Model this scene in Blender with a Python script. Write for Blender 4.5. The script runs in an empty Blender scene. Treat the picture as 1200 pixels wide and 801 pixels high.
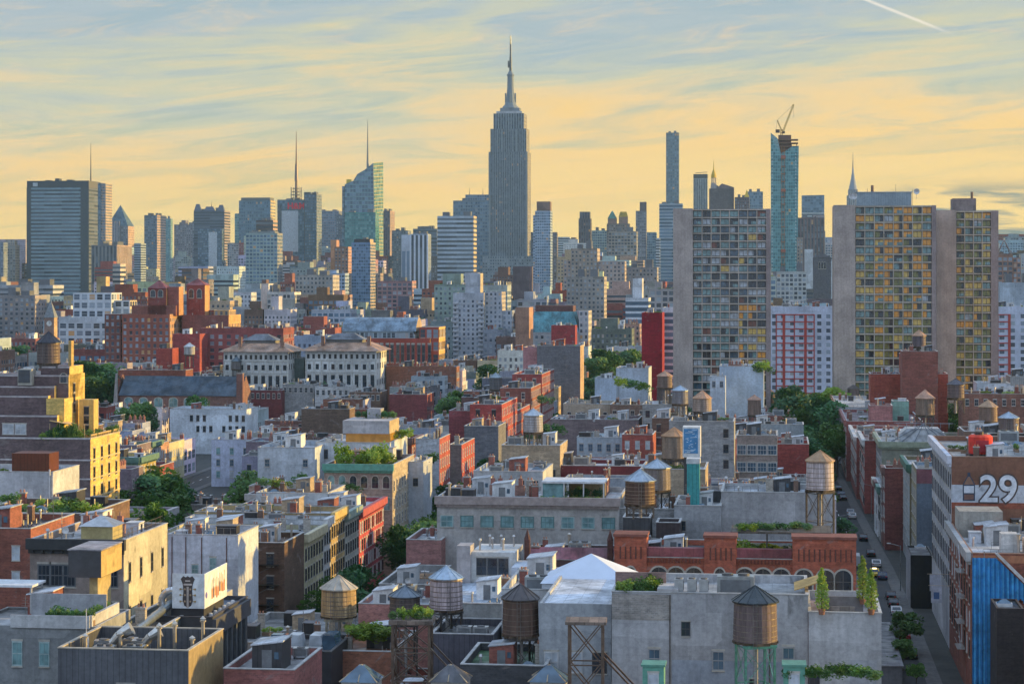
import bpy, math, random
import numpy as np
from mathutils import Vector, Matrix
random.seed(7)
R = math.radians
SC = bpy.context.scene
COL = SC.collection

# ------------------------------------------------------------------ camera, sky, sun, exposure
F, CH, HY, VPX = 2550.0, 60.0, 323.0, 915.0      # focal length in px of a 1200 px picture, eye height, horizon row, street vanishing column
TH = math.atan((VPX - 600) / F)
cam = bpy.data.cameras.new('camera'); camo = bpy.data.objects.new('camera', cam); COL.objects.link(camo)
camo.location = (0, 0, CH); camo.rotation_euler = (R(90), 0, 0)
cam.sensor_width = 36; cam.lens = F / 1200 * 36; cam.shift_y = -(400.5 - HY) / 1200
cam.clip_start = 1; cam.clip_end = 60000
SC.camera = camo
SUN_AZ, SUN_EL = R(80), R(8.5)                   # azimuth clockwise from the view direction
EXPOSURE = 0.45
SC.view_settings.view_transform = 'Standard'; SC.view_settings.look = 'None'
SC.view_settings.exposure = EXPOSURE; SC.view_settings.gamma = 1; SC.view_settings.use_curve_mapping = False
SC.cycles.use_denoising = True
SC.cycles.max_bounces = 5; SC.cycles.diffuse_bounces = 2; SC.cycles.glossy_bounces = 2
SC.cycles.transmission_bounces = 2; SC.cycles.volume_bounces = 0; SC.cycles.transparent_max_bounces = 6
SC.cycles.use_adaptive_sampling = True; SC.cycles.adaptive_threshold = 0.02

class NT:
    """small helper to wire node trees"""
    def __init__(s, tree): s.t = tree
    def n(s, typ, **kw):
        nd = s.t.nodes.new(typ)
        for k, v in kw.items(): setattr(nd, k, v)
        return nd
    def put(s, sock, v):
        if isinstance(v, bpy.types.NodeSocket): s.t.links.new(v, sock)
        elif v is not None: sock.default_value = v
    def m(s, op, a, b=None, c=None, clamp=False):
        nd = s.n('ShaderNodeMath', operation=op); nd.use_clamp = clamp
        s.put(nd.inputs[0], a)
        if b is not None: s.put(nd.inputs[1], b)
        if c is not None: s.put(nd.inputs[2], c)
        return nd.outputs[0]
    def mix(s, fac, a, b, bt='MIX'):
        nd = s.n('ShaderNodeMix', data_type='RGBA', blend_type=bt)
        s.put(nd.inputs[0], fac); s.put(nd.inputs[6], a); s.put(nd.inputs[7], b)
        return nd.outputs[2]
    def comb(s, x, y, z):
        nd = s.n('ShaderNodeCombineXYZ'); s.put(nd.inputs[0], x); s.put(nd.inputs[1], y); s.put(nd.inputs[2], z); return nd.outputs[0]
    def noise(s, vec, scale=1.0, detail=3.0, rough=0.5, dist=0.0):
        nd = s.n('ShaderNodeTexNoise'); s.put(nd.inputs['Vector'], vec)
        nd.inputs['Scale'].default_value = scale; nd.inputs['Detail'].default_value = detail
        nd.inputs['Roughness'].default_value = rough; nd.inputs['Distortion'].default_value = dist
        return nd.outputs[0]
    def ramp(s, fac, stops, interp='LINEAR'):
        nd = s.n('ShaderNodeValToRGB'); cr = nd.color_ramp; cr.interpolation = interp
        while len(cr.elements) < len(stops): cr.elements.new(0.5)
        for e, (p, c) in zip(cr.elements, stops):
            e.position = p; e.color = (c[0], c[1], c[2], 1)
        s.put(nd.inputs[0], fac); return nd.outputs[0]
    def rng(s, v, a, b, c=0.0, d=1.0):
        nd = s.n('ShaderNodeMapRange'); nd.interpolation_type = 'SMOOTHSTEP'
        s.put(nd.inputs[0], v)
        for i, q in enumerate((a, b, c, d)): s.put(nd.inputs[i + 1], q)
        return nd.outputs[0]

def srgb(r, g, b):
    f = lambda c: (c / 12.92 if c <= 0.04045 else ((c + 0.055) / 1.055) ** 2.4)
    return tuple(f(x / 255) for x in (r, g, b))

world = bpy.data.worlds.new('World'); SC.world = world; world.use_nodes = True
wt = world.node_tree; wt.nodes.clear(); W_ = NT(wt)
tc = W_.n('ShaderNodeTexCoord'); sep = W_.n('ShaderNodeSeparateXYZ'); wt.links.new(tc.outputs['Generated'], sep.inputs[0])
dx, dy, dz = sep.outputs
az = W_.m('ARCTAN2', dx, dy); el = W_.m('ARCSINE', dz)
eldeg = W_.m('MULTIPLY', el, 57.2958); azdeg = W_.m('MULTIPLY', az, 57.2958)
sky = W_.n('ShaderNodeTexSky', sky_type='NISHITA'); sky.sun_disc = False
sky.sun_elevation = SUN_EL; sky.sun_rotation = SUN_AZ; sky.altitude = 60; sky.dust_density = 2.5; sky.air_density = 1.0; sky.ozone_density = 2.0
nish = W_.mix(1.0, sky.outputs[0], (0.11, 0.11, 0.11, 1), 'MULTIPLY')
# the cloud veil: long wind-drawn streaks of cirrus, golden low down, grey-blue above
sv = W_.comb(W_.m('MULTIPLY', azdeg, 0.13), W_.m('ADD', W_.m('MULTIPLY', eldeg, 1.25), W_.m('MULTIPLY', azdeg, -0.10)), 0.0)
n1 = W_.noise(sv, 1.0, 8, 0.62, 1.6)
sv2 = W_.comb(W_.m('MULTIPLY', azdeg, 0.06), W_.m('ADD', W_.m('MULTIPLY', eldeg, 0.33), W_.m('MULTIPLY', azdeg, -0.02)), 3.7)
n2 = W_.noise(sv2, 1.0, 5, 0.5, 1.2)
wob = W_.m('ADD', eldeg, W_.m('MULTIPLY', W_.m('SUBTRACT', n1, 0.5), 4.5))
wob = W_.m('ADD', wob, W_.m('MULTIPLY', W_.m('SUBTRACT', n2, 0.5), 5.5))
wob = W_.m('SUBTRACT', wob, W_.m('MULTIPLY', azdeg, 0.06))
gold = W_.ramp(W_.m('DIVIDE', wob, 24.0, clamp=True), [
    (0.0, srgb(240, 222, 150)), (0.06, srgb(246, 214, 140)), (0.125, srgb(250, 210, 138)), (0.175, srgb(236, 210, 160)), (0.22, srgb(204, 204, 178)),
    (0.27, srgb(176, 190, 196)), (0.55, srgb(160, 180, 202)), (1.0, srgb(160, 182, 212))])
streak = W_.rng(n1, 0.44, 0.74)
lowm = W_.rng(eldeg, 7.5, 0.5)
gold = W_.mix(W_.m('MULTIPLY', streak, W_.rng(eldeg, 3.0, 6.0, 0.85, 0.45)), gold, W_.mix(lowm, srgb(146, 176, 190) + (1,), srgb(190, 192, 140) + (1,)))
n3 = W_.noise(W_.comb(W_.m('MULTIPLY', azdeg, 0.32), W_.m('ADD', W_.m('MULTIPLY', eldeg, 1.9), W_.m('MULTIPLY', azdeg, -0.22)), 1.3), 1.0, 9, 0.68, 1.2)
gold = W_.mix(W_.m('MULTIPLY', W_.rng(n3, 0.48, 0.78), 0.42), gold, srgb(255, 216, 160) + (1,))
gold = W_.mix(W_.m('MULTIPLY', W_.rng(azdeg, -9.0, 8.0, 0.25, 1.0), W_.rng(eldeg, 5.5, 0.8, 0.0, 0.6)), gold, (1.12, .74, .24, 1))
# dark cloud bars low on the right
bar = W_.m('MULTIPLY', W_.rng(azdeg, 9.2, 11.0), W_.m('MULTIPLY', W_.rng(eldeg, 0.55, 1.0), W_.rng(eldeg, 2.6, 2.0)))
bn = W_.noise(W_.comb(W_.m('MULTIPLY', azdeg, 0.35), W_.m('MULTIPLY', eldeg, 2.2), 9.1), 1.0, 4, 0.5, 0.3)
gold = W_.mix(W_.m('MULTIPLY', bar, W_.rng(bn, 0.44, 0.56)), gold, srgb(120, 138, 138) + (1,))
# vapour trail high on the right
trl = W_.m('SUBTRACT', eldeg, W_.m('SUBTRACT', 7.23, W_.m('MULTIPLY', W_.m('SUBTRACT', azdeg, 9.0), 0.42)))
trl = W_.m('MULTIPLY', W_.rng(W_.m('ABSOLUTE', trl), 0.07, 0.0), W_.m('MULTIPLY', W_.rng(azdeg, 8.7, 9.1), W_.rng(azdeg, 11.6, 10.6)))
gold = W_.mix(W_.m('MULTIPLY', trl, 0.75), gold, srgb(250, 240, 225) + (1,))
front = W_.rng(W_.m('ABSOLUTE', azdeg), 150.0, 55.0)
backc = W_.ramp(W_.m('DIVIDE', eldeg, 90.0, clamp=True), [(0.0, (.58, .68, .84)), (0.2, (.68, .86, 1.14)), (0.6, (.66, .88, 1.26)), (1.0, (.66, .88, 1.26))])  # sky behind and overhead, brightened to fill the shaded walls
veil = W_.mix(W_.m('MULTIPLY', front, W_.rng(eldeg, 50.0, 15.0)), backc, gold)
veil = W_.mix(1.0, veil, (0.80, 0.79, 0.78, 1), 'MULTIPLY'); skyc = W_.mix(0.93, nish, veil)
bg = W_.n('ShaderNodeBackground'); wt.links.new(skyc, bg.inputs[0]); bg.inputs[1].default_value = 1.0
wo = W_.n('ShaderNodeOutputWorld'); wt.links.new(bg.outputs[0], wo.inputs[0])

sl = bpy.data.lights.new('sun', 'SUN'); sl.energy = 5.0; sl.angle = R(0.5); sl.color = (1.0, 0.64, 0.17)
so = bpy.data.objects.new('sun', sl); COL.objects.link(so)
sd = Vector((math.sin(SUN_AZ) * math.cos(SUN_EL), math.cos(SUN_AZ) * math.cos(SUN_EL), math.sin(SUN_EL)))
so.rotation_euler = (-sd).to_track_quat('-Z', 'Y').to_euler()

# ------------------------------------------------------------------ materials
MATS = {}
def newmat(name):
    m = bpy.data.materials.new(name); m.use_nodes = True; MATS[name] = m
    t = m.node_tree; t.nodes.clear(); k = NT(t)
    b = k.n('ShaderNodeBsdfPrincipled'); o = k.n('ShaderNodeOutputMaterial'); t.links.new(b.outputs[0], o.inputs[0])
    return m, k, b
def attcol(k): return k.n('ShaderNodeAttribute', attribute_name='Col').outputs[0]
def uvs(k):
    u = k.n('ShaderNodeUVMap', uv_map='UVMap'); s = k.n('ShaderNodeSeparateXYZ'); k.t.links.new(u.outputs[0], s.inputs[0]); return s.outputs[0], s.outputs[1], u.outputs[0]
def wpos(k): return k.n('ShaderNodeNewGeometry').outputs['Position']
def scale(k, c, f):
    g = k.n('ShaderNodeVectorMath', operation='SCALE'); k.put(g.inputs[0], c); k.put(g.inputs['Scale'], f); return g.outputs[0]

def mat_wall(name, kind):
    m, k, b = newmat(name); u, v, uv = uvs(k); c = attcol(k); P = wpos(k)
    big = k.rng(k.noise(P, 0.12, 4, 0.6), 0.3, 0.7, 0.80, 1.14)
    fine = k.rng(k.noise(P, 1.6, 3, 0.7), 0.25, 0.75, 0.82, 1.14)
    st = k.rng(k.noise(k.comb(k.m('MULTIPLY', u, 1.3), k.m('MULTIPLY', v, 0.07), 0.0), 1.0, 4, 0.6), 0.35, 0.75, 1.04, 0.86)
    f = k.m('MULTIPLY', k.m('MULTIPLY', big, fine), st)
    if kind == 'brick':
        br = k.n('ShaderNodeTexBrick'); k.put(br.inputs['Vector'], uv); br.inputs['Scale'].default_value = 1.0
        br.inputs['Brick Width'].default_value = 0.42; br.inputs['Row Height'].default_value = 0.2; br.inputs['Mortar Size'].default_value = 0.025
        br.inputs['Color1'].default_value = (0.75, 0.75, 0.75, 1); br.inputs['Color2'].default_value = (1.15, 1.1, 1.05, 1); br.inputs['Mortar'].default_value = (1.1, 1.1, 1.1, 1)
        c = k.mix(1.0, c, br.outputs[0], 'MULTIPLY')
        pz = k.rng(k.noise(k.comb(k.m('MULTIPLY', u, 0.16), k.m('MULTIPLY', v, 0.22), 2.0), 1.0, 5, 0.65, 0.8), 0.60, 0.66); c = k.mix(k.m('MULTIPLY', pz, 0.55), c, (0.24, 0.21, 0.20, 1))
        f = k.m('MULTIPLY', f, k.rng(k.noise(k.comb(k.m('MULTIPLY', u, 0.3), k.m('MULTIPLY', v, 1.6), 7.0), 1.0, 4, 0.6), 0.3, 0.7, 0.8, 1.15))
    elif kind == 'metal':
        w = k.m('ABSOLUTE', k.m('SUBTRACT', k.m('FRACT', k.m('MULTIPLY', u, 1.6)), 0.5)); f = k.m('MULTIPLY', f, k.rng(w, 0.0, 0.12, 0.6, 1.0))
        b.inputs['Metallic'].default_value = 0.3
    elif kind == 'concrete':
        w = k.m('ABSOLUTE', k.m('SUBTRACT', k.m('FRACT', k.m('MULTIPLY', v, 0.36)), 0.5)); f = k.m('MULTIPLY', f, k.rng(w, 0.0, 0.02, 0.88, 1.0))
        w = k.m('ABSOLUTE', k.m('SUBTRACT', k.m('FRACT', k.m('MULTIPLY', u, 1.0)), 0.5)); f = k.m('MULTIPLY', f, k.rng(w, 0.0, 0.06, 0.93, 1.0))
    elif kind == 'stucco':
        pt = k.n('ShaderNodeTexVoronoi'); pt.distance = 'CHEBYCHEV'; k.put(pt.inputs['Vector'], uv); pt.inputs['Scale'].default_value = 0.13; 
        s = k.n('ShaderNodeSeparateColor'); k.t.links.new(pt.outputs['Color'], s.inputs[0])
        f = k.m('MULTIPLY', f, k.m('ADD', 0.78, k.m('MULTIPLY', s.outputs[0], 0.34)))
        ed = k.n('ShaderNodeTexVoronoi', feature='DISTANCE_TO_EDGE'); ed.inputs['Scale'].default_value = 0.22
        k.put(ed.inputs['Vector'], k.comb(k.m('ADD', u, k.m('MULTIPLY', fine, 0.8)), k.m('ADD', v, k.m('MULTIPLY', fine, 1.1)), 0.0)); f = k.m('MULTIPLY', f, k.rng(ed.outputs[0], 0.0, 0.012, 0.88, 1.0))
        sp_ = k.rng(k.noise(k.comb(k.m('MULTIPLY', u, 0.35), k.m('MULTIPLY', v, 0.2), 4.0), 1.0, 6, 0.7, 1.0), 0.58, 0.72, 1.0, 0.62); f = k.m('MULTIPLY', f, sp_)
        j_ = k.m('ABSOLUTE', k.m('SUBTRACT', k.m('FRACT', k.m('MULTIPLY', v, 0.29)), 0.5)); f = k.m('MULTIPLY', f, k.rng(j_, 0.0, 0.012, 0.86, 1.0))
    c = scale(k, c, f)
    k.put(b.inputs['Base Color'], c)
    b.inputs['Roughness'].default_value = 0.45 if kind == 'metal' else 0.88
    bp = k.n('ShaderNodeBump'); bp.inputs['Strength'].default_value = 0.35; bp.inputs['Distance'].default_value = 0.05
    k.put(bp.inputs['Height'], fine); k.t.links.new(bp.outputs[0], b.inputs['Normal'])
for kd in ('brick', 'stucco', 'metal', 'concrete'): mat_wall(kd, kd)

def mat_roof():
    m, k, b = newmat('roofing'); c = attcol(k); P = wpos(k)
    big = k.rng(k.noise(P, 0.16, 5, 0.65, 0.6), 0.32, 0.68, 0.45, 1.3)
    fine = k.rng(k.noise(P, 1.1, 3, 0.7), 0.3, 0.7, 0.75, 1.15)
    sp = k.n('ShaderNodeSeparateXYZ'); k.put(sp.inputs[0], P)
    seam = k.m('ABSOLUTE', k.m('SUBTRACT', k.m('FRACT', k.m('MULTIPLY', k.m('ADD', sp.outputs[0], k.m('MULTIPLY', sp.outputs[1], -0.123)), 0.6)), 0.5))
    f = k.m('MULTIPLY', k.m('MULTIPLY', big, fine), k.rng(seam, 0.0, 0.05, 0.72, 1.0))
    k.put(b.inputs['Base Color'], scale(k, c, f))
    k.put(b.inputs['Roughness'], k.rng(k.noise(P, 0.3, 2), 0.35, 0.65, 0.35, 0.8))
mat_roof()

def mat_plain(name, rough=0.7, metal=0.0, var=0.25, sc=1.0, spec=0.5):
    m, k, b = newmat(name); c = attcol(k); P = wpos(k)
    k.put(b.inputs['Base Color'], scale(k, c, k.rng(k.noise(P, sc, 4, 0.65), 0.25, 0.75, 1 - var, 1 + var * 0.8)))
    b.inputs['Roughness'].default_value = rough; b.inputs['Metallic'].default_value = metal
    b.inputs['Specular IOR Level'].default_value = spec
mat_plain('membrane', 0.6, 0, 0.08, 0.3); mat_plain('paint', 0.6); mat_plain('steel', 0.4, 0.6, 0.35, 2.0); mat_plain('galv', 0.33, 0.85, 0.2, 1.5)
mat_plain('stone', 0.85, 0, 0.3, 0.8); mat_plain('carpaint', 0.25, 0.2, 0.04, 0.3); mat_plain('fabric', 0.9, 0, 0.35, 0.7)

def mat_wood():
    m, k, b = newmat('staves'); u, v, uv = uvs(k); c = attcol(k); P = wpos(k)
    st = k.m('FLOOR', k.m('MULTIPLY', u, 1.0)); wn = k.n('ShaderNodeTexWhiteNoise', noise_dimensions='1D'); k.put(wn.inputs['W'], st)
    f = k.m('ADD', 0.65, k.m('MULTIPLY', wn.outputs[0], 0.55))
    drip = k.rng(k.noise(k.comb(k.m('MULTIPLY', u, 0.6), k.m('MULTIPLY', v, 0.35), 0.0), 1.0, 4, 0.7), 0.3, 0.7, 0.6, 1.25)
    gap = k.rng(k.m('ABSOLUTE', k.m('SUBTRACT', k.m('FRACT', u), 0.5)), 0.5, 0.42, 0.55, 1.0)
    k.put(b.inputs['Base Color'], scale(k, c, k.m('MULTIPLY', k.m('MULTIPLY', f, drip), gap)))
    b.inputs['Roughness'].default_value = 0.8
mat_wood()

def mat_leaf(name, ca, cb):
    m, k, b = newmat(name); P = wpos(k); oi = k.n('ShaderNodeObjectInfo')
    c = k.mix(k.rng(k.noise(P, 0.9, 3, 0.6), 0.3, 0.7), ca + (1,), cb + (1,))
    c = scale(k, c, k.m('ADD', 0.75, k.m('MULTIPLY', oi.outputs['Random'], 0.5)))
    k.put(b.inputs['Base Color'], c); b.inputs['Roughness'].default_value = 0.6
    tr = k.n('ShaderNodeBsdfTranslucent'); k.put(tr.inputs[0], c)
    mx = k.n('ShaderNodeMixShader'); mx.inputs[0].default_value = 0.3
    k.t.links.new(b.outputs[0], mx.inputs[1]); k.t.links.new(tr.outputs[0], mx.inputs[2])
    o = [n for n in k.t.nodes if n.type == 'OUTPUT_MATERIAL'][0]; k.t.links.new(mx.outputs[0], o.inputs[0])
mat_leaf('leaf_dark', (0.025, 0.09, 0.035), (0.06, 0.18, 0.05))
mat_leaf('leaf_mid', (0.05, 0.13, 0.03), (0.12, 0.24, 0.05))
mat_leaf('leaf_lime', (0.12, 0.24, 0.03), (0.28, 0.38, 0.04))

def mat_glass(name, col, rough=0.08, emit=None, es=0.0):
    m, k, b = newmat(name); P = wpos(k)
    k.put(b.inputs['Base Color'], scale(k, k.mix(0.0, col + (1,), col + (1,)), k.rng(k.noise(P, 0.7, 2), 0.3, 0.7, 0.7, 1.3)))
    b.inputs['Roughness'].default_value = rough; b.inputs['Specular IOR Level'].default_value = 0.8
    if emit: b.inputs['Emission Color'].default_value = emit + (1,); b.inputs['Emission Strength'].default_value = es
mat_glass('g_dark', (0.02, 0.03, 0.045)); mat_glass('g_blue', (0.07, 0.12, 0.17)); mat_glass('g_teal', (0.17, 0.30, 0.31)); mat_glass('g_pale', (0.42, 0.46, 0.5), 0.3)
mat_glass('g_amber', (0.36, 0.18, 0.03), 0.25, (1.0, 0.45, 0.06), 0.09); mat_glass('g_yellow', (0.38, 0.31, 0.09), 0.25, (1.0, 0.62, 0.14), 0.06); mat_glass('g_red', (0.2, 0.07, 0.05), 0.3)
mat_glass('g_lamp', (0.6, 0.5, 0.3), 0.2, (1.0, 0.75, 0.4), 3.0); mat_glass('g_taillight', (0.4, 0.02, 0.02), 0.2)
mat_glass('g_olive', (0.20, 0.20, 0.06), 0.2)

def mat_fac(name, ww, wh, glass, rough=0.12, spand=None, warm=0.03, sill=True, coh=1.0):
    """walls with windows laid in the wall's own plane: UV counts bays across and storeys up"""
    m, k, b = newmat(name); u, v, uv = uvs(k); c = attcol(k); P = wpos(k)
    fx = k.m('ABSOLUTE', k.m('SUBTRACT', k.m('FRACT', u), 0.5)); fy = k.m('ABSOLUTE', k.m('SUBTRACT', k.m('FRACT', v), 0.5))
    mx = k.m('LESS_THAN', fx, ww / 2); my = k.m('LESS_THAN', fy, wh / 2)
    oi = k.n('ShaderNodeObjectInfo')
    wn = k.n('ShaderNodeTexWhiteNoise', noise_dimensions='3D')
    k.put(wn.inputs['Vector'], k.comb(k.m('FLOOR', k.m('DIVIDE', u, coh)), k.m('FLOOR', v), k.m('MULTIPLY', oi.outputs['Random'], 50.0)))
    r = wn.outputs[0]
    g = k.ramp(r, [(0.0, glass[0]), (0.5, glass[1]), (0.8, glass[2]), (1.0 - warm, glass[2]), (1.0, (0.6, 0.32, 0.10))], 'CONSTANT' if len(glass) > 3 else 'LINEAR')  # last stop paints a few lit windows into the base colour
    big = k.rng(k.noise(P, 0.05, 3, 0.6), 0.3, 0.7, 0.85, 1.12); fine = k.rng(k.noise(P, 0.5, 3, 0.7), 0.25, 0.75, 0.86, 1.12)
    wall = scale(k, c, k.m('MULTIPLY', big, fine))
    if sill:
        fl = k.m('FRACT', v); sl_ = k.m('MULTIPLY', k.m('LESS_THAN', fx, ww / 2 + 0.05), k.m('MULTIPLY', k.m('LESS_THAN', fl, 0.5 - wh / 2), k.m('GREATER_THAN', fl, 0.5 - wh / 2 - 0.09)))
        wall = k.mix(k.m('MULTIPLY', sl_, 0.35), wall, (0.55, 0.52, 0.47, 1))
        mid = k.m('MULTIPLY', k.m('LESS_THAN', fy, 0.03), 0.5); g = k.mix(mid, g, wall)
    if spand: wall = k.mix(k.m('MULTIPLY', mx, 1.0), wall, spand + (1,))
    mask = k.m('MULTIPLY', mx, my)
    k.put(b.inputs['Base Color'], k.mix(mask, wall, g))
    k.put(b.inputs['Roughness'], k.m('SUBTRACT', 0.85, k.m('MULTIPLY', mask, 0.85 - rough)))
    bp = k.n('ShaderNodeBump'); bp.inputs['Strength'].default_value = 0.6; bp.inputs['Distance'].default_value = 0.25; bp.invert = True
    k.put(bp.inputs['Height'], mask); k.t.links.new(bp.outputs[0], b.inputs['Normal'])
GD = [(0.02, 0.03, 0.045), (0.07, 0.10, 0.14), (0.30, 0.36, 0.42)]
GL = [(0.03, 0.04, 0.055), (0.06, 0.08, 0.105), (0.12, 0.15, 0.18)]
GT = [(0.05, 0.14, 0.16), (0.07, 0.20, 0.22), (0.14, 0.30, 0.32)]
GB = [(0.05, 0.09, 0.14), (0.08, 0.14, 0.21), (0.15, 0.24, 0.34)]
mat_fac('f_punch', 0.46, 0.52, GD); mat_fac('f_loft', 0.70, 0.62, GD); mat_fac('f_ribbon', 1.01, 0.50, GL, sill=False, warm=0.0, coh=9.0); mat_fac('f_bluerib', 1.01, 0.62, GB, sill=False, warm=0.0, coh=6.0)
mat_fac('f_pier', 0.52, 0.70, GL, spand=(0.06, 0.075, 0.10), sill=False); mat_fac('f_grid', 0.74, 0.62, GB, sill=False)
mat_fac('f_teal', 0.90, 0.84, GT, 0.1, sill=False, warm=0.0); mat_fac('f_blue', 0.86, 0.74, GB, 0.1, sill=False, warm=0.0)

def mat_ground(name, ca, cb, sc=0.2):
    m, k, b = newmat(name); P = wpos(k)
    c = k.mix(k.rng(k.noise(P, sc, 5, 0.65), 0.3, 0.7), ca + (1,), cb + (1,))
    c = scale(k, c, k.rng(k.noise(P, 2.5, 2, 0.7), 0.2, 0.8, 0.8, 1.15)); k.put(b.inputs['Base Color'], c); b.inputs['Roughness'].default_value = 0.85
mat_ground('earth', (0.03, 0.032, 0.03), (0.06, 0.06, 0.055)); mat_ground('asphalt', (0.028, 0.03, 0.033), (0.05, 0.05, 0.053)); mat_ground('paving', (0.08, 0.078, 0.076), (0.14, 0.135, 0.13), 0.8)

# ------------------------------------------------------------------ mesh builder
class MB:
    def __init__(s): s.v = []; s.f = []; s.m = []; s.uv = []; s.c = []; s.names = []
    def mi(s, mat):
        if mat not in s.names: s.names.append(mat)
        return s.names.index(mat)
    def face(s, pts, mat, col, uv=None):
        i = len(s.v); s.v += [tuple(p) for p in pts]; s.f.append(tuple(range(i, i + len(pts)))); s.m.append(s.mi(mat)); s.c.append(col)
        if uv is None:
            a, b_ = Vector(pts[0]), Vector(pts[1]); e = (b_ - a)
            n = e.cross(Vector(pts[2]) - a)
            if abs(n.z) > 0.9 * n.length: uv = [(p[0], p[1]) for p in pts]
            elif abs(n.x) > abs(n.y): uv = [(p[1], p[2]) for p in pts]
            else: uv = [(p[0], p[2]) for p in pts]
        s.uv.append(uv)
    def wallquad(s, p, q, z0, z1, mat, col, cells=None):
        L = math.hypot(q[0] - p[0], q[1] - p[1])
        n, r = cells if cells else (L, z1)
        r0 = 0 if cells else z0
        s.face([(p[0], p[1], z0), (q[0], q[1], z0), (q[0], q[1], z1), (p[0], p[1], z1)], mat, col, [(0, r0), (n, r0), (n, r), (0, r)])
    def box(s, x0, x1, y0, y1, z0, z1, mat, col, top=None, cells=None, topcol=None, bottom=True, faces='frbl'):
        """cells = (bay width, storey height) switches the sides to bay/storey UVs"""
        P = [(x0, y0), (x1, y0), (x1, y1), (x0, y1)]
        for i, nm in enumerate('frbl'):
            if nm not in faces: continue
            p, q = P[i], P[(i + 1) % 4]; L = math.hypot(q[0] - p[0], q[1] - p[1])
            cl = (max(1, round(L / cells[0])), max(1, round((z1 - z0) / cells[1]))) if cells else None
            s.wallquad(p, q, z0, z1, mat, col, cl)
        s.face([(x0, y0, z1), (x1, y0, z1), (x1, y1, z1), (x0, y1, z1)], top or ('roofing' if cells else mat), topcol or col)
        if bottom: s.face([(x0, y1, z0), (x1, y1, z0), (x1, y0, z0), (x0, y0, z0)], mat if not cells else 'paint', col)
    def cyl(s, cx, cy, z0, z1, r0, r1, mat, col, n=16, cap=True, uvn=None, a0=0.0):
        pts0 = [(cx + r0 * math.cos(a0 + 2 * math.pi * i / n), cy + r0 * math.sin(a0 + 2 * math.pi * i / n), z0) for i in range(n)]
        pts1 = [(cx + r1 * math.cos(a0 + 2 * math.pi * i / n), cy + r1 * math.sin(a0 + 2 * math.pi * i / n), z1) for i in range(n)]
        un = uvn or n
        for i in range(n):
            j = (i + 1) % n; ua, ub = un * i / n, un * (i + 1) / n
            if r1 < 1e-4: s.face([pts0[i], pts0[j], (cx, cy, z1)], mat, col, [(ua, 0), (ub, 0), (ua, z1 - z0)])
            else: s.face([pts0[i], pts0[j], pts1[j], pts1[i]], mat, col, [(ua, 0), (ub, 0), (ub, z1 - z0), (ua, z1 - z0)])
        if cap:
            if r1 > 1e-4: s.face(pts1, mat, col)
            s.face(pts0[::-1], mat, col)
    def tube(s, p, q, r, mat, col, n=5, r2=None):
        p, q = Vector(p), Vector(q); d = (q - p)
        if d.length < 1e-6: return
        d.normalize(); a = d.orthogonal().normalized(); b_ = d.cross(a); r2 = r if r2 is None else r2
        A = [p + a * r * math.cos(2 * math.pi * i / n) + b_ * r * math.sin(2 * math.pi * i / n) for i in range(n)]
        B = [q + a * r2 * math.cos(2 * math.pi * i / n) + b_ * r2 * math.sin(2 * math.pi * i / n) for i in range(n)]
        for i in range(n):
            j = (i + 1) % n; s.face([A[i], A[j], B[j], B[i]], mat, col)
        s.face(A[::-1], mat, col); s.face(B, mat, col)
    def frustum(s, x0, x1, y0, y1, z0, z1, inx, iny, mat, col, top=True):
        """hip or pyramid: inset inx, iny at the top"""
        a = [(x0, y0, z0), (x1, y0, z0), (x1, y1, z0), (x0, y1, z0)]
        b_ = [(x0 + inx, y0 + iny, z1), (x1 - inx, y0 + iny, z1), (x1 - inx, y1 - iny, z1), (x0 + inx, y1 - iny, z1)]
        for i in range(4):
            j = (i + 1) % 4
            pts = [a[i], a[j], b_[j], b_[i]]
            if (Vector(b_[i]) - Vector(b_[j])).length < 1e-3: pts = pts[:3]
            s.face(pts, mat, col)
        if top and x1 - x0 > 2 * inx + 1e-3 and y1 - y0 > 2 * iny + 1e-3: s.face(b_, mat, col)
        s.face(a[::-1], mat, col)
    def prism(s, poly, y0, y1, mat, col, fcells=None):
        """outline in x,z pushed through y"""
        n = len(poly)
        fu = [(p[0], p[1]) for p in poly] if not fcells else [(p[0] / fcells[0], p[1] / fcells[1]) for p in poly]
        s.face([(p[0], y0, p[1]) for p in poly], mat, col, fu); s.face([(p[0], y1, p[1]) for p in poly[::-1]], mat, col)
        for i in range(n):
            p, q = poly[i], poly[(i + 1) % n]
            uv = None
            if fcells and abs(p[0] - q[0]) < 1: uv = [(0, p[1] / fcells[1]), (0, q[1] / fcells[1]), ((y1 - y0) / fcells[0], q[1] / fcells[1]), ((y1 - y0) / fcells[0], p[1] / fcells[1])]
            s.face([(p[0], y0, p[1]), (p[0], y1, p[1]), (q[0], y1, q[1]), (q[0], y0, q[1])], mat, col, None if uv is None else [uv[0], uv[3], uv[2], uv[1]])
    def mesh(s, name):
        me = bpy.data.meshes.new(name); me.from_pydata(s.v, [], s.f); me.polygons.foreach_set('material_index', s.m)
        ul = me.uv_layers.new(name='UVMap'); ul.data.foreach_set('uv', [x for f in s.uv for p in f for x in p])
        ca = me.color_attributes.new('Col', 'FLOAT_COLOR', 'CORNER')
        ca.data.foreach_set('color', [x for f, c in zip(s.f, s.c) for _ in f for x in (c[0], c[1], c[2], 1.0)])
        for nm in s.names: me.materials.append(MATS[nm])
        me.update(); return me
    def build(s, name, parent=None, loc=(0, 0, 0), rz=0.0):
        o = bpy.data.objects.new(name, s.mesh(name)); COL.objects.link(o); o.parent = parent; o.location = loc; o.rotation_euler = (0, 0, rz); return o

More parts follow.
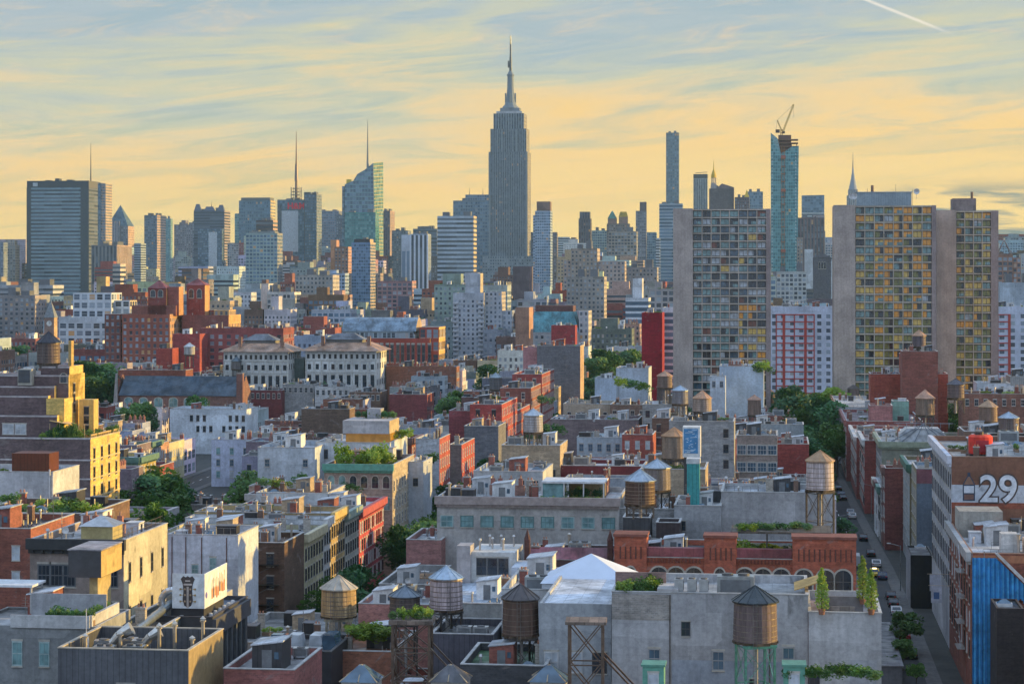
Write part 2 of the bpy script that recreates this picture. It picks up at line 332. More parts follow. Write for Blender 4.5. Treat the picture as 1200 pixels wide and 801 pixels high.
def inst(name, me, parent, loc, rz=0.0, sc=(1, 1, 1)):
    o = bpy.data.objects.new(name, me); COL.objects.link(o); o.parent = parent; o.location = loc; o.rotation_euler = (0, 0, rz); o.scale = sc; return o
def tag(o, label=None, cat=None, group=None, kind=None):
    if label: o['label'] = label
    if cat: o['category'] = cat
    if group: o['group'] = group
    if kind: o['kind'] = kind
    return o
def empty(name, loc, rz=0.0):
    o = bpy.data.objects.new(name, None); o.empty_display_size = 1; COL.objects.link(o); o.location = loc; o.rotation_euler = (0, 0, rz); return o
def copy_tree(o, parent=None):
    c = o.copy(); COL.objects.link(c); c.parent = parent
    for ch in o.children: copy_tree(ch, c)
    return c
def px(x, y, D): return ((x - 600) / F * D, D, CH - (y - HY) / F * D)          # pixel at a distance -> place
def proj(X, Y, Z): return (600 + F * X / Y, HY + F * (CH - Z) / Y)
def st(s_, t_): return (s_ * math.cos(TH) + t_ * math.sin(TH), -s_ * math.sin(TH) + t_ * math.cos(TH))   # street grid: s across, t along
# ---- colours (real base colours)
C = dict(red=(.26, .095, .075), brown=(.17, .105, .08), tan=(.40, .32, .23), cream=(.55, .49, .37), white=(.66, .67, .67), grey=(.30, .305, .31), pale=(.50, .51, .52),
         charcoal=(.07, .072, .08), orange=(.42, .13, .06), crimson=(.30, .025, .04), maroon=(.17, .045, .05), pink=(.46, .22, .20), slate=(.06, .075, .09), black=(.02, .02, .022),
         silver=(.46, .49, .53), tar=(.07, .07, .072), green=(.12, .26, .2), rust=(.22, .08, .03), blue=(.10, .22, .42), gold=(.5, .36, .12), bluegrey=(.26, .30, .36), teal=(.12, .28, .30), mauve=(.22, .17, .18), ochre=(.42, .30, .13), terra=(.38, .20, .12), stone=(.36, .33, .29))
LAND = []      # (px x, px y, distance, phrase) landmarks for the labels
AUTO = []      # (object, px x, px y, D, phrase) things whose label is made from the landmarks
CAPS = []      # (x0, x1, lowest row that must stay visible, distance)
FOOT = []      # footprints (s0,s1,t0,t1)
def to_st(X, Y): return (X * math.cos(TH) - Y * math.sin(TH), X * math.sin(TH) + Y * math.cos(TH))
exec_parts = True

# ------------------------------------------------------------------ windows
def window_mesh(kind, glass, frame=(.35, .34, .32), stone=(.42, .39, .34), with_glass=True, with_frame=True):
    b = MB()
    if kind == 'arch':
        n = 10; pts = [(-.5, 0), (.5, 0)] + [(.5 * math.cos(math.pi * i / n), .68 + .32 * math.sin(math.pi * i / n)) for i in range(n + 1)]
        if with_frame:
            big = [(-.62, -.04), (.62, -.04)] + [(.62 * math.cos(math.pi * i / n), .68 + .40 * math.sin(math.pi * i / n)) for i in range(n + 1)]
            b.prism(big, -.03, 0.02, 'stone', stone)
            b.box(-.66, .66, -.16, 0, -.09, -.03, 'stone', stone)
        if with_glass: b.prism(pts, -.05, 0.0, glass, frame)
        if with_frame:
            b.box(-.03, .03, -.075, -.05, 0, .98, 'paint', frame); b.box(-.5, .5, -.075, -.05, .46, .5, 'paint', frame)
    else:
        if with_frame:
            b.box(-.58, .58, -.16, 0, -.085, -.02, 'stone', stone)                       # sill
            b.box(-.60, .60, -.07, 0, 1.03, 1.12, 'stone', stone)                         # lintel
            for x0, x1 in ((-.54, -.45), (.45, .54)): b.box(x0, x1, -.08, .0, -.02, 1.03, 'paint', frame)
            b.box(-.45, .45, -.08, .0, .96, 1.03, 'paint', frame); b.box(-.45, .45, -.08, .0, -.02, .04, 'paint', frame)
            b.box(-.45, .45, -.07, -.03, .48, .53, 'paint', frame)
            if kind == 'loft':
                for x in (-.18, .15): b.box(x, x + .035, -.07, -.03, .04, .96, 'paint', frame)
            elif kind == 'dh': b.box(-.015, .015, -.07, -.035, .04, .96, 'paint', frame)
        if with_glass: b.box(-.45, .45, -.035, .0, .04, .96, glass, frame, bottom=False)
    return b
WM = {}
for nm, kd, g, fr_ in (('dh', 'dh', 'g_dark', (.45, .44, .42)), ('dark', 'dh', 'g_dark', (.05, .05, .055)), ('blue', 'dh', 'g_blue', (.3, .3, .3)), ('pale', 'dh', 'g_pale', (.5, .5, .5)), ('teal', 'dh', 'g_teal', (.3, .4, .4)),
                       ('loft', 'loft', 'g_dark', (.12, .13, .14)), ('loftb', 'loft', 'g_blue', (.45, .46, .47)), ('loftt', 'loft', 'g_teal', (.1, .2, .2)), ('arch', 'arch', 'g_dark', (.08, .08, .08)), ('archt', 'arch', 'g_teal', (.2, .3, .3)), ('amber', 'dh', 'g_amber', (.2, .16, .1))):
    WM[nm] = window_mesh(kd, g, fr_).mesh('window_' + nm)
    WM[nm + '_f'] = window_mesh(kd, g, fr_, with_glass=False).mesh('window_frame_' + nm)
    WM[nm + '_g'] = window_mesh(kd, g, fr_, with_frame=False).mesh('window_pane_' + nm)
def windows(root, face, w, d, n, rows, ww=1.1, wh=1.9, kind='dh', near=False, span=None, skip=0.0, mix=()):
    """rows: sill heights; n windows across a face"""
    L = w if face in 'fb' else d
    a, b_ = span or (0, L)
    for z in rows:
        for i in range(n):
            if random.random() < skip: continue
            u = a + (i + .5) * (b_ - a) / n
            loc, rz = {'f': ((u, 0, z), 0), 'r': ((w, u, z), R(90)), 'l': ((0, u, z), R(-90)), 'b': ((u, d, z), R(180))}[face]
            kk = random.choice(mix) if mix and random.random() < .4 else kind
            if near:
                o = inst('window', WM[kk + '_f'], root, loc, rz, (ww, 1, wh)); inst('pane', WM[kk + '_g'], o, (0, 0, 0))
            else: inst('window', WM[kk], root, loc, rz, (ww, 1, wh))

# ------------------------------------------------------------------ roof fittings (parts of the building they are bolted to)
PR = {}
def proto(name, b): PR[name] = b.mesh(name)
b = MB(); b.box(-.9, .9, -.6, .6, .3, 1.25, 'galv', (.5, .51, .52)); [b.box(x, x + .12, -.5, .5, 0, .3, 'steel', (.2, .2, .2)) for x in (-.8, .68)]
b.cyl(0, 0, 1.25, 1.32, .48, .48, 'paint', (.1, .1, .1), 14); b.box(-.7, .7, -.62, -.6, .42, 1.1, 'paint', (.16, .165, .17)); proto('ac_unit', b)
b = MB(); b.box(-1.6, 1.6, -1.1, 1.1, .35, 2.1, 'galv', (.42, .45, .46)); b.box(-1.3, 1.3, -1.13, -1.1, .6, 1.8, 'paint', (.14, .15, .16)); b.cyl(-.7, 0, 2.1, 2.3, .5, .5, 'paint', (.08, .08, .08), 14); b.cyl(.7, 0, 2.1, 2.3, .5, .5, 'paint', (.08, .08, .08), 14)
[b.box(x, x + .15, -1, 1, 0, .35, 'steel', (.15, .15, .15)) for x in (-1.4, 1.25)]; proto('cooling_unit', b)
b = MB(); b.cyl(0, 0, 0, 1.5, .14, .14, 'galv', (.5, .5, .5), 8); b.cyl(0, 0, 1.5, 1.75, .26, .16, 'galv', (.5, .5, .5), 8); proto('vent_pipe', b)
b = MB(); b.cyl(0, 0, 0, 2.6, .2, .2, 'galv', (.55, .5, .42), 10); b.cyl(0, 0, 2.55, 2.65, .34, .34, 'galv', (.55, .5, .42), 10); b.cyl(0, 0, 2.75, 2.95, .34, .05, 'galv', (.5, .46, .4), 10); proto('stack_pipe', b)
b = MB(); b.box(-1.1, 1.1, -.8, .8, 0, .45, 'paint', (.5, .51, .52)); b.frustum(-1.0, 1.0, -.7, .7, .45, 1.0, .7, .7, 'g_blue', (1, 1, 1)); proto('skylight', b)
for nm, cc in (('brick_chimney', C['red']), ('stucco_chimney', C['stone']), ('dark_chimney', C['brown'])):
    b = MB(); b.box(-.5, .5, -.35, .35, 0, 2.2, 'brick', cc); b.box(-.58, .58, -.43, .43, 2.2, 2.38, 'stone', (.35, .33, .3)); [b.cyl(x, 0, 2.38, 2.75, .14, .11, 'stone', (.4, .2, .13), 8) for x in (-.24, .24)]; proto(nm, b)
for nm, cc, wm in (('grey_bulkhead', C['pale'], 'stucco'), ('brick_bulkhead', C['red'], 'brick'), ('white_bulkhead', C['white'], 'stucco'), ('dark_bulkhead', C['charcoal'], 'metal'), ('tan_bulkhead', C['tan'], 'brick')):
    b = MB(); b.prism([(-1.5, 0), (1.5, 0), (1.5, 2.9), (-1.5, 2.5)], -2, 2, wm, cc); b.prism([(-1.65, 2.47), (1.65, 2.9), (1.65, 3.03), (-1.65, 2.6)], -2.15, 2.15, 'roofing', C['silver'])
    b.box(-.5, .5, -2.05, -2.0, 0, 2.1, 'paint', (.16, .17, .18)); b.box(.75, 1.2, -2.05, -2.0, 1.2, 1.9, 'g_blue', (1, 1, 1)); proto(nm, b)
b = MB(); b.cyl(0, 0, 0, 1.1, .04, .04, 'steel', (.3, .3, .3), 6)
for i in range(10):
    a = 2 * math.pi * i / 10; a2 = 2 * math.pi * (i + 1) / 10
    b.face([(0, 0, 1.1), (.45 * math.cos(a), -.25, 1.1 + .45 * math.sin(a)), (.45 * math.cos(a2), -.25, 1.1 + .45 * math.sin(a2))], 'paint', (.6, .6, .6))
proto('satellite_dish', b)
b = MB(); b.tube((0, -3, .5), (0, 3, .5), .35, 'galv', (.5, .52, .54), 10); b.tube((0, 3, .5), (1.2, 3, .5), .35, 'galv', (.5, .52, .54), 10); [b.box(-.4, .4, y, y + .1, 0, .3, 'steel', (.2, .2, .2)) for y in (-2.4, 0, 2.4)]; proto('air_duct', b)
b = MB(); [b.tube((-2.5, y, 0), (-2.5, y, 1.05), .03, 'steel', (.25, .25, .25), 4) for y in (-2.5, -1.25, 0, 1.25, 2.5)]
[b.tube((-2.5, -2.5, z), (-2.5, 2.5, z), .025, 'steel', (.25, .25, .25), 4) for z in (.55, 1.05)]; b.box(-2.4, 2.4, -2.5, 2.5, 0, .12, 'staves', (.28, .17, .09)); b.box(-.6, .6, -.4, .4, .7, .76, 'paint', (.5, .5, .5)); b.box(-.05, .05, -.05, .05, .12, .7, 'steel', (.2, .2, .2)); proto('roof_deck', b)
b = MB(); b.box(-.6, .6, -.6, .6, 0, .5, 'paint', (.32, .34, .36)); b.box(-.65, .65, -.65, .65, .5, .56, 'galv', (.5, .5, .5)); proto('roof_hatch', b)
b = MB(); b.tube((0, 0, 0), (0, 0, 3.6), .04, 'steel', (.25, .25, .25), 5); [b.tube((-.6 + .1 * i, 0, 2.2 + .35 * i), (.6 - .1 * i, 0, 2.2 + .35 * i), .02, 'steel', (.3, .3, .3), 4) for i in range(4)]; proto('aerial', b)

b = MB(); [b.tube((x, 0, 0), (x, 0, 1.05), .03, 'steel', (.12, .12, .12), 4) for x in (-2.4, -1.2, 0, 1.2, 2.4)]; [b.tube((-2.4, 0, z), (2.4, 0, z), .03, 'steel', (.12, .12, .12), 4) for z in (.55, 1.05)]; proto('roof_railing', b)
b = MB(); b.box(-2.6, 2.6, -.25, .25, 0, 1.5, 'brick', (.28, .16, .13)); [b.box(x - .3, x + .3, -.32, .32, 1.5, 2.5, 'brick', (.30, .13, .10)) for x in (-2, -.6, 1.0, 2.1)]; [b.cyl(x, 0, 2.5, 2.95, .15, .12, 'stone', (.4, .22, .14), 7) for x in (-2, -.6, 1.0, 2.1)]; proto('chimney_wall', b)
b = MB(); b.box(-1.3, 1.3, -.9, .9, 0, 1.7, 'metal', (.05, .05, .055)); b.box(-1.4, 1.4, -1, 1, 1.7, 1.8, 'paint', (.12, .12, .13)); proto('dark_shed', b)
b = MB(); b.box(-1.1, 1.1, -.8, .8, 0, 1.4, 'stucco', (.62, .64, .68)); b.box(-1.2, 1.2, -.9, .9, 1.4, 1.5, 'paint', (.5, .5, .5)); b.box(-.3, .3, -.84, -.8, .1, 1.2, 'g_dark', (1, 1, 1)); proto('white_shed', b)
b = MB(); [b.cyl(x, y, 0, h_, .09, .09, 'galv', (.45, .45, .45), 6) for x, y, h_ in ((-.8, 0, 1.2), (-.3, .4, .8), (.4, -.2, 1.7), (.8, .3, 1.0))]; b.tube((-1.6, -.4, .25), (1.6, -.4, .25), .09, 'galv', (.4, .4, .4), 6); proto('pipe_cluster', b)
def leaf_cloud(b, pts, n, size, mat, rnd):
    for i in range(n):
        c, r = pts[rnd.randrange(len(pts))]
        while True:
            v = Vector((rnd.uniform(-1, 1), rnd.uniform(-1, 1), rnd.uniform(-1, 1)))
            if .25 < v.length < 1: break
        v = v.normalized() * (v.length ** .5) * r; p = Vector(c) + Vector((v.x, v.y, v.z * .8))
        a = Vector((rnd.gauss(0, 1), rnd.gauss(0, 1), rnd.gauss(0, .6))).normalized(); q = a.orthogonal().normalized(); s_ = size * rnd.uniform(.6, 1.4)
        b.face([p - a * s_, p - q * s_ * .6, p + a * s_, p + q * s_ * .6], mat, (1, 1, 1))
def crown_mesh(mat, seed, n=1900, size=.34):
    rnd = random.Random(seed); pts = []
    for i in range(17):
        a = rnd.uniform(0, 6.28); h = rnd.uniform(0, 1); rr = 3.1 * math.sin(math.pi * (0.18 + .72 * h)) * rnd.uniform(.45, 1)
        pts.append(((rr * math.cos(a), rr * math.sin(a), 4.3 + 5.2 * h), rnd.uniform(1.0, 1.9)))
    b = MB(); leaf_cloud(b, pts, n, size, mat, rnd); return b.mesh('crown')
def trunk_mesh(seed):
    rnd = random.Random(seed); b = MB(); b.cyl(0, 0, 0, 4.2, .26, .16, 'stone', (.10, .08, .06), 9)
    for i in range(7):
        a = rnd.uniform(0, 6.28); z = rnd.uniform(2.6, 4.2); b.tube((0, 0, z), (2.2 * math.cos(a), 2.2 * math.sin(a), z + rnd.uniform(1.6, 4)), .1, 'stone', (.10, .08, .06), 5, .03)
    return b.mesh('trunk')
CROWN = {k: [crown_mesh('leaf_' + k, s_ + i) for i in range(2)] for k, s_ in (('dark', 3), ('mid', 13), ('lime', 23))}
TRUNK = [trunk_mesh(5), trunk_mesh(6)]
def shrub_mesh(mat, seed, n=420, flat=1.0):
    rnd = random.Random(seed); pts = [((rnd.uniform(-.7, .7), rnd.uniform(-.5, .5), rnd.uniform(.35, .95) * flat), rnd.uniform(.3, .5)) for _ in range(9)]
    b = MB(); leaf_cloud(b, pts, n, .10, mat, rnd); return b.mesh('shrub')
SHRUB = {k: shrub_mesh('leaf_' + k, 31) for k in ('dark', 'mid', 'lime')}
def planter_mesh(mat):
    rnd = random.Random(4); b = MB(); b.box(-1.5, 1.5, -.35, .35, 0, .5, 'paint', (.25, .16, .1))
    leaf_cloud(b, [((-1.3 + .29 * i, 0, .8 + rnd.uniform(-.1, .25)), rnd.uniform(.3, .5)) for i in range(10)], 600, .11, mat, rnd); return b.mesh('planter')
PR['planter'] = planter_mesh('leaf_mid'); PR['lime_planter'] = planter_mesh('leaf_lime')

def clutter(root, w, d, zr, n, seed, near=True, greens=.34, avoid=None):
    rnd = random.Random(seed); used = []
    kinds = ['ac_unit'] * 3 + ['vent_pipe'] * 4 + ['skylight'] * 3 + ['roof_hatch'] * 2 + ['stack_pipe', 'stack_pipe', 'satellite_dish', 'air_duct', 'cooling_unit', 'cooling_unit', 'aerial', 'aerial'] + ['brick_chimney', 'stucco_chimney', 'dark_chimney'] * 2 + ['roof_deck'] + ['roof_railing', 'roof_railing', 'chimney_wall', 'chimney_wall', 'dark_shed', 'dark_shed', 'white_shed', 'pipe_cluster', 'pipe_cluster', 'pipe_cluster']
    big = ['grey_bulkhead', 'brick_bulkhead', 'white_bulkhead', 'dark_bulkhead', 'tan_bulkhead', 'grey_bulkhead', 'white_bulkhead']
    lst = ([rnd.choice(big)] if w > 6 and d > 8 else []) + ([rnd.choice(big)] if w * d > 350 else []) + [rnd.choice(kinds) for _ in range(n)]
    if rnd.random() < greens * 2 and w > 6: lst += ['planter' if rnd.random() < .6 else 'lime_planter'] * rnd.choice((1, 2, 3))
    for kd in lst:
        r_ = 2.4 if 'bulkhead' in kd else 2.5 if kd in ('air_duct', 'roof_deck', 'roof_railing', 'chimney_wall') else 1.8 if kd in ('cooling_unit', 'planter', 'lime_planter') else .9
        for _ in range(8):
            if w < 2 * r_ + .6 or d < 2 * r_ + .6: break
            x, y = rnd.uniform(r_ + .3, w - r_ - .3), rnd.uniform(r_ + .3, d - r_ - .3)
            if avoid and avoid[0] - r_ < x < avoid[2] + r_ and avoid[1] - r_ < y < avoid[3] + r_: continue
            if all((x - a) ** 2 + (y - c) ** 2 > (r_ + q) ** 2 for a, c, q in used):
                used.append((x, y, r_)); nm = {'grey_bulkhead': 'bulkhead', 'brick_bulkhead': 'bulkhead', 'white_bulkhead': 'bulkhead', 'dark_bulkhead': 'bulkhead', 'tan_bulkhead': 'bulkhead', 'brick_chimney': 'chimney', 'stucco_chimney': 'chimney', 'dark_chimney': 'chimney', 'lime_planter': 'planter', 'dark_shed': 'roof_shed', 'white_shed': 'roof_shed'}.get(kd, kd)
                k = rnd.uniform(.8, 1.15); rz = 0 if kd in ('skylight', 'cooling_unit') or 'bulkhead' in kd else rnd.choice((0, R(90), R(180)))
                inst(nm, PR[kd], root, (x, y, zr), rz, (k, k, k)); break

# ------------------------------------------------------------------ buildings
BL = []        # every box for the coverage test
def place(x0, x1, yt, H=None, D=None, rot=None):
    rot = TH if rot is None else rot
    if D is None: D = (CH - H) * F / (yt - HY)
    k0, k1 = (x0 - 600) / F, (x1 - 600) / F
    XA = k0 * D; w = (k1 * D - XA) / (math.cos(rot) + k1 * math.sin(rot))
    if H is None: H = CH + (HY - yt) * D / F
    return XA, D, w, H, D
def block(name, label, cat, x0, x1, yt, yv=None, H=None, D=None, dep=15, col='grey', wall='stucco', roofc='silver', fr=None, rs=None, ls=None, bk=None, fac=None,
          nclut=None, cornice=None, lm=None, par=.8, rot=None, near=None, group=None, walls=None, coping=(.42, .42, .41), z0=0.0, greens=.34, avoid=None, sidecol=None, nocap=False):
    """fac=(material, bay, storey): windows laid in the wall. fr/rs/ls/bk = dict(n, rows | storeys+first+step, w, h, kind): windows built one by one"""
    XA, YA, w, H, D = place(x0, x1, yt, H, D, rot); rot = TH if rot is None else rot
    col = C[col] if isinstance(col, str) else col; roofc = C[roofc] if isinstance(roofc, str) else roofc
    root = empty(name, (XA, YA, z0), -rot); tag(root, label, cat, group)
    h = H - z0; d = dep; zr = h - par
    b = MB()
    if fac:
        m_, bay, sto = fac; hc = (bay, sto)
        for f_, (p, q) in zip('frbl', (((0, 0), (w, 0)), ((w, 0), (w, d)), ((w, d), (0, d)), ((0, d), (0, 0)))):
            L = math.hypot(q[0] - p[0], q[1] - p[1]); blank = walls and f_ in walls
            cc = sidecol if (sidecol and f_ in 'lr') else col  # golden side colours paint low sunlight in; other side colours are the wall's own
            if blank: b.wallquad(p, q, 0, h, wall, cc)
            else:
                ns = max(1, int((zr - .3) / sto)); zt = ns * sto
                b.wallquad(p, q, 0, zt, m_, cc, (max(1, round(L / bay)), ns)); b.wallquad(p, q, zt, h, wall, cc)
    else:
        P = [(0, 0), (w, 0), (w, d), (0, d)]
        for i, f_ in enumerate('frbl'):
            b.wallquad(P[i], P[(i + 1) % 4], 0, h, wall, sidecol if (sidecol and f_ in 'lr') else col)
    t = .3
    if min(w, d) > 1.5:
        for p, q in (((w - t, t), (t, t)), ((w - t, d - t), (w - t, t)), ((t, d - t), (w - t, d - t)), ((t, t), (t, d - t))): b.wallquad(p, q, zr, h, wall, col)
        for a0, a1, c0, c1 in ((0, w, 0, t), (0, w, d - t, d), (0, t, t, d - t), (w - t, w, t, d - t)):
            b.face([(a0, c0, h), (a1, c0, h), (a1, c1, h), (a0, c1, h)], 'stone', coping)
    b.build('wall', root)
    r_ = MB(); r_.face([(t, t, zr), (w - t, t, zr), (w - t, d - t, zr), (t, d - t, zr)], 'roofing', roofc); r_.build('roof', root)
    near = near if near is not None else D < 320
    if D < 900 and par > .3:
        cp = MB(); e = .07
        for a0, a1, c0, c1 in ((-e, w + e, -e, t), (-e, w + e, d - t, d + e), (-e, t, t, d - t), (w - t, w + e, t, d - t)): cp.box(a0, a1, c0, c1, h + .004, h + .12, 'stone', coping)
        cp.build('coping', root)
    for f_, spec in (('f', fr), ('r', rs), ('l', ls), ('b', bk)):
        if not spec: continue
        s = dict(spec); L = w if f_ in 'fb' else d
        rows = s.get('rows')
        if rows is None:
            step = s.get('step', 3.4); rows = [h - s.get('first', 3.4) - i * step for i in range(s.get('storeys', 4)) if h - s.get('first', 3.4) - i * step > 0.5]
        else: rows = [h - q for q in rows]
        n = s.get('n') or max(1, int(L / s.get('bay', 3)))
        rows = rows[:max(1, 90 // max(1, n))]
        sp = s.get('span'); sp = (sp[0] * L, sp[1] * L) if sp else None
        windows(root, f_, w, d, n, rows, s.get('w', 1.1), s.get('h', 1.9), s.get('kind', 'dh'), near, sp, s.get('skip', 0), s.get('mix', ()))
    if cornice:
        cc = C[cornice[0]] if isinstance(cornice[0], str) else cornice[0]; fc = cornice[1]; q = MB()
        if 'f' in fc:
            q.box(-.3, w + .3, -.75, -.003, h - 1.1, h + .2, 'paint', cc); q.box(-.1, w + .1, -.35, -.003, h - 1.6, h - 1.1, 'paint', cc)
            for i in range(int(w / 1.2)): q.box(.4 + i * 1.2, .65 + i * 1.2, -.6, -.35, h - 1.5, h - 1.1, 'paint', cc)
        if 'r' in fc:
            q.box(w + .003, w + .75, -.3, d + .3, h - 1.1, h + .2, 'paint', cc); q.box(w + .003, w + .35, 0, d, h - 1.6, h - 1.1, 'paint', cc)
            for i in range(int(d / 1.2)): q.box(w + .35, w + .6, .4 + i * 1.2, .65 + i * 1.2, h - 1.5, h - 1.1, 'paint', cc)
        if 'l' in fc:
            q.box(-.75, -.003, -.3, d + .3, h - 1.1, h + .2, 'paint', cc); q.box(-.35, -.003, 0, d, h - 1.6, h - 1.1, 'paint', cc)
            for i in range(int(d / 1.2)): q.box(-.6, -.35, .4 + i * 1.2, .65 + i * 1.2, h - 1.5, h - 1.1, 'paint', cc)
        q.build('cornice', root)
    if nclut is None: nclut = 0 if D > 1100 else min(30, int(w * d / (14 if D < 450 else 24))) + 3
    elif nclut > 2 and D < 1100: nclut = int(nclut * 1.9) + 1
    if nclut: clutter(root, w, d, zr, nclut, int(x0 * 13 + x1 * 7 + yt), near, greens, avoid)
    s0, t0 = to_st(XA, YA); FOOT.append((s0, s0 + w, t0, t0 + d)); ymid = yt + 8
    if not nocap: CAPS.append((x0, x1, yv if yv else yt + 10, D))
    BL.append((root, XA, YA, rot, w, d, H))
    if lm: LAND.append(((x0 + x1) / 2, yt, D, lm))
    return root, w, d, h

def add(root, name, fn, label=None):
    b = MB(); fn(b); o = b.build(name, root)
    if label: o['label'] = label
    return o

# ------------------------------------------------------------------ water towers
def water_tower(x, wpx, ya, ye, yb, yg, wood, roofc, frame='steel', legs=4, phrase=None, label=None, dia=None, rooft='galv', ladder=True, legcol=None):
    dia = dia or (4.5 if wpx > 26 else 4.3); D = dia * F / wpx; r = dia / 2
    X, Y, zb = px(x, yb, D); zg = px(x, yg, D)[2]; ze = px(x, ye, D)[2] - zb; za = px(x, ya, D)[2] - zb
    wood = C[wood] if isinstance(wood, str) else wood; roofc = C[roofc] if isinstance(roofc, str) else roofc; lc = legcol or (.10, .09, .085)
    root = empty('water_tower', (X, Y, zg), random.uniform(0, .6)); z = zb - zg
    t = MB(); t.cyl(0, 0, z + .3, z + ze, r, r * .955, 'staves', wood, 24, uvn=46); 
    nh = 7 if wpx > 20 else 5
    for i in range(nh):
        f_ = (i / (nh - 1)) ** 1.25; zz = z + .45 + f_ * (ze - .8); rr = r * (1 - .045 * (zz - z) / ze) + .015; t.cyl(0, 0, zz, zz + .09, rr, rr, 'steel', (.20, .16, .13), 24, cap=False)
    t.build('tank', root)
    c = MB(); n = 14; c.cyl(0, 0, z + ze + .003, z + za, r * 1.08, 0, rooft, roofc, n)
    c.cyl(0, 0, z + ze - .12, z + ze, r * 1.08, r * 1.08, rooft, roofc, n)
    for i in range(n):
        a = 2 * math.pi * i / n; c.tube((r * 1.08 * math.cos(a), r * 1.08 * math.sin(a), z + ze + .03), (0, 0, z + za + .02), .035, rooft, roofc, 4)
    c.build('roof', root)
    p = MB(); 
    for i in range(7): yy = -r + .1 + i * (2 * r - .2) / 6; hw = math.sqrt(max(.1, r * r * 1.05 - yy * yy)); p.box(-hw, hw, yy - .09, yy + .09, z + .02, z + .29, 'staves', (.12, .08, .05))
    p.box(-r * .8, r * .8, -r * .72, -r * .62, z - .25, z + .015, 'steel', lc); p.box(-r * .8, r * .8, r * .62, r * .72, z - .25, z + .015, 'steel', lc); p.build('platform', root)
    q = r * .68
    for sx, sy in ((-1, -1), (1, -1), (1, 1), (-1, 1)):
        l = MB(); l.box(sx * q - .11, sx * q + .11, sy * q - .11, sy * q + .11, 0, z - .255, 'steel', lc); l.build('leg', root)
    if z > 1.3:
        br = MB()
        for (a, c_) in (((-q, -q), (q, -q)), ((q, -q), (q, q)), ((q, q), (-q, q)), ((-q, q), (-q, -q))):
            nb = max(1, round(z / 3.5))
            for i in range(nb):
                z0_, z1_ = z * i / nb + .1, z * (i + 1) / nb - .3
                br.tube((a[0], a[1], z0_), (c_[0], c_[1], z1_), .045, 'steel', lc, 4); br.tube((c_[0], c_[1], z0_), (a[0], a[1], z1_), .045, 'steel', lc, 4)
                br.tube((a[0], a[1], z1_), (c_[0], c_[1], z1_), .07, 'steel', lc, 4)
        br.build('brace', root)
        pp = MB(); pp.tube((.1, 0, 0), (.1, 0, z), .2, 'paint', (.35, .33, .31), 8); pp.build('riser_pipe', root)
    if ladder and wpx > 20:
        a = -1.9; lx, ly = (r + .12) * math.cos(a), (r + .12) * math.sin(a); L = MB()
        for o_ in (-.2, .2): L.tube((lx + o_, ly, z * .2), (lx + o_, ly, z + ze), .03, 'steel', (.2, .19, .18), 4)
        for i in range(int((ze + z * .8) / .5)): L.tube((lx - .2, ly, z * .2 + .3 + i * .5), (lx + .2, ly, z * .2 + .3 + i * .5), .02, 'steel', (.2, .19, .18), 4)
        L.build('ladder', root)
    tag(root, label, 'water tower', 'wooden rooftop water towers')
    if not label: AUTO.append((root, x, (ya + yb) / 2, D, phrase or 'water tower'))
    return root, D

def tree(x, y, D, hgt, kind='mid', phrase=None, wide=1.0, z=0.0, name='tree', X=None):
    X = (x - 600) / F * D if X is None else X
    root = empty(name, (X, D, z), random.uniform(0, 6.28)); s_ = hgt / 10.0
    i = random.randrange(2)
    inst('trunk', TRUNK[i], root, (0, 0, 0), 0, (s_, s_, s_)); inst('crown', CROWN[kind][i], root, (0, 0, 0), random.uniform(0, 6), (s_ * wide, s_ * wide, s_))
    tag(root, None, 'tree', 'trees between the buildings'); AUTO.append((root, x, y, D, phrase or {'dark': 'dark green leafy tree', 'mid': 'green leafy tree', 'lime': 'yellow-green leafy tree'}[kind]))
    return root
def shrub(x, y, D, hgt, kind='mid', phrase=None, wide=1.0):
    X, Y, Z = px(x, y, D); o = bpy.data.objects.new('roof_shrub', SHRUB[kind]); COL.objects.link(o); o.location = (X, Y, Z); s_ = hgt / 1.4; o.scale = (s_ * wide, s_ * wide, s_); o.rotation_euler = (0, 0, random.uniform(0, 6))
    tag(o, None, 'shrub', 'rooftop shrubs'); AUTO.append((o, x, y, D, phrase or {'dark': 'dark green shrub', 'mid': 'green shrub', 'lime': 'lime-green shrub'}[kind])); return o

# ------------------------------------------------------------------ ground, streets, haze
def struct(name, b, kind='structure'):
    o = b.build(name); o['kind'] = kind; return o
b = MB(); b.face([(-2450, -200, 0), (2450, -200, 0), (2450, 7600, 0), (-2450, 7600, 0)], 'earth', (1, 1, 1)); struct('ground', b)
def street_c(t): return 17.3 - max(0, min(t, 1000) - 420) * .022
b = MB(); sw = MB(); mk = MB()
def strip(mb, s_of, half0, half1, t0, t1, z, mat, step=60):
    t = t0
    while t < t1 - .1:
        u = min(t + step, t1); q = []
        for (tt, h_) in ((t, half0), (t, half1), (u, half1), (u, half0)):
            X, Y = st(s_of(tt) + h_, tt); q.append((X, Y, z))
        mb.face(q, mat, (1, 1, 1)); t = u
STS = [(lambda t: street_c(t), 4.0, 6.3)] + [((lambda t, c=c: c - max(0, min(t, 1000) - 420) * .022), 5.0, 7.2) for c in (-69, -165, -261, 112, 205)]
for fn, h_, e_ in STS:
    strip(b, fn, -h_, h_, 150, 3000, .004, 'asphalt')
    for sg in (-1, 1):
        strip(sw, fn, sg * h_, sg * e_, 150, 1400, .13, 'paving')
        strip(sw, fn, sg * h_, sg * h_ + .001, 150, 1400, .06, 'paving')
    t = 200
    while t < 700: strip(mk, fn, -.08, .08, t, t + 3, .012, 'paint'); t += 9
struct('road', b); struct('pavement', sw); struct('road_marking', mk)
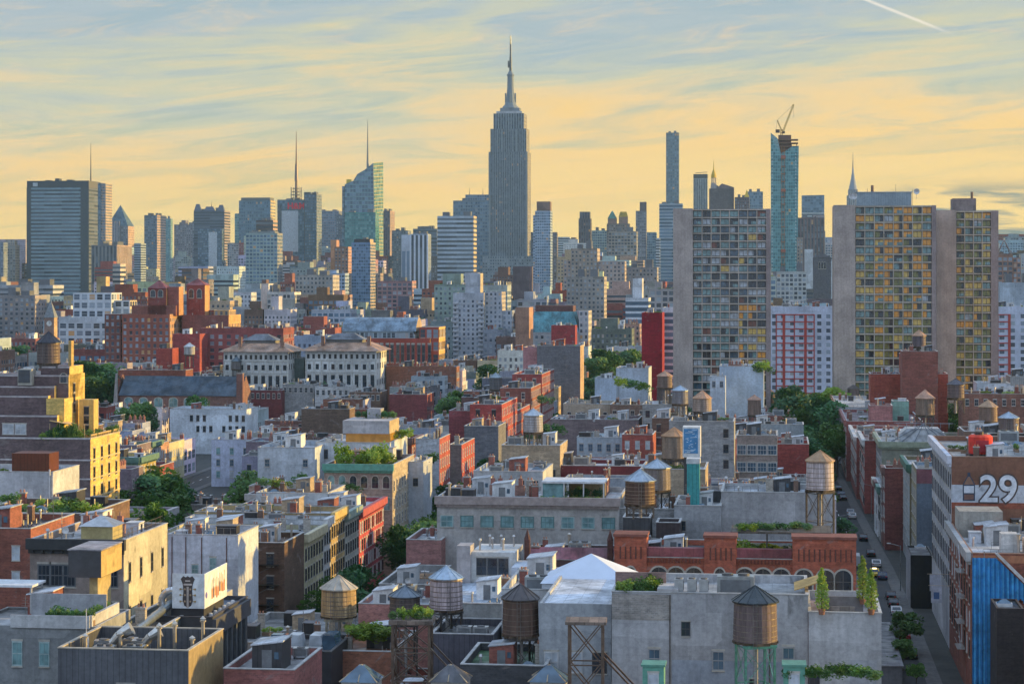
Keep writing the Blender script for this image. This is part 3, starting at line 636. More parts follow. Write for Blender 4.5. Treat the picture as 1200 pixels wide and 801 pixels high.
for i, (t0, t1) in enumerate(((560, 572), (760, 772), (980, 995))):
    b = MB(); p = [st(-420, t0), st(260, t0), st(260, t1), st(-420, t1)]; b.face([(q[0], q[1], .010) for q in p], 'asphalt', (1, 1, 1)); struct('road', b)

# ------------------------------------------------------------------ the foreground roofs
DH = lambda n, storeys=3, first=3.6, step=3.5, **k: dict(n=n, storeys=storeys, first=first, step=step, **k)
# corrugated grey box with a walled roof full of pipes
r_, w, d, h = block('corrugated_building', 'grey corrugated metal box with sunlit golden side and roof full of pipes', 'building', 68, 221, 759, 801, D=226, dep=14, col=(.12, .125, .14), sidecol=(.46, .36, .20), wall='metal', roofc='black', nclut=0, par=2.6, coping=(.45, .40, .32), near=True, lm='pipe-filled corrugated box')  # the side colour paints sunlight onto dark metal
zr = h - 2.6
for i, (x, y) in enumerate(((9.2, 5.5), (10.4, 7.2), (12.6, 10.5), (13.2, 4), (4.8, 6), (1.6, 4))): inst('stack_pipe', PR['stack_pipe'], r_, (x, y, zr), 0, (1, 1, 1.55 if i in (0, 1, 2) else 1.2))
for x, y, k in ((2.2, 8.5, 1.1), (4.6, 10, 1), (6.2, 9, 1.1)): inst('ac_unit', PR['ac_unit'], r_, (x, y, zr), .2, (k, k, 1.7))
for x, y in ((3.4, 5), (6.5, 5.5)): inst('cooling_unit', PR['cooling_unit'], r_, (x, y, zr), 0, (.7, .7, 1.0))
def elbow(b, x, y, z, s_, r, dirx=1, tall=2.0):
    pts = [(x, y, z), (x, y, z + tall), (x + dirx * .5 * s_, y, z + tall + .6 * s_), (x + dirx * 1.4 * s_, y + .2, z + tall + 1.1 * s_)]
    for i in range(3): b.tube(pts[i], pts[i + 1], r if i < 2 else r * 1.1, 'galv', (.62, .60, .56), 12, r * (1.1 if i < 1 else 1.7 if i == 2 else 1.1))
add(r_, 'exhaust_duct', lambda b: elbow(b, 3.6, 7, zr, 1.5, .45)); add(r_, 'exhaust_duct', lambda b: elbow(b, 7.0, 7.5, zr, 1.2, .4))
add(r_, 'antenna', lambda b: (b.tube((1.4, 5, zr), (1.4, 5, zr + 6), .05, 'paint', (.6, .6, .6)), b.cyl(1.4, 5, zr + 1.5, zr + 3, .28, .28, 'paint', (.6, .6, .6), 10)))
add(r_, 'door', lambda b: (b.box(6.2, 8.3, -.06, .0, h - 5.8, h - 3.4, 'stucco', C['stone']), b.box(6.8, 7.8, -.1, -.06, h - 5.8, h - 4.4, 'paint', (.5, .5, .5))))
# grey stucco block with terrace and planter hedge
r_, w, d, h = block('stucco_building', 'grey stucco building with two teal windows and hedge-lined roof terrace', 'building', -40, 112, 731, 801, D=241, dep=13, col=(.28, .29, .295), wall='stucco', roofc='grey', fr=dict(rows=[4.6], n=1, span=(.45, .52), w=.1, h=.1, kind='teal', skip=1), nclut=2, par=.3, near=True, lm='hedge-lined terrace building')
for xx in (5.9, 9.0): 
    o = inst('window', WM['teal_f'], r_, (xx, 0, h - 4.4), 0, (1.1, 1, 2.6)); inst('pane', WM['teal_g'], o, (0, 0, 0))
add(r_, 'parapet', lambda b: (b.box(5.2, 14.2, -.25, .0, h - .2, h + 1.2, 'stucco', (.50, .50, .50)), b.box(14.0, 14.4, 0, 10, h, h + 1.2, 'stucco', (.5, .5, .5))))
add(r_, 'terrace_wall', lambda b: b.box(5.2, 14, 6.5, 6.7, h, h + 2.6, 'stucco', (.34, .34, .35)))
for i in range(5): inst('planter', PR['planter'], r_, (9.6 + i * 1.0, .8, h), 0, (.55, 1, 1.25))
for i in range(3): inst('planter', PR['planter'], r_, (13.4, 1.6 + i * 2.8, h), R(90), (.95, 1, 1.25))
inst('shrub', SHRUB['dark'], r_, (10.6, 2.6, h), 0, (1.7, 1.5, 1.7))
add(r_, 'canopy', lambda b: b.box(-4, 4.8, 8, 12.6, h + 3.0, h + 3.25, 'paint', (.62, .64, .66)))
for x, y in ((-3, 8.3), (4.4, 8.3), (4.4, 12)): add(r_, 'canopy_post', lambda b: b.box(x, x + .2, y, y + .2, h, h + 3, 'paint', (.4, .4, .4)))
# the raised black room on a stem
X, Y, Z = px(80, 676, 252); root = empty('rooftop_cabin', (X, Y, 0), -TH); tag(root, 'black boxy rooftop cabin on a stem with sunlit golden side', 'rooftop cabin')
add(root, 'cabin', lambda b: (b.box(0, 3.9, 0, 8, Z, Z + 3.1, 'paint', (.055, .055, .06)), b.box(3.88, 3.93, .02, 7.9, Z + .05, Z + 3.05, 'stucco', (.5, .36, .14)))); add(root, 'roof', lambda b: b.box(-.1, 4.0, -.1, 8.1, Z + 3.103, Z + 3.25, 'roofing', (.3, .28, .3)))  # gold sheet paints the sun onto the cabin's right side
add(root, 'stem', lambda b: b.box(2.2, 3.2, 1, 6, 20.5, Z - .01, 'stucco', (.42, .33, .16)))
LAND.append((98, 655, 252, 'black rooftop cabin')); CAPS.append((78, 128, 690, 252)); FOOT.append((to_st(X, Y)[0], to_st(X, Y)[0] + 4, to_st(X, Y)[1], to_st(X, Y)[1] + 8))
# dark-corniced building with the sunlit party wall
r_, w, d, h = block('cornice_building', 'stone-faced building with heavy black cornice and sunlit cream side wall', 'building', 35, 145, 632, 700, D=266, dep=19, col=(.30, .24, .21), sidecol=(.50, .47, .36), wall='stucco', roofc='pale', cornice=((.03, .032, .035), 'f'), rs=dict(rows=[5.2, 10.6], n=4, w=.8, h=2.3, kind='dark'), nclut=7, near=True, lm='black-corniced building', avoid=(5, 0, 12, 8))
for xx in (1.8, 3.4, 5.0, 9.5, 10.3):
    for zz in (h - 5.6, h - 10.2):
        o = inst('window', WM['loft_f'], r_, (xx, 0, zz), 0, (1.5, 1, 2.6)); inst('pane', WM['loft_g'], o, (0, 0, 0))
add(r_, 'gabled_dormer', lambda b: (b.box(5.8, 9.8, 2, 6, h - .8, h + 1.5, 'stucco', (.5, .42, .2)), b.frustum(5.5, 10.1, 1.7, 6.3, h + 1.503, h + 2.6, 2, 2, 'galv', (.45, .45, .45))))
add(r_, 'railing', lambda b: [b.tube((w - .4, y, h), (w - .4, y, h + 1.1), .03, 'steel', (.2, .15, .1), 4) for y in range(1, 19, 2)] + [b.tube((w - .4, 1, h + z), (w - .4, 18, h + z), .03, 'steel', (.2, .15, .1), 4) for z in (.5, 1.1)])
# red brick at far left
block('brick_building', 'plain red brick building at far left with two small windows', 'building', -60, 36, 618, 680, D=292, dep=18, col=(.28, .10, .07), wall='brick', roofc='tar', fr=dict(rows=[4.2, 7.6], n=1, span=(.77, .87), w=1.05, h=1.8, kind='pale'), nclut=4, near=True, lm='red brick building far left')
# long white wall
block('white_building', 'long blank white-painted building with pipes and two teal windows', 'building', 197, 303, 626, 675, D=308, dep=18, col=(.52, .55, .60), wall='stucco', roofc='silver', fr=dict(rows=[5.0], n=5, w=.9, h=1.6, kind='teal', skip=.5), nclut=6, near=True, lm='long white wall', yv=None) if False else None
r_, w, d, h = block('white_building', 'long white-painted building with rusty downpipes and two teal windows', 'building', 197, 279, 626, 680, D=308, dep=12, col=(.52, .55, .60), wall='stucco', roofc='silver', nclut=7, near=True, lm='long white-painted wall')
for xx, hh in ((3.9, 1.2), (6.5, 2.2)): o = inst('window', WM['teal_f'], r_, (xx, 0, h - 5.4), 0, (.9, 1, hh)); inst('pane', WM['teal_g'], o, (0, 0, 0))
for xx in (.6, 2.6, 4.9, 8.5): add(r_, 'downpipe', lambda b: b.tube((xx, -.12, 0), (xx, -.12, h - .3), .07, 'steel', (.16, .08, .06), 5))
add(r_, 'railing', lambda b: [b.tube((x, .2, h), (x, .2, h + 1), .03, 'steel', (.3, .3, .3), 4) for x in range(0, 10, 1)] + [b.tube((0, .2, h + 1), (9.7, .2, h + 1), .03, 'steel', (.3, .3, .3), 4)])
# black building that carries the billboard
r_, w, d, h = block('black_building', 'black painted building with columned side under the guitar billboard', 'building', 176, 249, 722, 760, D=258, dep=17, col=(.045, .047, .055), wall='paint', roofc=(.10, .13, .18), nclut=0, par=.4, coping=(.06, .06, .07), near=True, lm='black building')
for i in range(7): add(r_, 'column', lambda b: b.box(w + .02, w + .3, 1 + i * 2.3, 1.5 + i * 2.3, h - 8, h - 2.2, 'paint', (.10, .11, .12)))
add(r_, 'cornice', lambda b: b.box(w + .003, w + .45, 0, d, h - 2.2, h - .2, 'paint', (.07, .073, .085)))
for i in range(6): add(r_, 'roof_light', lambda b: b.cyl(w - 1, 3 + i * 2.1, h - .4, h + .1, .35, .2, 'paint', (.6, .6, .6), 10))
zb = h + .9
# billboard: two flat panels meeting at a corner, on a dark frame
root = empty('billboard', r_.location, -TH); tag(root, 'white corner billboard with black guitar headstock and orange bottle shapes', 'billboard'); LAND.append((232, 690, 258, 'guitar billboard'))
X0 = 2.4
add(root, 'panel', lambda b: b.box(X0, X0 + 3.8, 1.0, 1.15, zb, zb + 4.1, 'paint', (.62, .68, .72)), 'white panel facing forward with a guitar headstock')
add(root, 'panel', lambda b: b.box(X0 + 3.81, X0 + 3.95, 1.0, 11.5, zb, zb + 4.1, 'paint', (.66, .70, .74)), 'white panel on the side with orange bottle shapes')
def headstock(b):
    cx = X0 + 1.9; y = .96
    o = [(-.42, .35), (0, .1), (.42, .35), (.62, 1.0), (.52, 2.2), (.62, 2.9), (.85, 3.5), (.55, 3.85), (.25, 3.7), (0, 3.85), (-.25, 3.7), (-.55, 3.85), (-.85, 3.5), (-.62, 2.9), (-.52, 2.2), (-.62, 1.0)]
    b.prism([(cx + p[0], zb + p[1]) for p in o], y, y + .03, 'paint', (.06, .05, .05))
    b.box(cx - .13, cx + .13, y - .02, y - .003, zb + .12, zb + 2.6, 'paint', (.4, .36, .33))
    for z in (.75, 1.5, 2.2):
        for sx in (-1, 1): b.cyl(cx + sx * .9, y, zb + z, zb + z + .2, .1, .1, 'paint', (.38, .28, .12), 8); b.box(cx + sx * .75 - .16, cx + sx * .75 + .16, y - .01, y + .02, zb + z + .06, zb + z + .14, 'paint', (.38, .28, .12)); b.cyl(cx + sx * .33, y - .02, zb + z, zb + z + .2, .11, .11, 'paint', (.4, .3, .2), 8)
    b.box(cx - .5, cx + .5, y - .02, y - .003, zb + 2.75, zb + 2.95, 'paint', (.5, .45, .42)); b.box(cx - .3, cx + .3, y - .02, y - .003, zb + 3.2, zb + 3.35, 'paint', (.5, .45, .42))
add(root, 'headstock_picture', headstock)
def bottles(b):
    x = X0 + 3.96; rnd = random.Random(3)
    for i in range(9):
        y = 4.4 + i * .72; c = [(.50, .16, .02), (.10, .05, .05), (.55, .22, .03), (.42, .10, .02)][i % 4]; z0 = zb + .9 + rnd.uniform(-.35, .2); hh = rnd.uniform(1.5, 2.1)
        o = [(y - .28, z0), (y + .28, z0), (y + .28, z0 + hh * .6), (y + .1, z0 + hh * .75), (y + .1, z0 + hh + .5), (y - .1, z0 + hh + .5), (y - .1, z0 + hh * .75), (y - .28, z0 + hh * .6)]
        b.face([(x, p[0], p[1]) for p in o], 'paint', c)
    b.face([(x, 1.8 + .5 * math.cos(a / 8 * 6.283), zb + 1.5 + .4 * math.sin(a / 8 * 6.283)) for a in range(8)], 'paint', (.12, .12, .4))
add(root, 'bottle_picture', bottles)
add(root, 'frame', lambda b: (b.box(X0 - .2, X0 + 3.8, 1.2, 10.5, h - .3, zb - .02, 'paint', (.03, .03, .035)), [b.tube((X0 + .3 + i * 1.6, 1.3, zb), (X0 + .3 + i * 1.6, 3, h - .3), .07, 'steel', (.1, .1, .1)) for i in range(3)], [b.box(X0 + 3.6, X0 + 3.79, 1.5 + i * 2.8, 1.7 + i * 2.8, zb - .02, zb + 4, 'steel', (.15, .15, .15)) for i in range(4)]))
# dark roof with the silver ducts
r_, w, d, h = block('dark_roof_building', 'low dark-roofed building with curled silver ducts beside the billboard', 'building', 118, 176, 742, 760, D=246, dep=26, col=(.10, .12, .12), wall='paint', roofc='tar', nclut=2, par=.5, near=True, lm='silver-ducted roof')
add(r_, 'air_duct', lambda b: [b.tube((3.6, 2 + i * 3, h + .2 + i * .2), (3.7, 5 + i * 3, h + .4 + i * .2), .5, 'galv', (.35, .40, .42), 12) for i in range(5)])
def ring(b):
    for i in range(14):
        a, a2 = math.pi * (-.2 + 1.5 * i / 14), math.pi * (-.2 + 1.5 * (i + 1) / 14)
        b.tube((4.4 + 1.4 * math.cos(a), 14, h + 1.6 + 1.4 * math.sin(a)), (4.4 + 1.4 * math.cos(a2), 14, h + 1.6 + 1.4 * math.sin(a2)), .42, 'galv', (.6, .62, .64), 12)
add(r_, 'exhaust_duct', ring); add(r_, 'cooling_unit', lambda b: b.box(3, 5.6, 16, 20, h - .4, h + 2.6, 'galv', (.4, .44, .46)))
# bottom row of low roofs
block('brick_building', 'low pinkish brick building at the bottom edge left of a skylit black box', 'building', 262, 345, 783, 801, D=232, dep=14, col=(.30, .12, .11), wall='brick', roofc='grey', nclut=3, near=True)
r_, w, d, h = block('black_box_building', 'low charcoal building with four big slanted skylights', 'building', 303, 388, 762, 785, D=262, dep=12, col=(.035, .035, .04), wall='paint', roofc='tar', nclut=0, par=.4, coping=(.08, .08, .08), near=True, lm='skylit charcoal box')
for i, x in enumerate((.4, 2.6, 5.2, 6.8)): add(r_, 'skylight', lambda b: b.prism([(x, h - .4), (x + 1.9, h - .4), (x + 1.6, h + 1.3), (x + .2, h + 1.3)], 4, 5.5 + i * .8, 'g_pale' if i in (1, 2) else 'g_blue', (1, 1, 1)))
block('low_roof_building', 'flat low grey roof below the fire-escape building', 'building', 262, 395, 752, 765, H=11, dep=26, col='grey', roofc=(.2, .21, .22), nclut=7, near=True)
block('brick_building', 'low brown brick building beneath the golden bushes', 'building', 390, 462, 762, 790, D=268, dep=16, col=(.30, .13, .08), wall='brick', roofc='rust', nclut=3, near=True, lm='brown brick roof with golden bushes')
for x, y in ((418, 744), (428, 742), (438, 744), (449, 746), (423, 750), (444, 752), (434, 752)): shrub(x, y, 272, 1.9, 'lime', 'golden rooftop bush', 1.4)
block('pink_brick_building', 'low pink brick building with pale blue roof behind the dark water tank', 'building', 420, 505, 707, 730, D=300, dep=14, col=(.40, .20, .18), wall='brick', roofc=(.42, .48, .55), nclut=4, near=True)
r_, w, d, h = block('ribbed_building', 'dark grey ribbed metal building with two air conditioners on its roof', 'building', 505, 578, 742, 775, D=262, dep=12, col=(.10, .10, .125), wall='metal', roofc='tar', nclut=0, near=True, lm='dark ribbed metal wall', fr=None)
for x in (3.8, 5.8): inst('ac_unit', PR['ac_unit'], r_, (x, 2, h - .8), 0, (1, 1, 1.2))
block('garden_roof_building', 'low building with green roof lawn below the ribbed wall', 'building', 540, 640, 778, 801, D=238, dep=14, col='charcoal', wall='brick', roofc=(.06, .14, .06), nclut=4, near=True, greens=1)
block('low_roof_building', 'low roof with chimneys between two big water tanks', 'building', 455, 545, 880, 890, D=218, dep=12, col='brown', wall='brick', roofc='tar', nclut=5, near=True)
block('low_roof_building', 'low grey roof under the skeletal steel tower', 'building', 641, 735, 920, 930, D=205, dep=26, col='brown', wall='brick', roofc='tar', nclut=9, near=True)
block('low_roof_building', 'low roof carrying the mint-green bulkheads', 'building', 736, 1034, 920, 930, D=192, dep=34, col='grey', roofc='grey', nclut=6, near=True, nocap=True)
block('brick_building', 'low brick building under the golden barrel water tank', 'building', 345, 504, 872, 880, D=232, dep=46, col='red', wall='brick', roofc=(.3, .16, .12), nclut=8, near=True)
for x, D_, lb in ((918, 214, 'mint-green bulkhead right of the big water tank'), (753, 214, 'mint-green bulkhead left of the big water tank')):
    X, Y, Z = px(x, 779, D_); root = empty('roof_bulkhead', (X, Y, Z - 5.6), -TH); tag(root, lb, 'bulkhead')
    add(root, 'wall', lambda b: b.box(0, 2.1, 0, 2.4, 0, 5.5, 'paint', (.12, .33, .25))); add(root, 'roof', lambda b: b.box(-.15, 2.25, -.15, 2.55, 5.503, 5.7, 'paint', (.10, .27, .2)))
    o = inst('window', WM['pale_f'], root, (1.05, 0, 2.6), 0, (1.0, 1, 2.2)); inst('pane', WM['pale_g'], o, (0, 0, 0))
for i in range(11): shrub(930 + i * 9.5, 795 + random.uniform(-4, 5), 215, 1.5, random.choice(('mid', 'dark', 'mid')), None, 1.3)
# white penthouse & roofs in the lower middle
r_, w, d, h = block('penthouse_building', 'grey building with white glazed penthouse on a pale blue roof', 'building', 503, 588, 706, 738, D=292, dep=44, col=(.34, .37, .38), wall='stucco', roofc=(.46, .52, .60), fr=dict(rows=[4.2], n=3, w=1.5, h=2.0, kind='dark'), nclut=4, near=True, lm='white penthouse', avoid=(0, 16, 12, 44))
add(r_, 'penthouse', lambda b: (b.box(2.0, 8.4, 26, 36, h - .8, h + 3.6, 'stucco', (.62, .62, .60)), b.box(.0, 2.0, 25, 29, h - .8, h + 4.6, 'stucco', (.45, .42, .42)), b.box(8.4, 10.5, 22, 30, h - .8, h + 2.0, 'stucco', (.5, .55, .62))))
for i in range(3): o = inst('window', WM['dark_f'], r_, (3.5 + i * 1.6, 26, h + .3), 0, (1.4, 1, 2.4)); inst('pane', WM['dark_g'], o, (0, 0, 0))
for x, y in ((3, 28), (4.6, 30), (6.3, 29), (7.4, 33), (3.8, 33), (5.5, 33)): inst('vent_pipe', PR['vent_pipe'], r_, (x, y, h + 3.6))
block('brick_gable_building', 'small pink brick building with silver roof by the dark street trees', 'building', 476, 517, 632, 660, D=352, dep=16, col=(.34, .17, .16), wall='brick', roofc='silver', nclut=5, near=False)
block('low_roof_building', 'low dark tar roof in front of the pink brick gable', 'building', 444, 503, 684, 700, D=328, dep=22, col='grey', wall='stucco', roofc=(.13, .125, .12), nclut=4, near=False)
# grey party-wall pair
r_, w, d, h = block('grey_building', 'wide grey stucco building with roof planter and row of air conditioners', 'building', 717, 947, 693, 801, D=236, dep=15, col=(.40, .40, .41), wall='stucco', roofc='grey', nclut=0, near=True, lm='wide grey stucco wall')
for xx, hh in ((4.6, 2.1), (11.5, 2.0), (19.0, 2.6)): o = inst('window', WM['blue_f'], r_, (xx, 0, h - 8.2), 0, (1.2, 1, hh)); inst('pane', WM['blue_g'], o, (0, 0, 0))
for xx, zz_ in ((2.2, 11.6), (7.9, 12.2), (15.3, 10.6), (8.0, 4.6)): o = inst('window', WM['dark_f'], r_, (xx, 0, h - zz_), 0, (.9, 1, 1.5)); inst('pane', WM['dark_g'], o, (0, 0, 0))
for xx in (6.3, 13.4, 17.0): add(r_, 'downpipe', lambda b: b.tube((xx, -.12, 0), (xx, -.12, h - .2), .07, 'steel', (.14, .13, .12), 5))
for a_ in ((.0, 6.4, -3.0, -.2, 'brick', (.34, .32, .30)), (6.5, 20.4, -14, -7.2, 'stucco', (.33, .37, .43))): add(r_, 'patched_render', lambda b: b.box(a_[0], a_[1], -.02, -.003, h + a_[2], h + a_[3], a_[4], a_[5]))
for x in (7.2, 8.6, 9.9): inst('ac_unit', PR['ac_unit'], r_, (x, 1.6, h - .5), R(90), (.9, .8, 1.5))
inst('cooling_unit', PR['cooling_unit'], r_, (13.3, 3, h - .8), 0, (1.25, 1.1, 1.15))
add(r_, 'terrace_wall', lambda b: (b.box(0, 5.6, 5, 5.2, h - .8, h + 1.5, 'brick', (.3, .2, .18)), b.box(4.9, 7.2, .05, 4.6, h - .8, h + .4, 'stucco', (.45, .43, .42))))
for k_, x, y in (('lime', 1.3, 1.6), ('mid', 2.6, 1.4), ('lime', 3.7, 2.2), ('mid', 1.9, 3), ('dark', 4.3, 3.2), ('mid', 3.2, 3.6)): inst('shrub', SHRUB[k_], r_, (x, y, h - .9), x, (1.6, 1.6, 1.9))
r_, w, d, h = block('grey_building', 'grey stucco wall with roof terrace and tall cypress shrubs', 'building', 947.5, 1033, 717, 801, D=233, dep=16, col=(.44, .44, .45), sidecol=(.3, .1, .09), wall='stucco', roofc='mauve', nclut=0, near=True, lm='cypress terrace')
o = inst('window', WM['dark_f'], r_, (.0 + .6, 0, h - 9.3), 0, (1.1, 1, 2.6)); inst('pane', WM['dark_g'], o, (0, 0, 0))
add(r_, 'patched_render', lambda b: b.box(4.4, 7.2, -.02, -.003, h - 9.5, h - 5, 'stucco', (.38, .39, .42)))
add(r_, 'bench', lambda b: (b.box(2.4, 5, 2, 2.7, h - .35, h - .25, 'staves', (.25, .22, .2)), b.box(2.4, 5, 2.65, 2.75, h - .2, h + .3, 'staves', (.25, .22, .2)), b.box(2.5, 2.6, 2, 2.7, h - .8, h - .35, 'paint', (.2, .2, .2)), b.box(4.8, 4.9, 2, 2.7, h - .8, h - .35, 'paint', (.2, .2, .2))))
add(r_, 'terrace_wall', lambda b: (b.box(1.5, 6, 6, 6.3, h - .8, h + .9, 'paint', (.18, .17, .17)), b.tube((1.6, 7, h - .5), (1.6, 7, h + 2.6), .05, 'steel', (.2, .15, .1)))); add(r_, 'awning', lambda b: b.prism([(-1.5, h + 2.0), (1.2, h + 2.9), (1.2, h + 3.0), (-1.5, h + 2.1)], 2, 8, 'fabric', (.48, .30, .10)))
def cypress(x, yb, D, hgt, lb):
    X, Y, Z = px(x, yb, D); root = empty('cypress_shrub', (X, Y, Z)); rnd = random.Random(int(x)); b = MB()
    leaf_cloud(b, [((rnd.uniform(-.1, .1), rnd.uniform(-.1, .1), hgt * (.1 + .85 * i / 12)), .62 * (1 - (i / 12) ** 2.2) + .12) for i in range(13)], 1500, .11, 'leaf_lime', rnd)
    b.build('crown', root); t = MB(); t.cyl(0, 0, -.4, hgt * .6, .09, .05, 'stone', (.1, .07, .05), 6); t.build('trunk', root); t = MB(); t.cyl(0, 0, -.5, .1, .3, .38, 'stone', (.3, .14, .09), 10); t.build('pot', root)
    tag(root, lb, 'shrub', 'slim conifers on the terrace')
cypress(963, 714, 232, 4.6, 'slim lime-green conifer standing alone left of the terrace bench')
cypress(1011, 702, 238, 4.9, 'slim lime-green conifer at the back right of the terrace'); cypress(1021, 714, 232, 4.4, 'slim lime-green conifer nearest the terrace edge by the street')
# left neighbour with the white tent roof
r_, w, d, h = block('tented_building', 'grey building with white pyramid tent roof and silver membrane', 'building', 632, 716.5, 706, 801, D=241, dep=26, col=(.36, .375, .39), wall='stucco', roofc=(.56, .60, .66), fr=dict(rows=[7.6, 12.4], n=3, w=1.5, h=2.2, kind='pale', mix=('dark',)), nclut=0, par=.3, near=True, lm='white pyramid tent roof')
root = empty('tent_roof', px(628, 690, 262)[:2] + (h - 1.5,), -TH); tag(root, 'pale blue-white pyramid canopy over the roof behind grey wall', 'canopy')
wt_ = (744 - 628) / F * 262
add(root, 'canopy', lambda b: b.frustum(.5, wt_, 0, 11, .7, 3.7, wt_ / 2 - .25, 5.5, 'membrane', (.58, .64, .74))); add(root, 'frame', lambda b: b.box(.7, wt_ - .2, .2, 10.8, 0, .69, 'paint', (.6, .64, .7)))
block('membrane_roof_building', 'white membrane roof beside the pyramid tent', 'building', 588, 650, 690, 706, D=266, dep=20, col='pale', roofc=(.56, .60, .66), nclut=3, near=True)

# ------------------------------------------------------------------ romanesque red brick building
r_, w, d, h = block('arcaded_building', 'orange-red brick building with arches, corner towers and garden roof', 'building', 720, 1000, 652, 692, D=318, dep=22, col=(.34, .10, .06), wall='brick', roofc='tar', nclut=6, near=True, lm='arcaded red brick building', avoid=(12, 4, 34, 20))
PXW = 318 / F
for a, e in ((0, 38), (105, 142), (207, 280)):
    add(r_, 'tower', lambda b: (b.box(a * PXW, e * PXW, -.35, 4, 0, h + 3.0, 'brick', (.35, .10, .06)), b.box(a * PXW - .15, e * PXW + .15, -.55, 4.2, h + 3.003, h + 3.4, 'stone', (.22, .08, .06)), [b.box(a * PXW + .8 + i * .75, a * PXW + 1.0 + i * .75, -.45, -.36, h - .2, h + 1.6, 'paint', (.12, .04, .03)) for i in range(int((e - a) * PXW / .75) - 1)]))
for s0, s1 in ((38.5, 104.5), (142.5, 206.5)): add(r_, 'mansard_roof', lambda b: b.prism([(s0 * PXW, h + .15), (s1 * PXW, h + .15), (s1 * PXW, h + 1.45), (s0 * PXW, h + 1.45)], -.1, 1.2, 'roofing', (.22, .06, .07)))
add(r_, 'corbel', lambda b: [b.box(38.5 * PXW + i * .5, 38.5 * PXW + i * .5 + .25, -.25, -.003, h - .7, h - .1, 'brick', (.2, .06, .04)) for i in range(16)] + [b.box(142.5 * PXW + i * .5, 142.5 * PXW + i * .5 + .25, -.25, -.003, h - .7, h - .1, 'brick', (.2, .06, .04)) for i in range(16)])
for u in (19, 52, 72, 93, 123, 152, 173, 194, 220, 245, 265):
    ww = 1.5 if u in (19, 123) else 2.3; y = -.36 if u in (19, 123, 220, 245, 265) else -.0
    o = inst('window', WM['arch_f'], r_, (u * PXW, y, h - 4.6), 0, (ww, 1, 3.2)); inst('pane', WM['arch_g'], o, (0, 0, 0))
add(r_, 'roof_terrace', lambda b: (b.box(17.5, 33, 6, 18, h - .2, h + .2, 'staves', (.10, .10, .09)), b.box(16.8, 31.5, 4, 13, h + 3.2, h + 3.5, 'staves', (.10, .085, .07)), [b.box(x, x + .2, y, y + .2, h, h + 3.2, 'paint', (.07, .06, .05)) for x in (17, 22, 27, 31.2) for y in (4.2, 12.6)]))
rnd_ = random.Random(5)
for i in range(34):
    x = rnd_.uniform(16.5, 33.5); y = rnd_.choice((5, 7, 9)); z = h + (3.4 if (rnd_.random() < .5 and x < 31) else .1)
    inst('shrub', SHRUB[rnd_.choice(('dark', 'mid', 'mid', 'lime'))], r_, (x, y, z), i, (1.5, 1.2, 1.0))
inst('shrub', SHRUB['lime'], r_, (17.6, 3, h + .2), 0, (2.2, 2, 2.6))
r_, w, d, h = block('dark_stone_building', 'dark stone building with maroon sloped roof and arched windows', 'building', 614, 719, 655, 680, D=322, dep=18, col=(.10, .055, .055), wall='stucco', roofc=(.30, .31, .34), nclut=8, near=True, lm='maroon-roofed stone building')
add(r_, 'mansard_roof', lambda b: b.face([(0, -.1, h + .1), (w, -.1, h + .1), (w, 1.6, h + 1.7), (0, 1.6, h + 1.7)], 'roofing', (.24, .09, .11)))
for x in (.1, w - .9): add(r_, 'pinnacle', lambda b: (b.box(x, x + .8, -.4, .5, h - 6, h + 3, 'brick', (.10, .045, .04)), b.cyl(x + .4, .05, h + 3.003, h + 4.6, .5, 0, 'stone', (.10, .045, .04), 6)))
for i in range(5): o = inst('window', WM['archt_f'], r_, (1.6 + i * 2.3, 0, h - 4.2), 0, (1.2, 1, 3.0)); inst('pane', WM['archt_g'], o, (0, 0, 0))
block('black_bulkhead_building', 'pair of black metal roof sheds above the arcaded building', 'building', 730, 762, 606, 628, D=342, dep=6, col='charcoal', wall='metal', roofc='silver', nclut=0)
block('black_bulkhead_building', 'black metal roof shed right of a twin above the arcade', 'building', 769, 797, 612, 636, D=342, dep=6, col=(.06, .045, .05), wall='metal', roofc='grey', nclut=0)
r_, w, d, h = block('stone_building', 'grey stone building with teal shop windows and glasshouse on top', 'building', 512, 725, 582, 620, D=356, dep=20, col=(.44, .42, .40), wall='stucco', roofc=(.42, .44, .46), cornice=((.34, .28, .26), 'f'), fr=dict(rows=[4.8], n=9, w=2.0, h=1.8, kind='loftt', mix=('loft', 'teal')), nclut=12, lm='glasshouse-topped stone building', greens=0, avoid=(17, 1, 28, 12))
add(r_, 'glasshouse', lambda b: (b.box(17.2, 20.6, 2, 9, h - .8, h + 2.3, 'g_teal', (1, 1, 1)), b.box(17, 27.4, 1.7, 9.3, h + 2.303, h + 2.6, 'paint', (.6, .6, .6)), [b.box(x, x + .2, 1.8, 2, h - .8, h + 2.3, 'paint', (.5, .5, .5)) for x in (17, 20.6, 23.8, 27.1)], b.box(20.9, 27, 8, 9, h - .8, h + 2.3, 'stucco', (.4, .3, .18))))
for i in range(8): inst('shrub', SHRUB[('mid', 'lime', 'dark')[i % 3]], r_, (17.8 + i * 1.25, .9, h - .8), i, (1.1, 1, 1.0))
for x in (21.8, 23.2, 24.6, 26.2): inst('shrub', SHRUB['dark'], r_, (x, 5, h - .4), x, (1.3, 1.2, 1.5))
block('stone_building', 'grey stone party wall under the white water tank', 'building', 845, 977, 576, 610, D=352, dep=14, col=(.38, .38, .385), wall='stucco', roofc='silver', nclut=8, lm='grey party wall')
block('grey_building', 'plain grey wall left of the white water tank', 'building', 790, 845, 592, 615, D=349, dep=16, col=(.30, .31, .32), wall='stucco', roofc='pale', nclut=6, fr=dict(rows=[4], n=3, w=1.1, h=1.5, kind='dark', skip=.3))

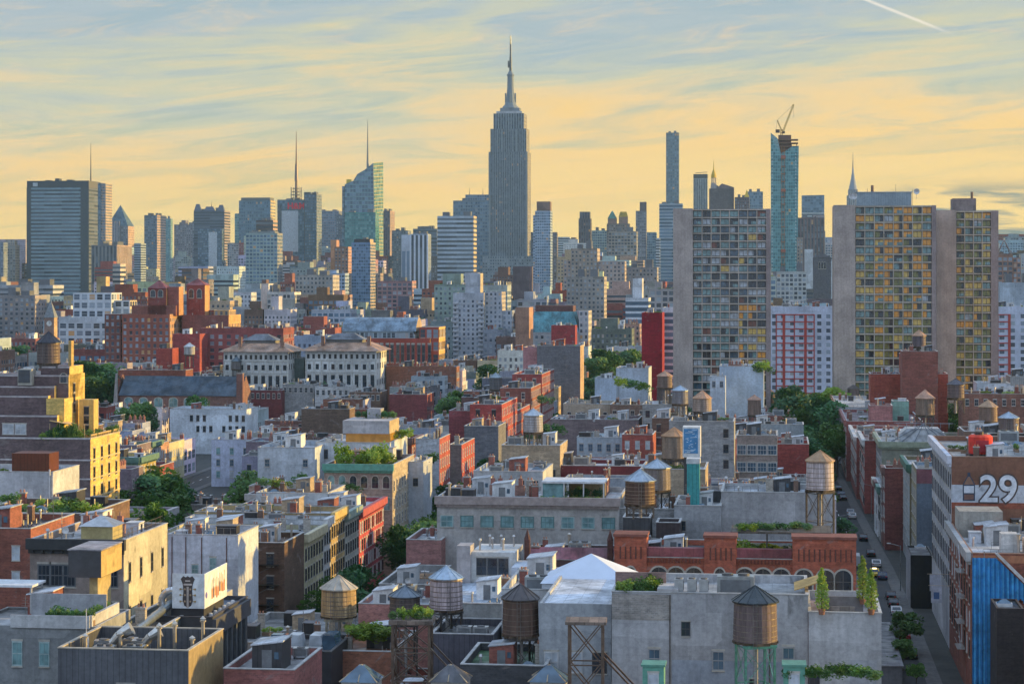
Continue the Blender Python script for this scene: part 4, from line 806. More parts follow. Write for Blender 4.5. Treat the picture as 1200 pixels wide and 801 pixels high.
# ------------------------------------------------------------------ the setback building on the left, low sun's gold painted into its brick
r_, w, d, h = block('setback_building', 'dark brown brick setback building with sunlit golden street side', 'building', -60, 106, 512, 598, D=430, dep=19, col=(.15, .11, .115), sidecol=(.66, .47, .15), wall='brick', roofc='brown', rs=dict(rows=[4.6, 8.3, 12.0, 15.7], n=4, w=1.1, h=2.5, kind='dark'), nclut=0, near=False, lm='sunlit brick setback building')
S = 430 / F; xo = lambda p: (p + 60) * S
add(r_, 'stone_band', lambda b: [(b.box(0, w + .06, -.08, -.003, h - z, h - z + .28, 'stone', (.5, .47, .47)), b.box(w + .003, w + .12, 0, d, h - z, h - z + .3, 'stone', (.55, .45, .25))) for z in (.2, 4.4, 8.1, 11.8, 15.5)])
TI = [(-40, 68, 486, 1.5, 17), (-40, 53, 464, 3.5, 17), (-40, 58, 453, 5, 18), (-20, 73, 440, 6, 16), (38, 73, 430, 6.5, 15)]
for i, (a, e, yt, y0, y1) in enumerate(TI):
    zt = CH - (yt - HY) * S; zb_ = h - .79 + i * .004
    add(r_, 'setback', lambda b: (b.box(xo(a), xo(e), y0, y1, zb_, zt, 'brick', (.15, .105, .11), top='roofing'), b.box(xo(e) + .003, xo(e) + .06, y0, y1, zb_, zt, 'brick', (.66, .47, .15)), b.box(xo(a), xo(e) + .1, y0 - .08, y0 - .003, zt - .35, zt - .05, 'stone', (.48, .44, .44))))  # gold sheet on each right face paints the sunlight in
add(r_, 'sunlit_tower', lambda b: (b.box(xo(52), xo(74), 3, 13.5, h - .7, CH - (467 - HY) * S, 'brick', (.66, .47, .15), top='roofing'), b.box(xo(80), xo(98), 9, 12, h - .7, CH - (470 - HY) * S, 'stucco', (.66, .47, .16), top='roofing')))  # sunlight put into the base colour of both shafts
for zz_ in (0, 3.4, 6.8): inst('window', WM['dark'], r_, (xo(74) + .02, 9, h + 4.6 + zz_ * .6), R(90), (1.0, 1, 1.6)); inst('window', WM['dark'], r_, (xo(89), 9, h + .4 + zz_ * .55), 0, (1.0, 1, 1.5))
add(r_, 'awning', lambda b: (b.prism([(xo(60), h + 3.3), (xo(84), h + 2.6), (xo(84), h + 2.7), (xo(60), h + 3.45)], 1, 4.5, 'fabric', (.6, .42, .2)), [b.tube((xo(x), 1.2, h - .7), (xo(x), 1.2, h + 2.8), .07, 'paint', (.55, .4, .2)) for x in (60, 72, 84, 95, 102)]))
for i in range(16): inst('shrub', SHRUB[('lime', 'mid', 'lime', 'dark')[i % 4]], r_, (xo(58 + 2.8 * i) if i < 14 else xo(70), .9 + (i % 3) * .8, h - .7), i, (1.5, 1.4, 1.5 + (i % 5) * .45))
for i, x in enumerate((4, 8, 14, 17)): inst('shrub', SHRUB['mid'], r_, (w - .8, x, h), i, (1.1, 1.2, 1.4))
add(r_, 'terrace_railing', lambda b: (b.box(w - .25, w + .05, .3, d - .3, h + .5, h + .75, 'stone', (.5, .35, .15)), [b.box(w - .2, w, .4 + i * 1.1, .65 + i * 1.1, h, h + .5, 'stone', (.5, .35, .15)) for i in range(17)]))
add(r_, 'glass_screen', lambda b: (b.box(xo(14), xo(31), 4.5, 7, CH - (452 - HY) * S, CH - (433 - HY) * S, 'paint', (.42, .40, .34)), b.box(xo(15), xo(29), 4.4, 4.49, CH - (449 - HY) * S, CH - (434 - HY) * S, 'g_dark', (1, 1, 1))))
for x in (9, 24): o = inst('window', WM['pale'], r_, (xo(x), 1.5, h + .6), 0, (2.2, 1, 2.0))
inst('window', WM['arch'], r_, (xo(67), 6, CH - (449 - HY) * S), 0, (1.3, 1, 1.8))
add(r_, 'chimney', lambda b: b.box(xo(69), xo(72.5), 8, 9.5, CH - (432 - HY) * S, CH - (400 - HY) * S, 'brick', (.5, .34, .13)))
r_, w, d, h = block('white_building', 'white stucco building with rusty steel tank house below the sunlit setback building', 'building', -40, 62, 552, 598, D=372, dep=14, col=(.55, .57, .60), wall='stucco', roofc='silver', nclut=2, lm='rusty tank house')
add(r_, 'rusty_tank_house', lambda b: (b.box(w - 7.6, w - 1, 1, 6, h - .7, h + 3.1, 'metal', (.16, .045, .02)), b.box(w - 7.8, w - .8, .8, 6.2, h - .8, h - .45, 'paint', (.5, .48, .45))))
add(r_, 'downpipe', lambda b: [b.tube((w - .5 + i * .5, -.2, 2), (w - .5 + i * .5, -.2, h + .5 - i), .16, 'paint', (.6, .6, .6), 8) for i in range(2)])
block('low_roof_building', 'low building with lime-green roof garden in front of white stucco wall', 'building', -30, 104, 600, 618, D=318, dep=20, col='brown', wall='brick', roofc='brown', nclut=5, greens=1)
for x, y, k in ((24, 606, 'mid'), (35, 609, 'lime'), (76, 600, 'lime'), (86, 598, 'mid'), (97, 601, 'lime'), (91, 606, 'lime'), (80, 607, 'mid'), (103, 606, 'lime'), (30, 612, 'mid'), (8, 592, 'mid'), (70, 608, 'mid')): shrub(x, y, 322, 2.4, k, None, 1.3)

# ------------------------------------------------------------------ facades along the left street (their street sides face right)
def strow(s1, t0, t1, H, width, **k):
    """a building whose street front is its right side, standing at s = s1"""
    X, Y = st(s1 - width, t0); x0 = 600 + F * X / Y; X2, Y2 = st(s1, t0); x1 = 600 + F * X2 / Y2
    yt = HY + (CH - H) * F / ((Y + Y2) / 2)
    return block(k.pop('name'), k.pop('label'), 'building', x0, x1, yt, k.pop('yv', None), D=Y, dep=t1 - t0, **k)
r_, w, d, h = strow(-76.5, 331, 345, 18.6, 9, name='fire_escape_building', label='narrow dark brown building with long black fire escapes', col=(.11, .065, .045), wall='brick', roofc='brown', nclut=3, lm='dark fire-escape building', near=False, yv=735, fr=DH(2, 4, kind='dark'))
def escape(b, w, h, n=5, x0=.8):
    for i in range(n):
        z = h - 3.4 - i * 3.1; b.box(x0, w - .8, -1.1, -.1, z, z + .06, 'steel', (.05, .045, .04)); b.tube((x0, -1.1, z + .9), (w - .8, -1.1, z + .9), .03, 'steel', (.05, .045, .04), 4)
        if i: b.tube((x0 + .4, -.9, z), (w - 1.4, -.9, z + 3.1), .08, 'steel', (.14, .13, .12), 4)
        [b.tube((x0 + q * (w - .8 - x0), -1.1, z), (x0 + q * (w - .8 - x0), -1.1, z + .9), .02, 'steel', (.05, .045, .04), 4) for q in (0, .25, .5, .75, 1)]
add(r_, 'fire_escape', lambda b: escape(b, w, h))
for (t0, t1, H, col, kind, lb, nm, cn) in ((345.3, 360, 18.2, (.50, .46, .30), 'dark', 'cream cast-iron fronted loft along the shaded left street', 'loft_building', (.5, .45, .3)), (360.3, 366, 19, (.6, .62, .64), 'dark', 'slim white loft squeezed between cream and ochre lofts', 'loft_building', (.6, .6, .6)),
        (366.3, 378, 19.4, (.42, .31, .15), 'dark', 'ochre loft with golden cornice on the left street', 'loft_building', (.5, .38, .15)), (378.3, 391, 18.2, (.34, .35, .33), 'dark', 'grey-green loft next to the pinkish red facade', 'loft_building', (.25, .33, .3)),
        (391.3, 416, 17.2, (.42, .07, .09), 'pale', 'pinkish red brick loft with rows of tall windows on the left street', 'loft_building', (.40, .08, .09))):
    r_, w, d, h = strow(-76.5, t0, t1, H, 24, name=nm, label=lb, col=col, wall='brick' if H < 18 else 'stucco', roofc='silver', cornice=(cn, 'r'), rs=DH(max(3, int((t1 - t0) / 1.9)), 4, 4.3, 3.2, w=1.0, h=2.0, kind='dark', mix=(kind,)), nclut=6, lm='pinkish red loft' if H < 17.5 else None, coping=(.3, .3, .3), yv=690)
# middle distance, left
r_, w, d, h = block('green_cornice_building', 'brick loft with green copper cornice and row of arched windows', 'building', 380, 460, 544, 600, D=438, dep=26, col=(.34, .27, .24), sidecol=(.42, .36, .28), wall='brick', roofc='brown', cornice=((.10, .30, .24), 'f'), nclut=3, lm='green-corniced brick loft', rs=DH(8, 4, 5.4, 3.6, w=1.2, h=2.2), greens=1)
for i in range(6): inst('window', WM['archt' if i < 2 else 'arch'], r_, (1.4 + i * 2.25, 0, h - 4.6), 0, (1.3, 1, 2.4))
for i in range(4): inst('window', WM['loftt'], r_, (1.9 + i * 3.4, 0, h - 8.9), 0, (2.3, 1, 2.3))
for i, (x, y) in enumerate(((8, 6), (9.5, 5), (9, 8), (10.5, 7), (7, 5), (3.5, 4), (5, 3.5), (10, 9.5))): inst('shrub', SHRUB['lime'], r_, (x, y, h - .8), i, (2.6, 2.6, 2.2 + (i % 3)))
add(r_, 'pergola', lambda b: (b.box(1, 7, 8, 12, h + 1.8, h + 2.1, 'staves', (.3, .2, .12)), [b.box(x, x + .2, 8, 8.2, h - .8, h + 1.8, 'paint', (.3, .25, .2)) for x in (1, 3, 5, 6.8)]))
r_, w, d, h = block('white_building', 'white-walled building carrying a grey penthouse with glowing glazed terrace', 'building', 370, 457, 518, 544, D=470, dep=22, col=(.52, .57, .62), wall='stucco', roofc='silver', nclut=3, lm='grey penthouse', avoid=(3, 2, 16, 20), fr=dict(rows=[3.5], n=4, w=1.2, h=1.9, kind='dark', skip=.5))
add(r_, 'penthouse', lambda b: (b.box(4.9, 15.2, 5, 17, h + 1.6, h + 4.4, 'stucco', (.42, .41, .42)), b.box(15.203, 15.26, 5, 17, h + 1.6, h + 4.4, 'stucco', (.55, .44, .28)), b.box(5.3, 15.2, 6.5, 16.5, h - .8, h + 1.6, 'g_amber', (1, 1, 1)), b.box(9, 12, 12, 16, h + 4.403, h + 6.6, 'stucco', (.4, .4, .42))))  # warm sheet on the penthouse's right wall paints sunlight in
for i in range(8): inst('shrub', SHRUB[('dark', 'mid', 'lime')[i % 3]], r_, (7.5 + i, 13 + i % 2, h + 4.4), i, (1.3, 1.3, 1.5))
block('white_building', 'broad white party wall with small dark windows left of the grey penthouse', 'building', 302, 369, 524, 560, D=462, dep=20, col=(.50, .56, .62), wall='stucco', roofc='silver', fr=dict(rows=[4], n=3, w=1, h=1.5, kind='blue', skip=.3), nclut=5)
r_, w, d, h = block('white_building', 'low white building with cluttered wooden roof deck and plants', 'building', 300, 384, 577, 620, D=415, dep=17, col=(.52, .54, .54), wall='stucco', roofc='rust', fr=dict(rows=[5.2], n=4, w=.9, h=1.4, kind='dark', skip=.4), nclut=8, lm='white building with roof deck', greens=1)
block('party_wall_building', 'bluish white party wall with red brick street side', 'building', 487, 515, 514, 572, D=500, dep=16, col=(.42, .46, .52), sidecol=(.36, .08, .07), wall='brick', roofc='tar', rs=DH(5, 5, 3.4, 3.3, w=1.0, h=1.9, kind='pale'), fr=dict(rows=[5.5], n=1, span=(.4, .9), w=1.4, h=2, kind='dark'), nclut=4, lm='bluish party wall')
block('party_wall_building', 'small white building with one dark window below the bluish wall', 'building', 478, 496, 541, 575, D=455, dep=12, col=(.5, .54, .6), wall='stucco', roofc='silver', fr=dict(rows=[5], n=1, w=1, h=1.6, kind='dark'), nclut=3)
block('brick_building', 'brown wall with bright red brick street side and shutters', 'building', 526.5, 541, 521, 565, D=520, dep=22, col=(.17, .14, .14), sidecol=(.40, .08, .07), wall='brick', roofc=(.4, .5, .55), rs=DH(6, 4, 3.2, 3.3, w=1, h=1.9, kind='pale'), nclut=2)
block('brick_building', 'wide dark grey party wall below a maroon roof terrace', 'building', 544, 584, 499, 537, D=580, dep=16, col=(.17, .175, .20), wall='brick', roofc='silver', nclut=5, lm='dark grey party wall')
block('brick_building', 'maroon brick building behind the dark grey party wall', 'building', 526, 580, 481, 497, D=620, dep=14, col=(.26, .07, .08), wall='brick', roofc='slate', nclut=5)
r_, w, d, h = strow(-77.5, 604, 640, 24, 9, name='red_corner_building', label='tall red brick building with fire escapes facing the street gap', col=(.38, .07, .065), wall='brick', roofc='tar', rs=DH(10, 5, 3.4, 3.4, w=1.1, h=1.9, mix=('pale',)), nclut=4, lm='red fire-escape building', fr=DH(2, 5, 3.4, 3.4, kind='dark'))
for (t0, t1, H, col, lb) in ((650, 690, 19, (.36, .08, .07), 'low red brick building along the left side of the street gap'), (693, 722, 24, (.26, .09, .07), 'brown-red walk-up farther along the street gap'), (725, 765, 27, (.30, .07, .065), 'red brick walk-up with bay fronts far along the street gap')):
    strow(-79.5, t0, t1, H, 10, name='brick_building', label=lb, col=col, wall='brick', roofc='silver', rs=DH(int((t1 - t0) / 3.2), 6, 3.2, 3.2, w=1.1, h=1.9, mix=('pale',)), nclut=5, fr=DH(2, 4, 3.4, 3.3, skip=.4))
# middle distance, centre
for a in (('brick_building', 'long mauve-brown blank party wall in the middle of the roofs', 645, 748, 491, 506, 607, 18, (.20, .155, .165), 'brick', 'mauve', None, 'long mauve wall'),
          ('tan_roof_building', 'low tan building with white roof room behind the mauve wall', 660, 716, 473, 489, 655, 18, (.42, .36, .28), 'stucco', 'pale', dict(rows=[4], n=4, w=1.1, h=1.6), None),
          ('brick_building', 'brown brick building with umbrella terrace behind the mauve wall', 715, 757, 474, 490, 650, 16, (.22, .15, .12), 'brick', 'tar', DH(4, 1), None),
          ('white_building', 'pale blue painted building with long white roof', 676, 729, 512, 532, 560, 14, (.48, .56, .62), 'stucco', 'white', DH(5, 1, kind='blue'), 'pale blue painted building'),
          ('brick_building', 'red brick building with pink-white rooftop trellis', 729, 765, 509, 535, 552, 14, (.34, .09, .07), 'brick', 'pale', DH(3, 2, kind='pale'), None),
          ('brick_building', 'long maroon parapet wall across the middle', 637, 757, 545, 556, 473, 16, (.20, .04, .045), 'stucco', 'pale', None, 'long maroon parapet'),
          ('white_building', 'pale building with flat white roof and blue dome tent', 555, 636, 552, 575, 446, 20, (.50, .52, .54), 'stucco', 'white', DH(5, 1), None),
          ('loft_building', 'brown-grey loft with two rows of wide industrial windows', 863, 911, 510, 560, 520, 18, (.30, .25, .23), 'brick', 'grey', dict(rows=[4.5, 8.6, 12.7], n=4, w=2.1, h=2.2, kind='loftb'), 'industrial-windowed loft'),
          ('brick_building', 'dark red blank brick building left of the industrial loft', 821, 862, 514, 556, 541, 16, (.26, .05, .05), 'brick', 'maroon', dict(rows=[7], n=4, w=1, h=1.5, kind='dark', skip=.7), None),
          ('brick_building', 'red brick building with stepped white-edged gable', 908, 948, 520, 555, 560, 14, (.32, .07, .06), 'brick', 'tan', None, 'red gabled building'),
          ('white_building', 'tall corrugated blue-white building with two steps', 722, 760, 431, 452, 835, 20, (.50, .58, .68), 'concrete', 'silver', None, 'blue-white stepped building'),
          ('white_building', 'lower blue-white block stepping down from its neighbour', 697, 722, 443, 470, 800, 18, (.48, .56, .66), 'concrete', 'silver', None, None),
          ('white_building', 'blue-white metal-clad building before the first slab tower', 843, 895, 429, 468, 748, 20, (.46, .56, .68), 'concrete', 'silver', None, 'blue-white metal-clad building'),
          ('white_building', 'small white roof room left of the metal-clad building', 832, 850, 441, 456, 735, 8, (.55, .6, .66), 'stucco', 'silver', DH(2, 1, kind='blue'), None),
          ('brick_building', 'tall plain red brick block with water tank on top', 1056, 1093, 415, 468, 700, 12, (.36, .09, .06), 'brick', 'maroon', None, 'plain red brick block'),
          ('brick_building', 'wide plain red brick wing left of the tall red block', 1020, 1055.6, 438, 468, 697, 14, (.34, .085, .06), 'brick', 'maroon', None, None),
          ('brick_building', 'short red brick wing right of the tall red block', 1093.5, 1111, 438, 468, 697, 14, (.34, .085, .06), 'brick', 'maroon', None, None),
          ('grey_building', 'grey metal roof building at the right edge', 1184, 1215, 441, 462, 690, 14, (.28, .31, .34), 'metal', 'grey', None, None),
          ('white_building', 'white and blue low roof room near the right edge', 1145, 1184, 449, 460, 672, 14, (.52, .58, .64), 'stucco', 'silver', DH(4, 1, kind='blue'), None),
          ('brick_building', 'brown brick building under the white-blue roof room', 1128, 1215, 461, 480, 655, 16, (.24, .12, .09), 'brick', 'mauve', DH(8, 1), None)):
    nm, lb, x0, x1, yt, yv, D_, dp, cl, wl, rf, fr, lm = a
    block(nm, lb, 'building', x0, x1, yt, yv, D=D_, dep=dp, col=cl, wall=wl, roofc=rf, fr=fr, lm=lm)
X, Y, Z = px(958 / 1, 600, 400)
# white slate-roofed church, white long building, trees row on the left
r_, w, d, h = block('cathedral', 'long brick church with steep blue-black slate roof and arched windows', 'church', 140, 281, 463, 477, D=838, dep=17, col=(.24, .13, .11), wall='brick', roofc='slate', nclut=0, par=.1, lm='slate-roofed church', fr=None)
for i in range(6): inst('window', WM['archt'], r_, (3.6 + i * 5.9, 0, h - 4.2), 0, (3.0, 1, 3.4))
add(r_, 'slate_roof', lambda b: (b.face([(-.3, -.5, h), (w + .3, -.5, h), (w + .3, d / 2, h + 7.2), (-.3, d / 2, h + 7.2)], 'roofing', (.045, .07, .10)), b.face([(-.3, d + .5, h), (w + .3, d + .5, h), (w + .3, d / 2, h + 7.2), (-.3, d / 2, h + 7.2)], 'roofing', (.045, .07, .10))))
add(r_, 'gable_wall', lambda b: (b.face([(-2.6, -2, 0), (-.31, -2, 0), (-.31, -1.2, h + 8.5), (-1.2, -1.2, h + 8.5)], 'stone', (.3, .28, .27)), b.face([(-1.2, -1.2, h + 8.5), (-.31, -1.2, h + 8.5), (-.31, d, h), (-1.2, d, h)], 'stone', (.3, .28, .27)), b.box(-1.3, -.31, -.6, d, 0, h + .5, 'brick', (.24, .13, .11)), b.face([(-1.25, -.6, h + .5), (-1.25, d, h + .5), (-1.25, d / 2, h + 8)], 'brick', (.24, .13, .11)), b.face([(w + .32, -.6, h), (w + .32, d, h), (w + .32, d / 2, h + 7.5)], 'brick', (.24, .13, .11)), b.face([(w + .32, -.6, 0), (w + .32, d, 0), (w + .32, d, h), (w + .32, -.6, h)], 'brick', (.24, .13, .11))))
add(r_, 'chimney', lambda b: (b.box(w - 1, w + 1.4, -1.2, 1, 0, h + 8.5, 'brick', (.25, .12, .10)), b.box(w - 1.1, w + 1.5, -1.3, 1.1, h + 8.5, h + 8.8, 'stone', (.3, .25, .22))))
block('white_building', 'long white painted building with two rows of arched windows', 'building', 199, 289, 479, 512, D=735, dep=16, col=(.60, .66, .72), wall='stucco', roofc='silver', fr=dict(rows=[4.0, 7.6], n=9, span=(.24, 1), w=1.0, h=1.9, kind='dark', skip=.25), nclut=5, lm='long white painted building')
for a in (('stepped grey-white', 320, 371, 452, 466, 800), ):
    block('grey_building', 'dark green-grey annex between the two hip-roofed mansions', 'building', 341, 356, 420, 455, D=925, dep=18, col=(.16, .20, .19), wall='stucco', roofc='slate', nclut=2)
for x0, x1, yt, D_, cl, lb in ((250, 292, 452, 868, 'white', 'low white roof block before the left hip-roofed mansion'), (293, 330, 457, 862, 'maroon', 'maroon roof block between church and left hip-roofed mansion'), (331, 368, 450, 866, 'grey', 'grey stepped roof block between the two mansions'),
        (369, 409, 453, 860, 'pale', 'pale roof block before the right hip-roofed mansion'), (410, 446, 459, 852, 'brown', 'brown roof block at the right mansion corner')):
    block('walkup_building', lb, 'building', x0, x1, yt, 466, D=D_, dep=15, col=cl, wall='brick', roofc='silver', nclut=8, fr=DH(6, 1, 3.2))
# hip-roofed white mansions
for x0, x1, yt, lb, lm in ((262, 338, 412, 'left of two white mansions with overhanging terracotta hip roof', 'left hip-roofed mansion'), (358, 441, 411, 'right of two white mansions with overhanging terracotta hip roof', 'right hip-roofed mansion')):
    r_, w, d, h = block('mansion', lb, 'building', x0, x1, yt, yt + 44, D=917, dep=24, col=(.70, .71, .70), wall='stucco', roofc='terra', nclut=0, par=.05, lm=lm, fr=dict(rows=[3.1], n=13, w=1.0, h=1.7, kind='dark'), rs=dict(rows=[3.1, 7.4, 14.2], n=6, w=1.1, h=2.2, kind='dark'))
    windows(r_, 'f', w, d, 9, [h - 7.6], 1.3, 2.0, 'dark'); windows(r_, 'f', w, d, 9, [h - 15.0], 1.5, 4.8, 'dark')
    add(r_, 'cornice', lambda b: [b.box(-.2, w + .2, -.3, -.003, h - z, h - z + .4, 'stone', (.55, .54, .5)) for z in (4.1, 9.0, 16.5)])
    add(r_, 'pilaster', lambda b: [b.box(u, u + .6, -.25, -.003, h - 16, h - 4.2, 'stone', (.55, .54, .5)) for u in [i * (w - .6) / 9 for i in range(10)]])
    add(r_, 'hip_roof', lambda b: b.frustum(-2, w + 2, -2, d + 2, h + .05, h + 3.4, 7, 8.5, 'roofing', (.34, .21, .14)))
    add(r_, 'roof_lantern', lambda b: (b.box(7, w - 7.5, 8, d - 8, h + 3.403, h + 4.6, 'stucco', (.25, .25, .25)), b.frustum(6, w - 6.5, 7, d - 7, h + 4.603, h + 7.2, 5, 4, 'roofing', (.14, .15, .17))))
    add(r_, 'chimney', lambda b: [b.box(u, u + 1.4, 3, 4.4, h + 1, h + 6.2, 'brick', (.24, .15, .12)) for u in (w * .2, w * .85)])

# ------------------------------------------------------------------ middle distance landmarks
def solid(root, name, x0, x1, y0, y1, z0, z1, fac, cells, col, side=None, roofc=(.2, .2, .2)):
    """an extra storey block of a building, drawn as one part"""
    b = MB()
    P = [(x0, y0), (x1, y0), (x1, y1), (x0, y1)]
    for i, f_ in enumerate('frbl'):
        p, q = P[i], P[(i + 1) % 4]; L = math.hypot(q[0] - p[0], q[1] - p[1]); cc = side if (side and f_ in 'rl') else col  # warm side colours paint low sun onto those faces
        if cells: b.wallquad(p, q, z0, z1, fac, cc, (max(1, round(L / cells[0])), max(1, round((z1 - z0) / cells[1]))))
        else: b.wallquad(p, q, z0, z1, fac, cc)
    b.face([(x0, y0, z1), (x1, y0, z1), (x1, y1, z1), (x0, y1, z1)], 'roofing', roofc)
    return b.build(name, root)
S = 1050 / F; zz = lambda y, s_: CH - (y - HY) * s_
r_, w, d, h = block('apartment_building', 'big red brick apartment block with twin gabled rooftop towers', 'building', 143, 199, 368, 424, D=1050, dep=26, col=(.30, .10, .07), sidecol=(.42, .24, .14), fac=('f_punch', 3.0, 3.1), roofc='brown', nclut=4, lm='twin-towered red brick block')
solid(r_, 'wing', -9.6, -1.6, 3, 24, 0, h, 'f_punch', (3, 3.1), (.20, .08, .065)); add(r_, 'recess', lambda b: b.box(-1.59, -.01, 6, 22, 0, h - 1, 'brick', (.06, .05, .05)))
solid(r_, 'penthouse', 3, 25, 6, 20, h - .7, zz(358, S), 'brick', None, (.26, .10, .08))
for a, e, yt, ya in ((27, 49, 338, 328), ):
    solid(r_, 'tower', a * S, e * S, 6, 15, h - .7, zz(yt, S), 'brick', None, (.26, .07, .06), (.5, .27, .14)); add(r_, 'tower_roof', lambda b: b.frustum(a * S - .4, e * S + .4, 5.6, 15.4, zz(yt, S) + .01, zz(ya, S), (e - a) * S / 2 + .35, 4.8, 'roofing', (.22, .05, .05)))
    for i in range(2): inst('window', WM['arch'], r_, ((a + 6 + i * 9) * S, 6, zz(348, S)), 0, (2.2, 1, 3.4))
solid(r_, 'tower_block', 49.5 * S, 63 * S, 8, 16, h - .7, zz(336, S), 'brick', None, (.32, .11, .09), (.5, .27, .14))
r_, w, d, h = block('apartment_building', 'lower red brick block with single arched gable tower', 'building', 213, 268, 369, 384, D=1062, dep=24, col=(.24, .10, .09), sidecol=(.55, .33, .14), fac=('f_punch', 3.0, 3.1), walls='f', wall='brick', roofc='brown', nclut=5, lm='arched gable tower')
solid(r_, 'tower', 1, 10.2, 5, 14, h - .7, zz(334, 1062 / F), 'brick', None, (.28, .07, .06), (.55, .3, .14)); add(r_, 'tower_roof', lambda b: b.frustum(.6, 10.6, 4.6, 14.4, zz(334, 1062 / F) + .01, zz(326, 1062 / F), 5, 4.9, 'roofing', (.24, .06, .06)))
for i in range(2): inst('window', WM['arch'], r_, (3.4 + i * 4, 5, zz(349, 1062 / F)), 0, (2.2, 1, 4.2))
solid(r_, 'sunlit_wing', 15, 22.5, 4, 18, h - .7, zz(363, 1062 / F), 'f_punch', (2.5, 3), (.45, .30, .15))  # golden base colour has the sunlight painted in
block('apartment_building', 'wide dark red brick apartment block with pale windows', 'building', 234, 332, 384, 430, D=985, dep=22, col=(.24, .07, .07), fac=('f_punch', 4.0, 3.1), roofc='brown', nclut=7, lm='wide dark red brick block')
block('brick_building', 'blank red brick wall with small pale water tank in front', 'building', 202, 234, 391, 420, D=972, dep=14, col=(.32, .07, .07), wall='brick', roofc='maroon', nclut=2)
block('brick_building', 'low blank red brick box at the foot of the twin-towered block', 'building', 183, 202, 408, 432, D=960, dep=12, col=(.30, .06, .05), wall='brick', roofc='red', nclut=1)
r_, w, d, h = block('loft_building', 'pale blue-white loft with stepped top and ribbon windows', 'building', 69, 128, 371, 402, D=1240, dep=26, col=(.50, .55, .60), fac=('f_loft', 4.6, 4.2), roofc='silver', nclut=4, lm='pale stepped loft')
solid(r_, 'upper_storey', 7, w, 4, 24, h - .7, zz(343, 1240 / F), 'f_loft', (5, 4.2), (.52, .57, .62)); solid(r_, 'upper_storey', w + .01, w + 9, 10, 24, 0, zz(352, 1240 / F), 'f_loft', (5, 4.2), (.52, .57, .62), (.5, .42, .3))
S = 1350 / F; X, Y, Z = px(52, 372, 1350); root = empty('clock_tower', (X, Y, 0), -TH); tag(root, 'slim brick clock tower with tall pointed spire', 'clock tower'); LAND.append((57, 380, 1350, 'pointed clock tower'))
solid(root, 'shaft', 0, 6.2, 0, 6.2, 0, Z, 'brick', None, (.30, .20, .17), (.5, .36, .22)); add(root, 'spire', lambda b: b.frustum(-.4, 6.6, -.4, 6.6, Z + .01, zz(352, S), 3.4, 3.4, 'stone', (.20, .22, .24)))
add(root, 'clock_face', lambda b: b.prism([(3.1 + 1.7 * math.cos(a * math.pi / 8), Z - 3.6 + 1.7 * math.sin(a * math.pi / 8)) for a in range(16)], -.15, -.003, 'paint', (.6, .6, .58))); add(root, 'clock_hands', lambda b: (b.box(3.0, 3.2, -.22, -.16, Z - 3.6, Z - 2.3, 'paint', (.03, .03, .03)), b.box(3.1, 4.0, -.22, -.16, Z - 3.7, Z - 3.5, 'paint', (.03, .03, .03))))
CAPS.append((50, 64, 395, 1350)); FOOT.append((to_st(X, Y)[0] - 2, to_st(X, Y)[0] + 8, to_st(X, Y)[1] - 2, to_st(X, Y)[1] + 8))
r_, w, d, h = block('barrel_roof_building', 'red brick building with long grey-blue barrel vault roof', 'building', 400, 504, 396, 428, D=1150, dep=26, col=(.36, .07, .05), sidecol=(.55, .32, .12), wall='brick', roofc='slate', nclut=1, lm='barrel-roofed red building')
S = 1150 / F
for i in range(11): windows(r_, 'f', w, d, 1, [h - 12.5], 1.6, 9, 'loft', False, (18 + i * 2.5 + (i // 2) * .6, 20.2 + i * 2.5 + (i // 2) * .6))
solid(r_, 'glazed_storey', 0, 85 * S, 2, 22, h - .6, zz(388, S), 'f_loft', (2.4, 3.6), (.30, .38, .44))
def vault(b):
    n = 8; y0, y1 = 1.5, 22.5; z0 = zz(388, S) + .01; H_ = zz(372, S) - z0; pts = [(y0 + (y1 - y0) * i / n, z0 + H_ * math.sin(math.pi * i / n) ** .7) for i in range(n + 1)]
    for i in range(n): b.face([(0, pts[i][0], pts[i][1]), (88 * S, pts[i][0], pts[i][1]), (88 * S, pts[i + 1][0], pts[i + 1][1]), (0, pts[i + 1][0], pts[i + 1][1])], 'roofing', (.20, .28, .36))
    b.face([(88 * S, p[0], p[1]) for p in pts], 'stucco', (.45, .34, .24)); b.face([(0, p[0], p[1]) for p in pts[::-1]], 'stucco', (.3, .3, .3))  # right end painted warm as if sunlit, left end plain grey
add(r_, 'barrel_vault', vault); add(r_, 'roof_rib', lambda b: [b.tube((i * 17 * S + .2, 1.4, zz(388, S)), (i * 17 * S + .2, 7, zz(374, S)), .2, 'paint', (.12, .15, .18), 4) for i in range(6)])
solid(r_, 'corner_tower', 92 * S, 115 * S, 2, 24, 0, zz(383, S), 'f_loft', (4, 6), (.34, .07, .05), (.58, .36, .12))
r_, w, d, h = block('apartment_tower', 'grey stepped apartment tower with balconies and central shaft', 'building', 531, 567, 343, 420, D=1400, dep=24, col=(.40, .43, .48), sidecol=(.46, .42, .36), fac=('f_punch', 3.0, 3.0), roofc='silver', nclut=0, lm='grey stepped apartment tower')
S = 1400 / F; solid(r_, 'shaft', 13 * S, 31 * S, 5, 18, h - .7, zz(320, S), 'stucco', None, (.42, .45, .50), (.5, .42, .3))
solid(r_, 'wing', 36 * S + .01, 56 * S, 6, 26, 0, zz(342, S), 'f_punch', (3, 3), (.36, .39, .44), (.46, .4, .33)); solid(r_, 'wing', 56 * S + .01, 67 * S, 8, 26, 0, zz(364, S), 'f_punch', (3, 3), (.36, .39, .44))
add(r_, 'balcony', lambda b: [b.box(x, x + 3.4, -1.2, -.003, z, z + 1.1, 'paint', (.48, .5, .53)) for x in (0, 36 * S - 3.4) for z in [3 + 3 * i for i in range(14)]])
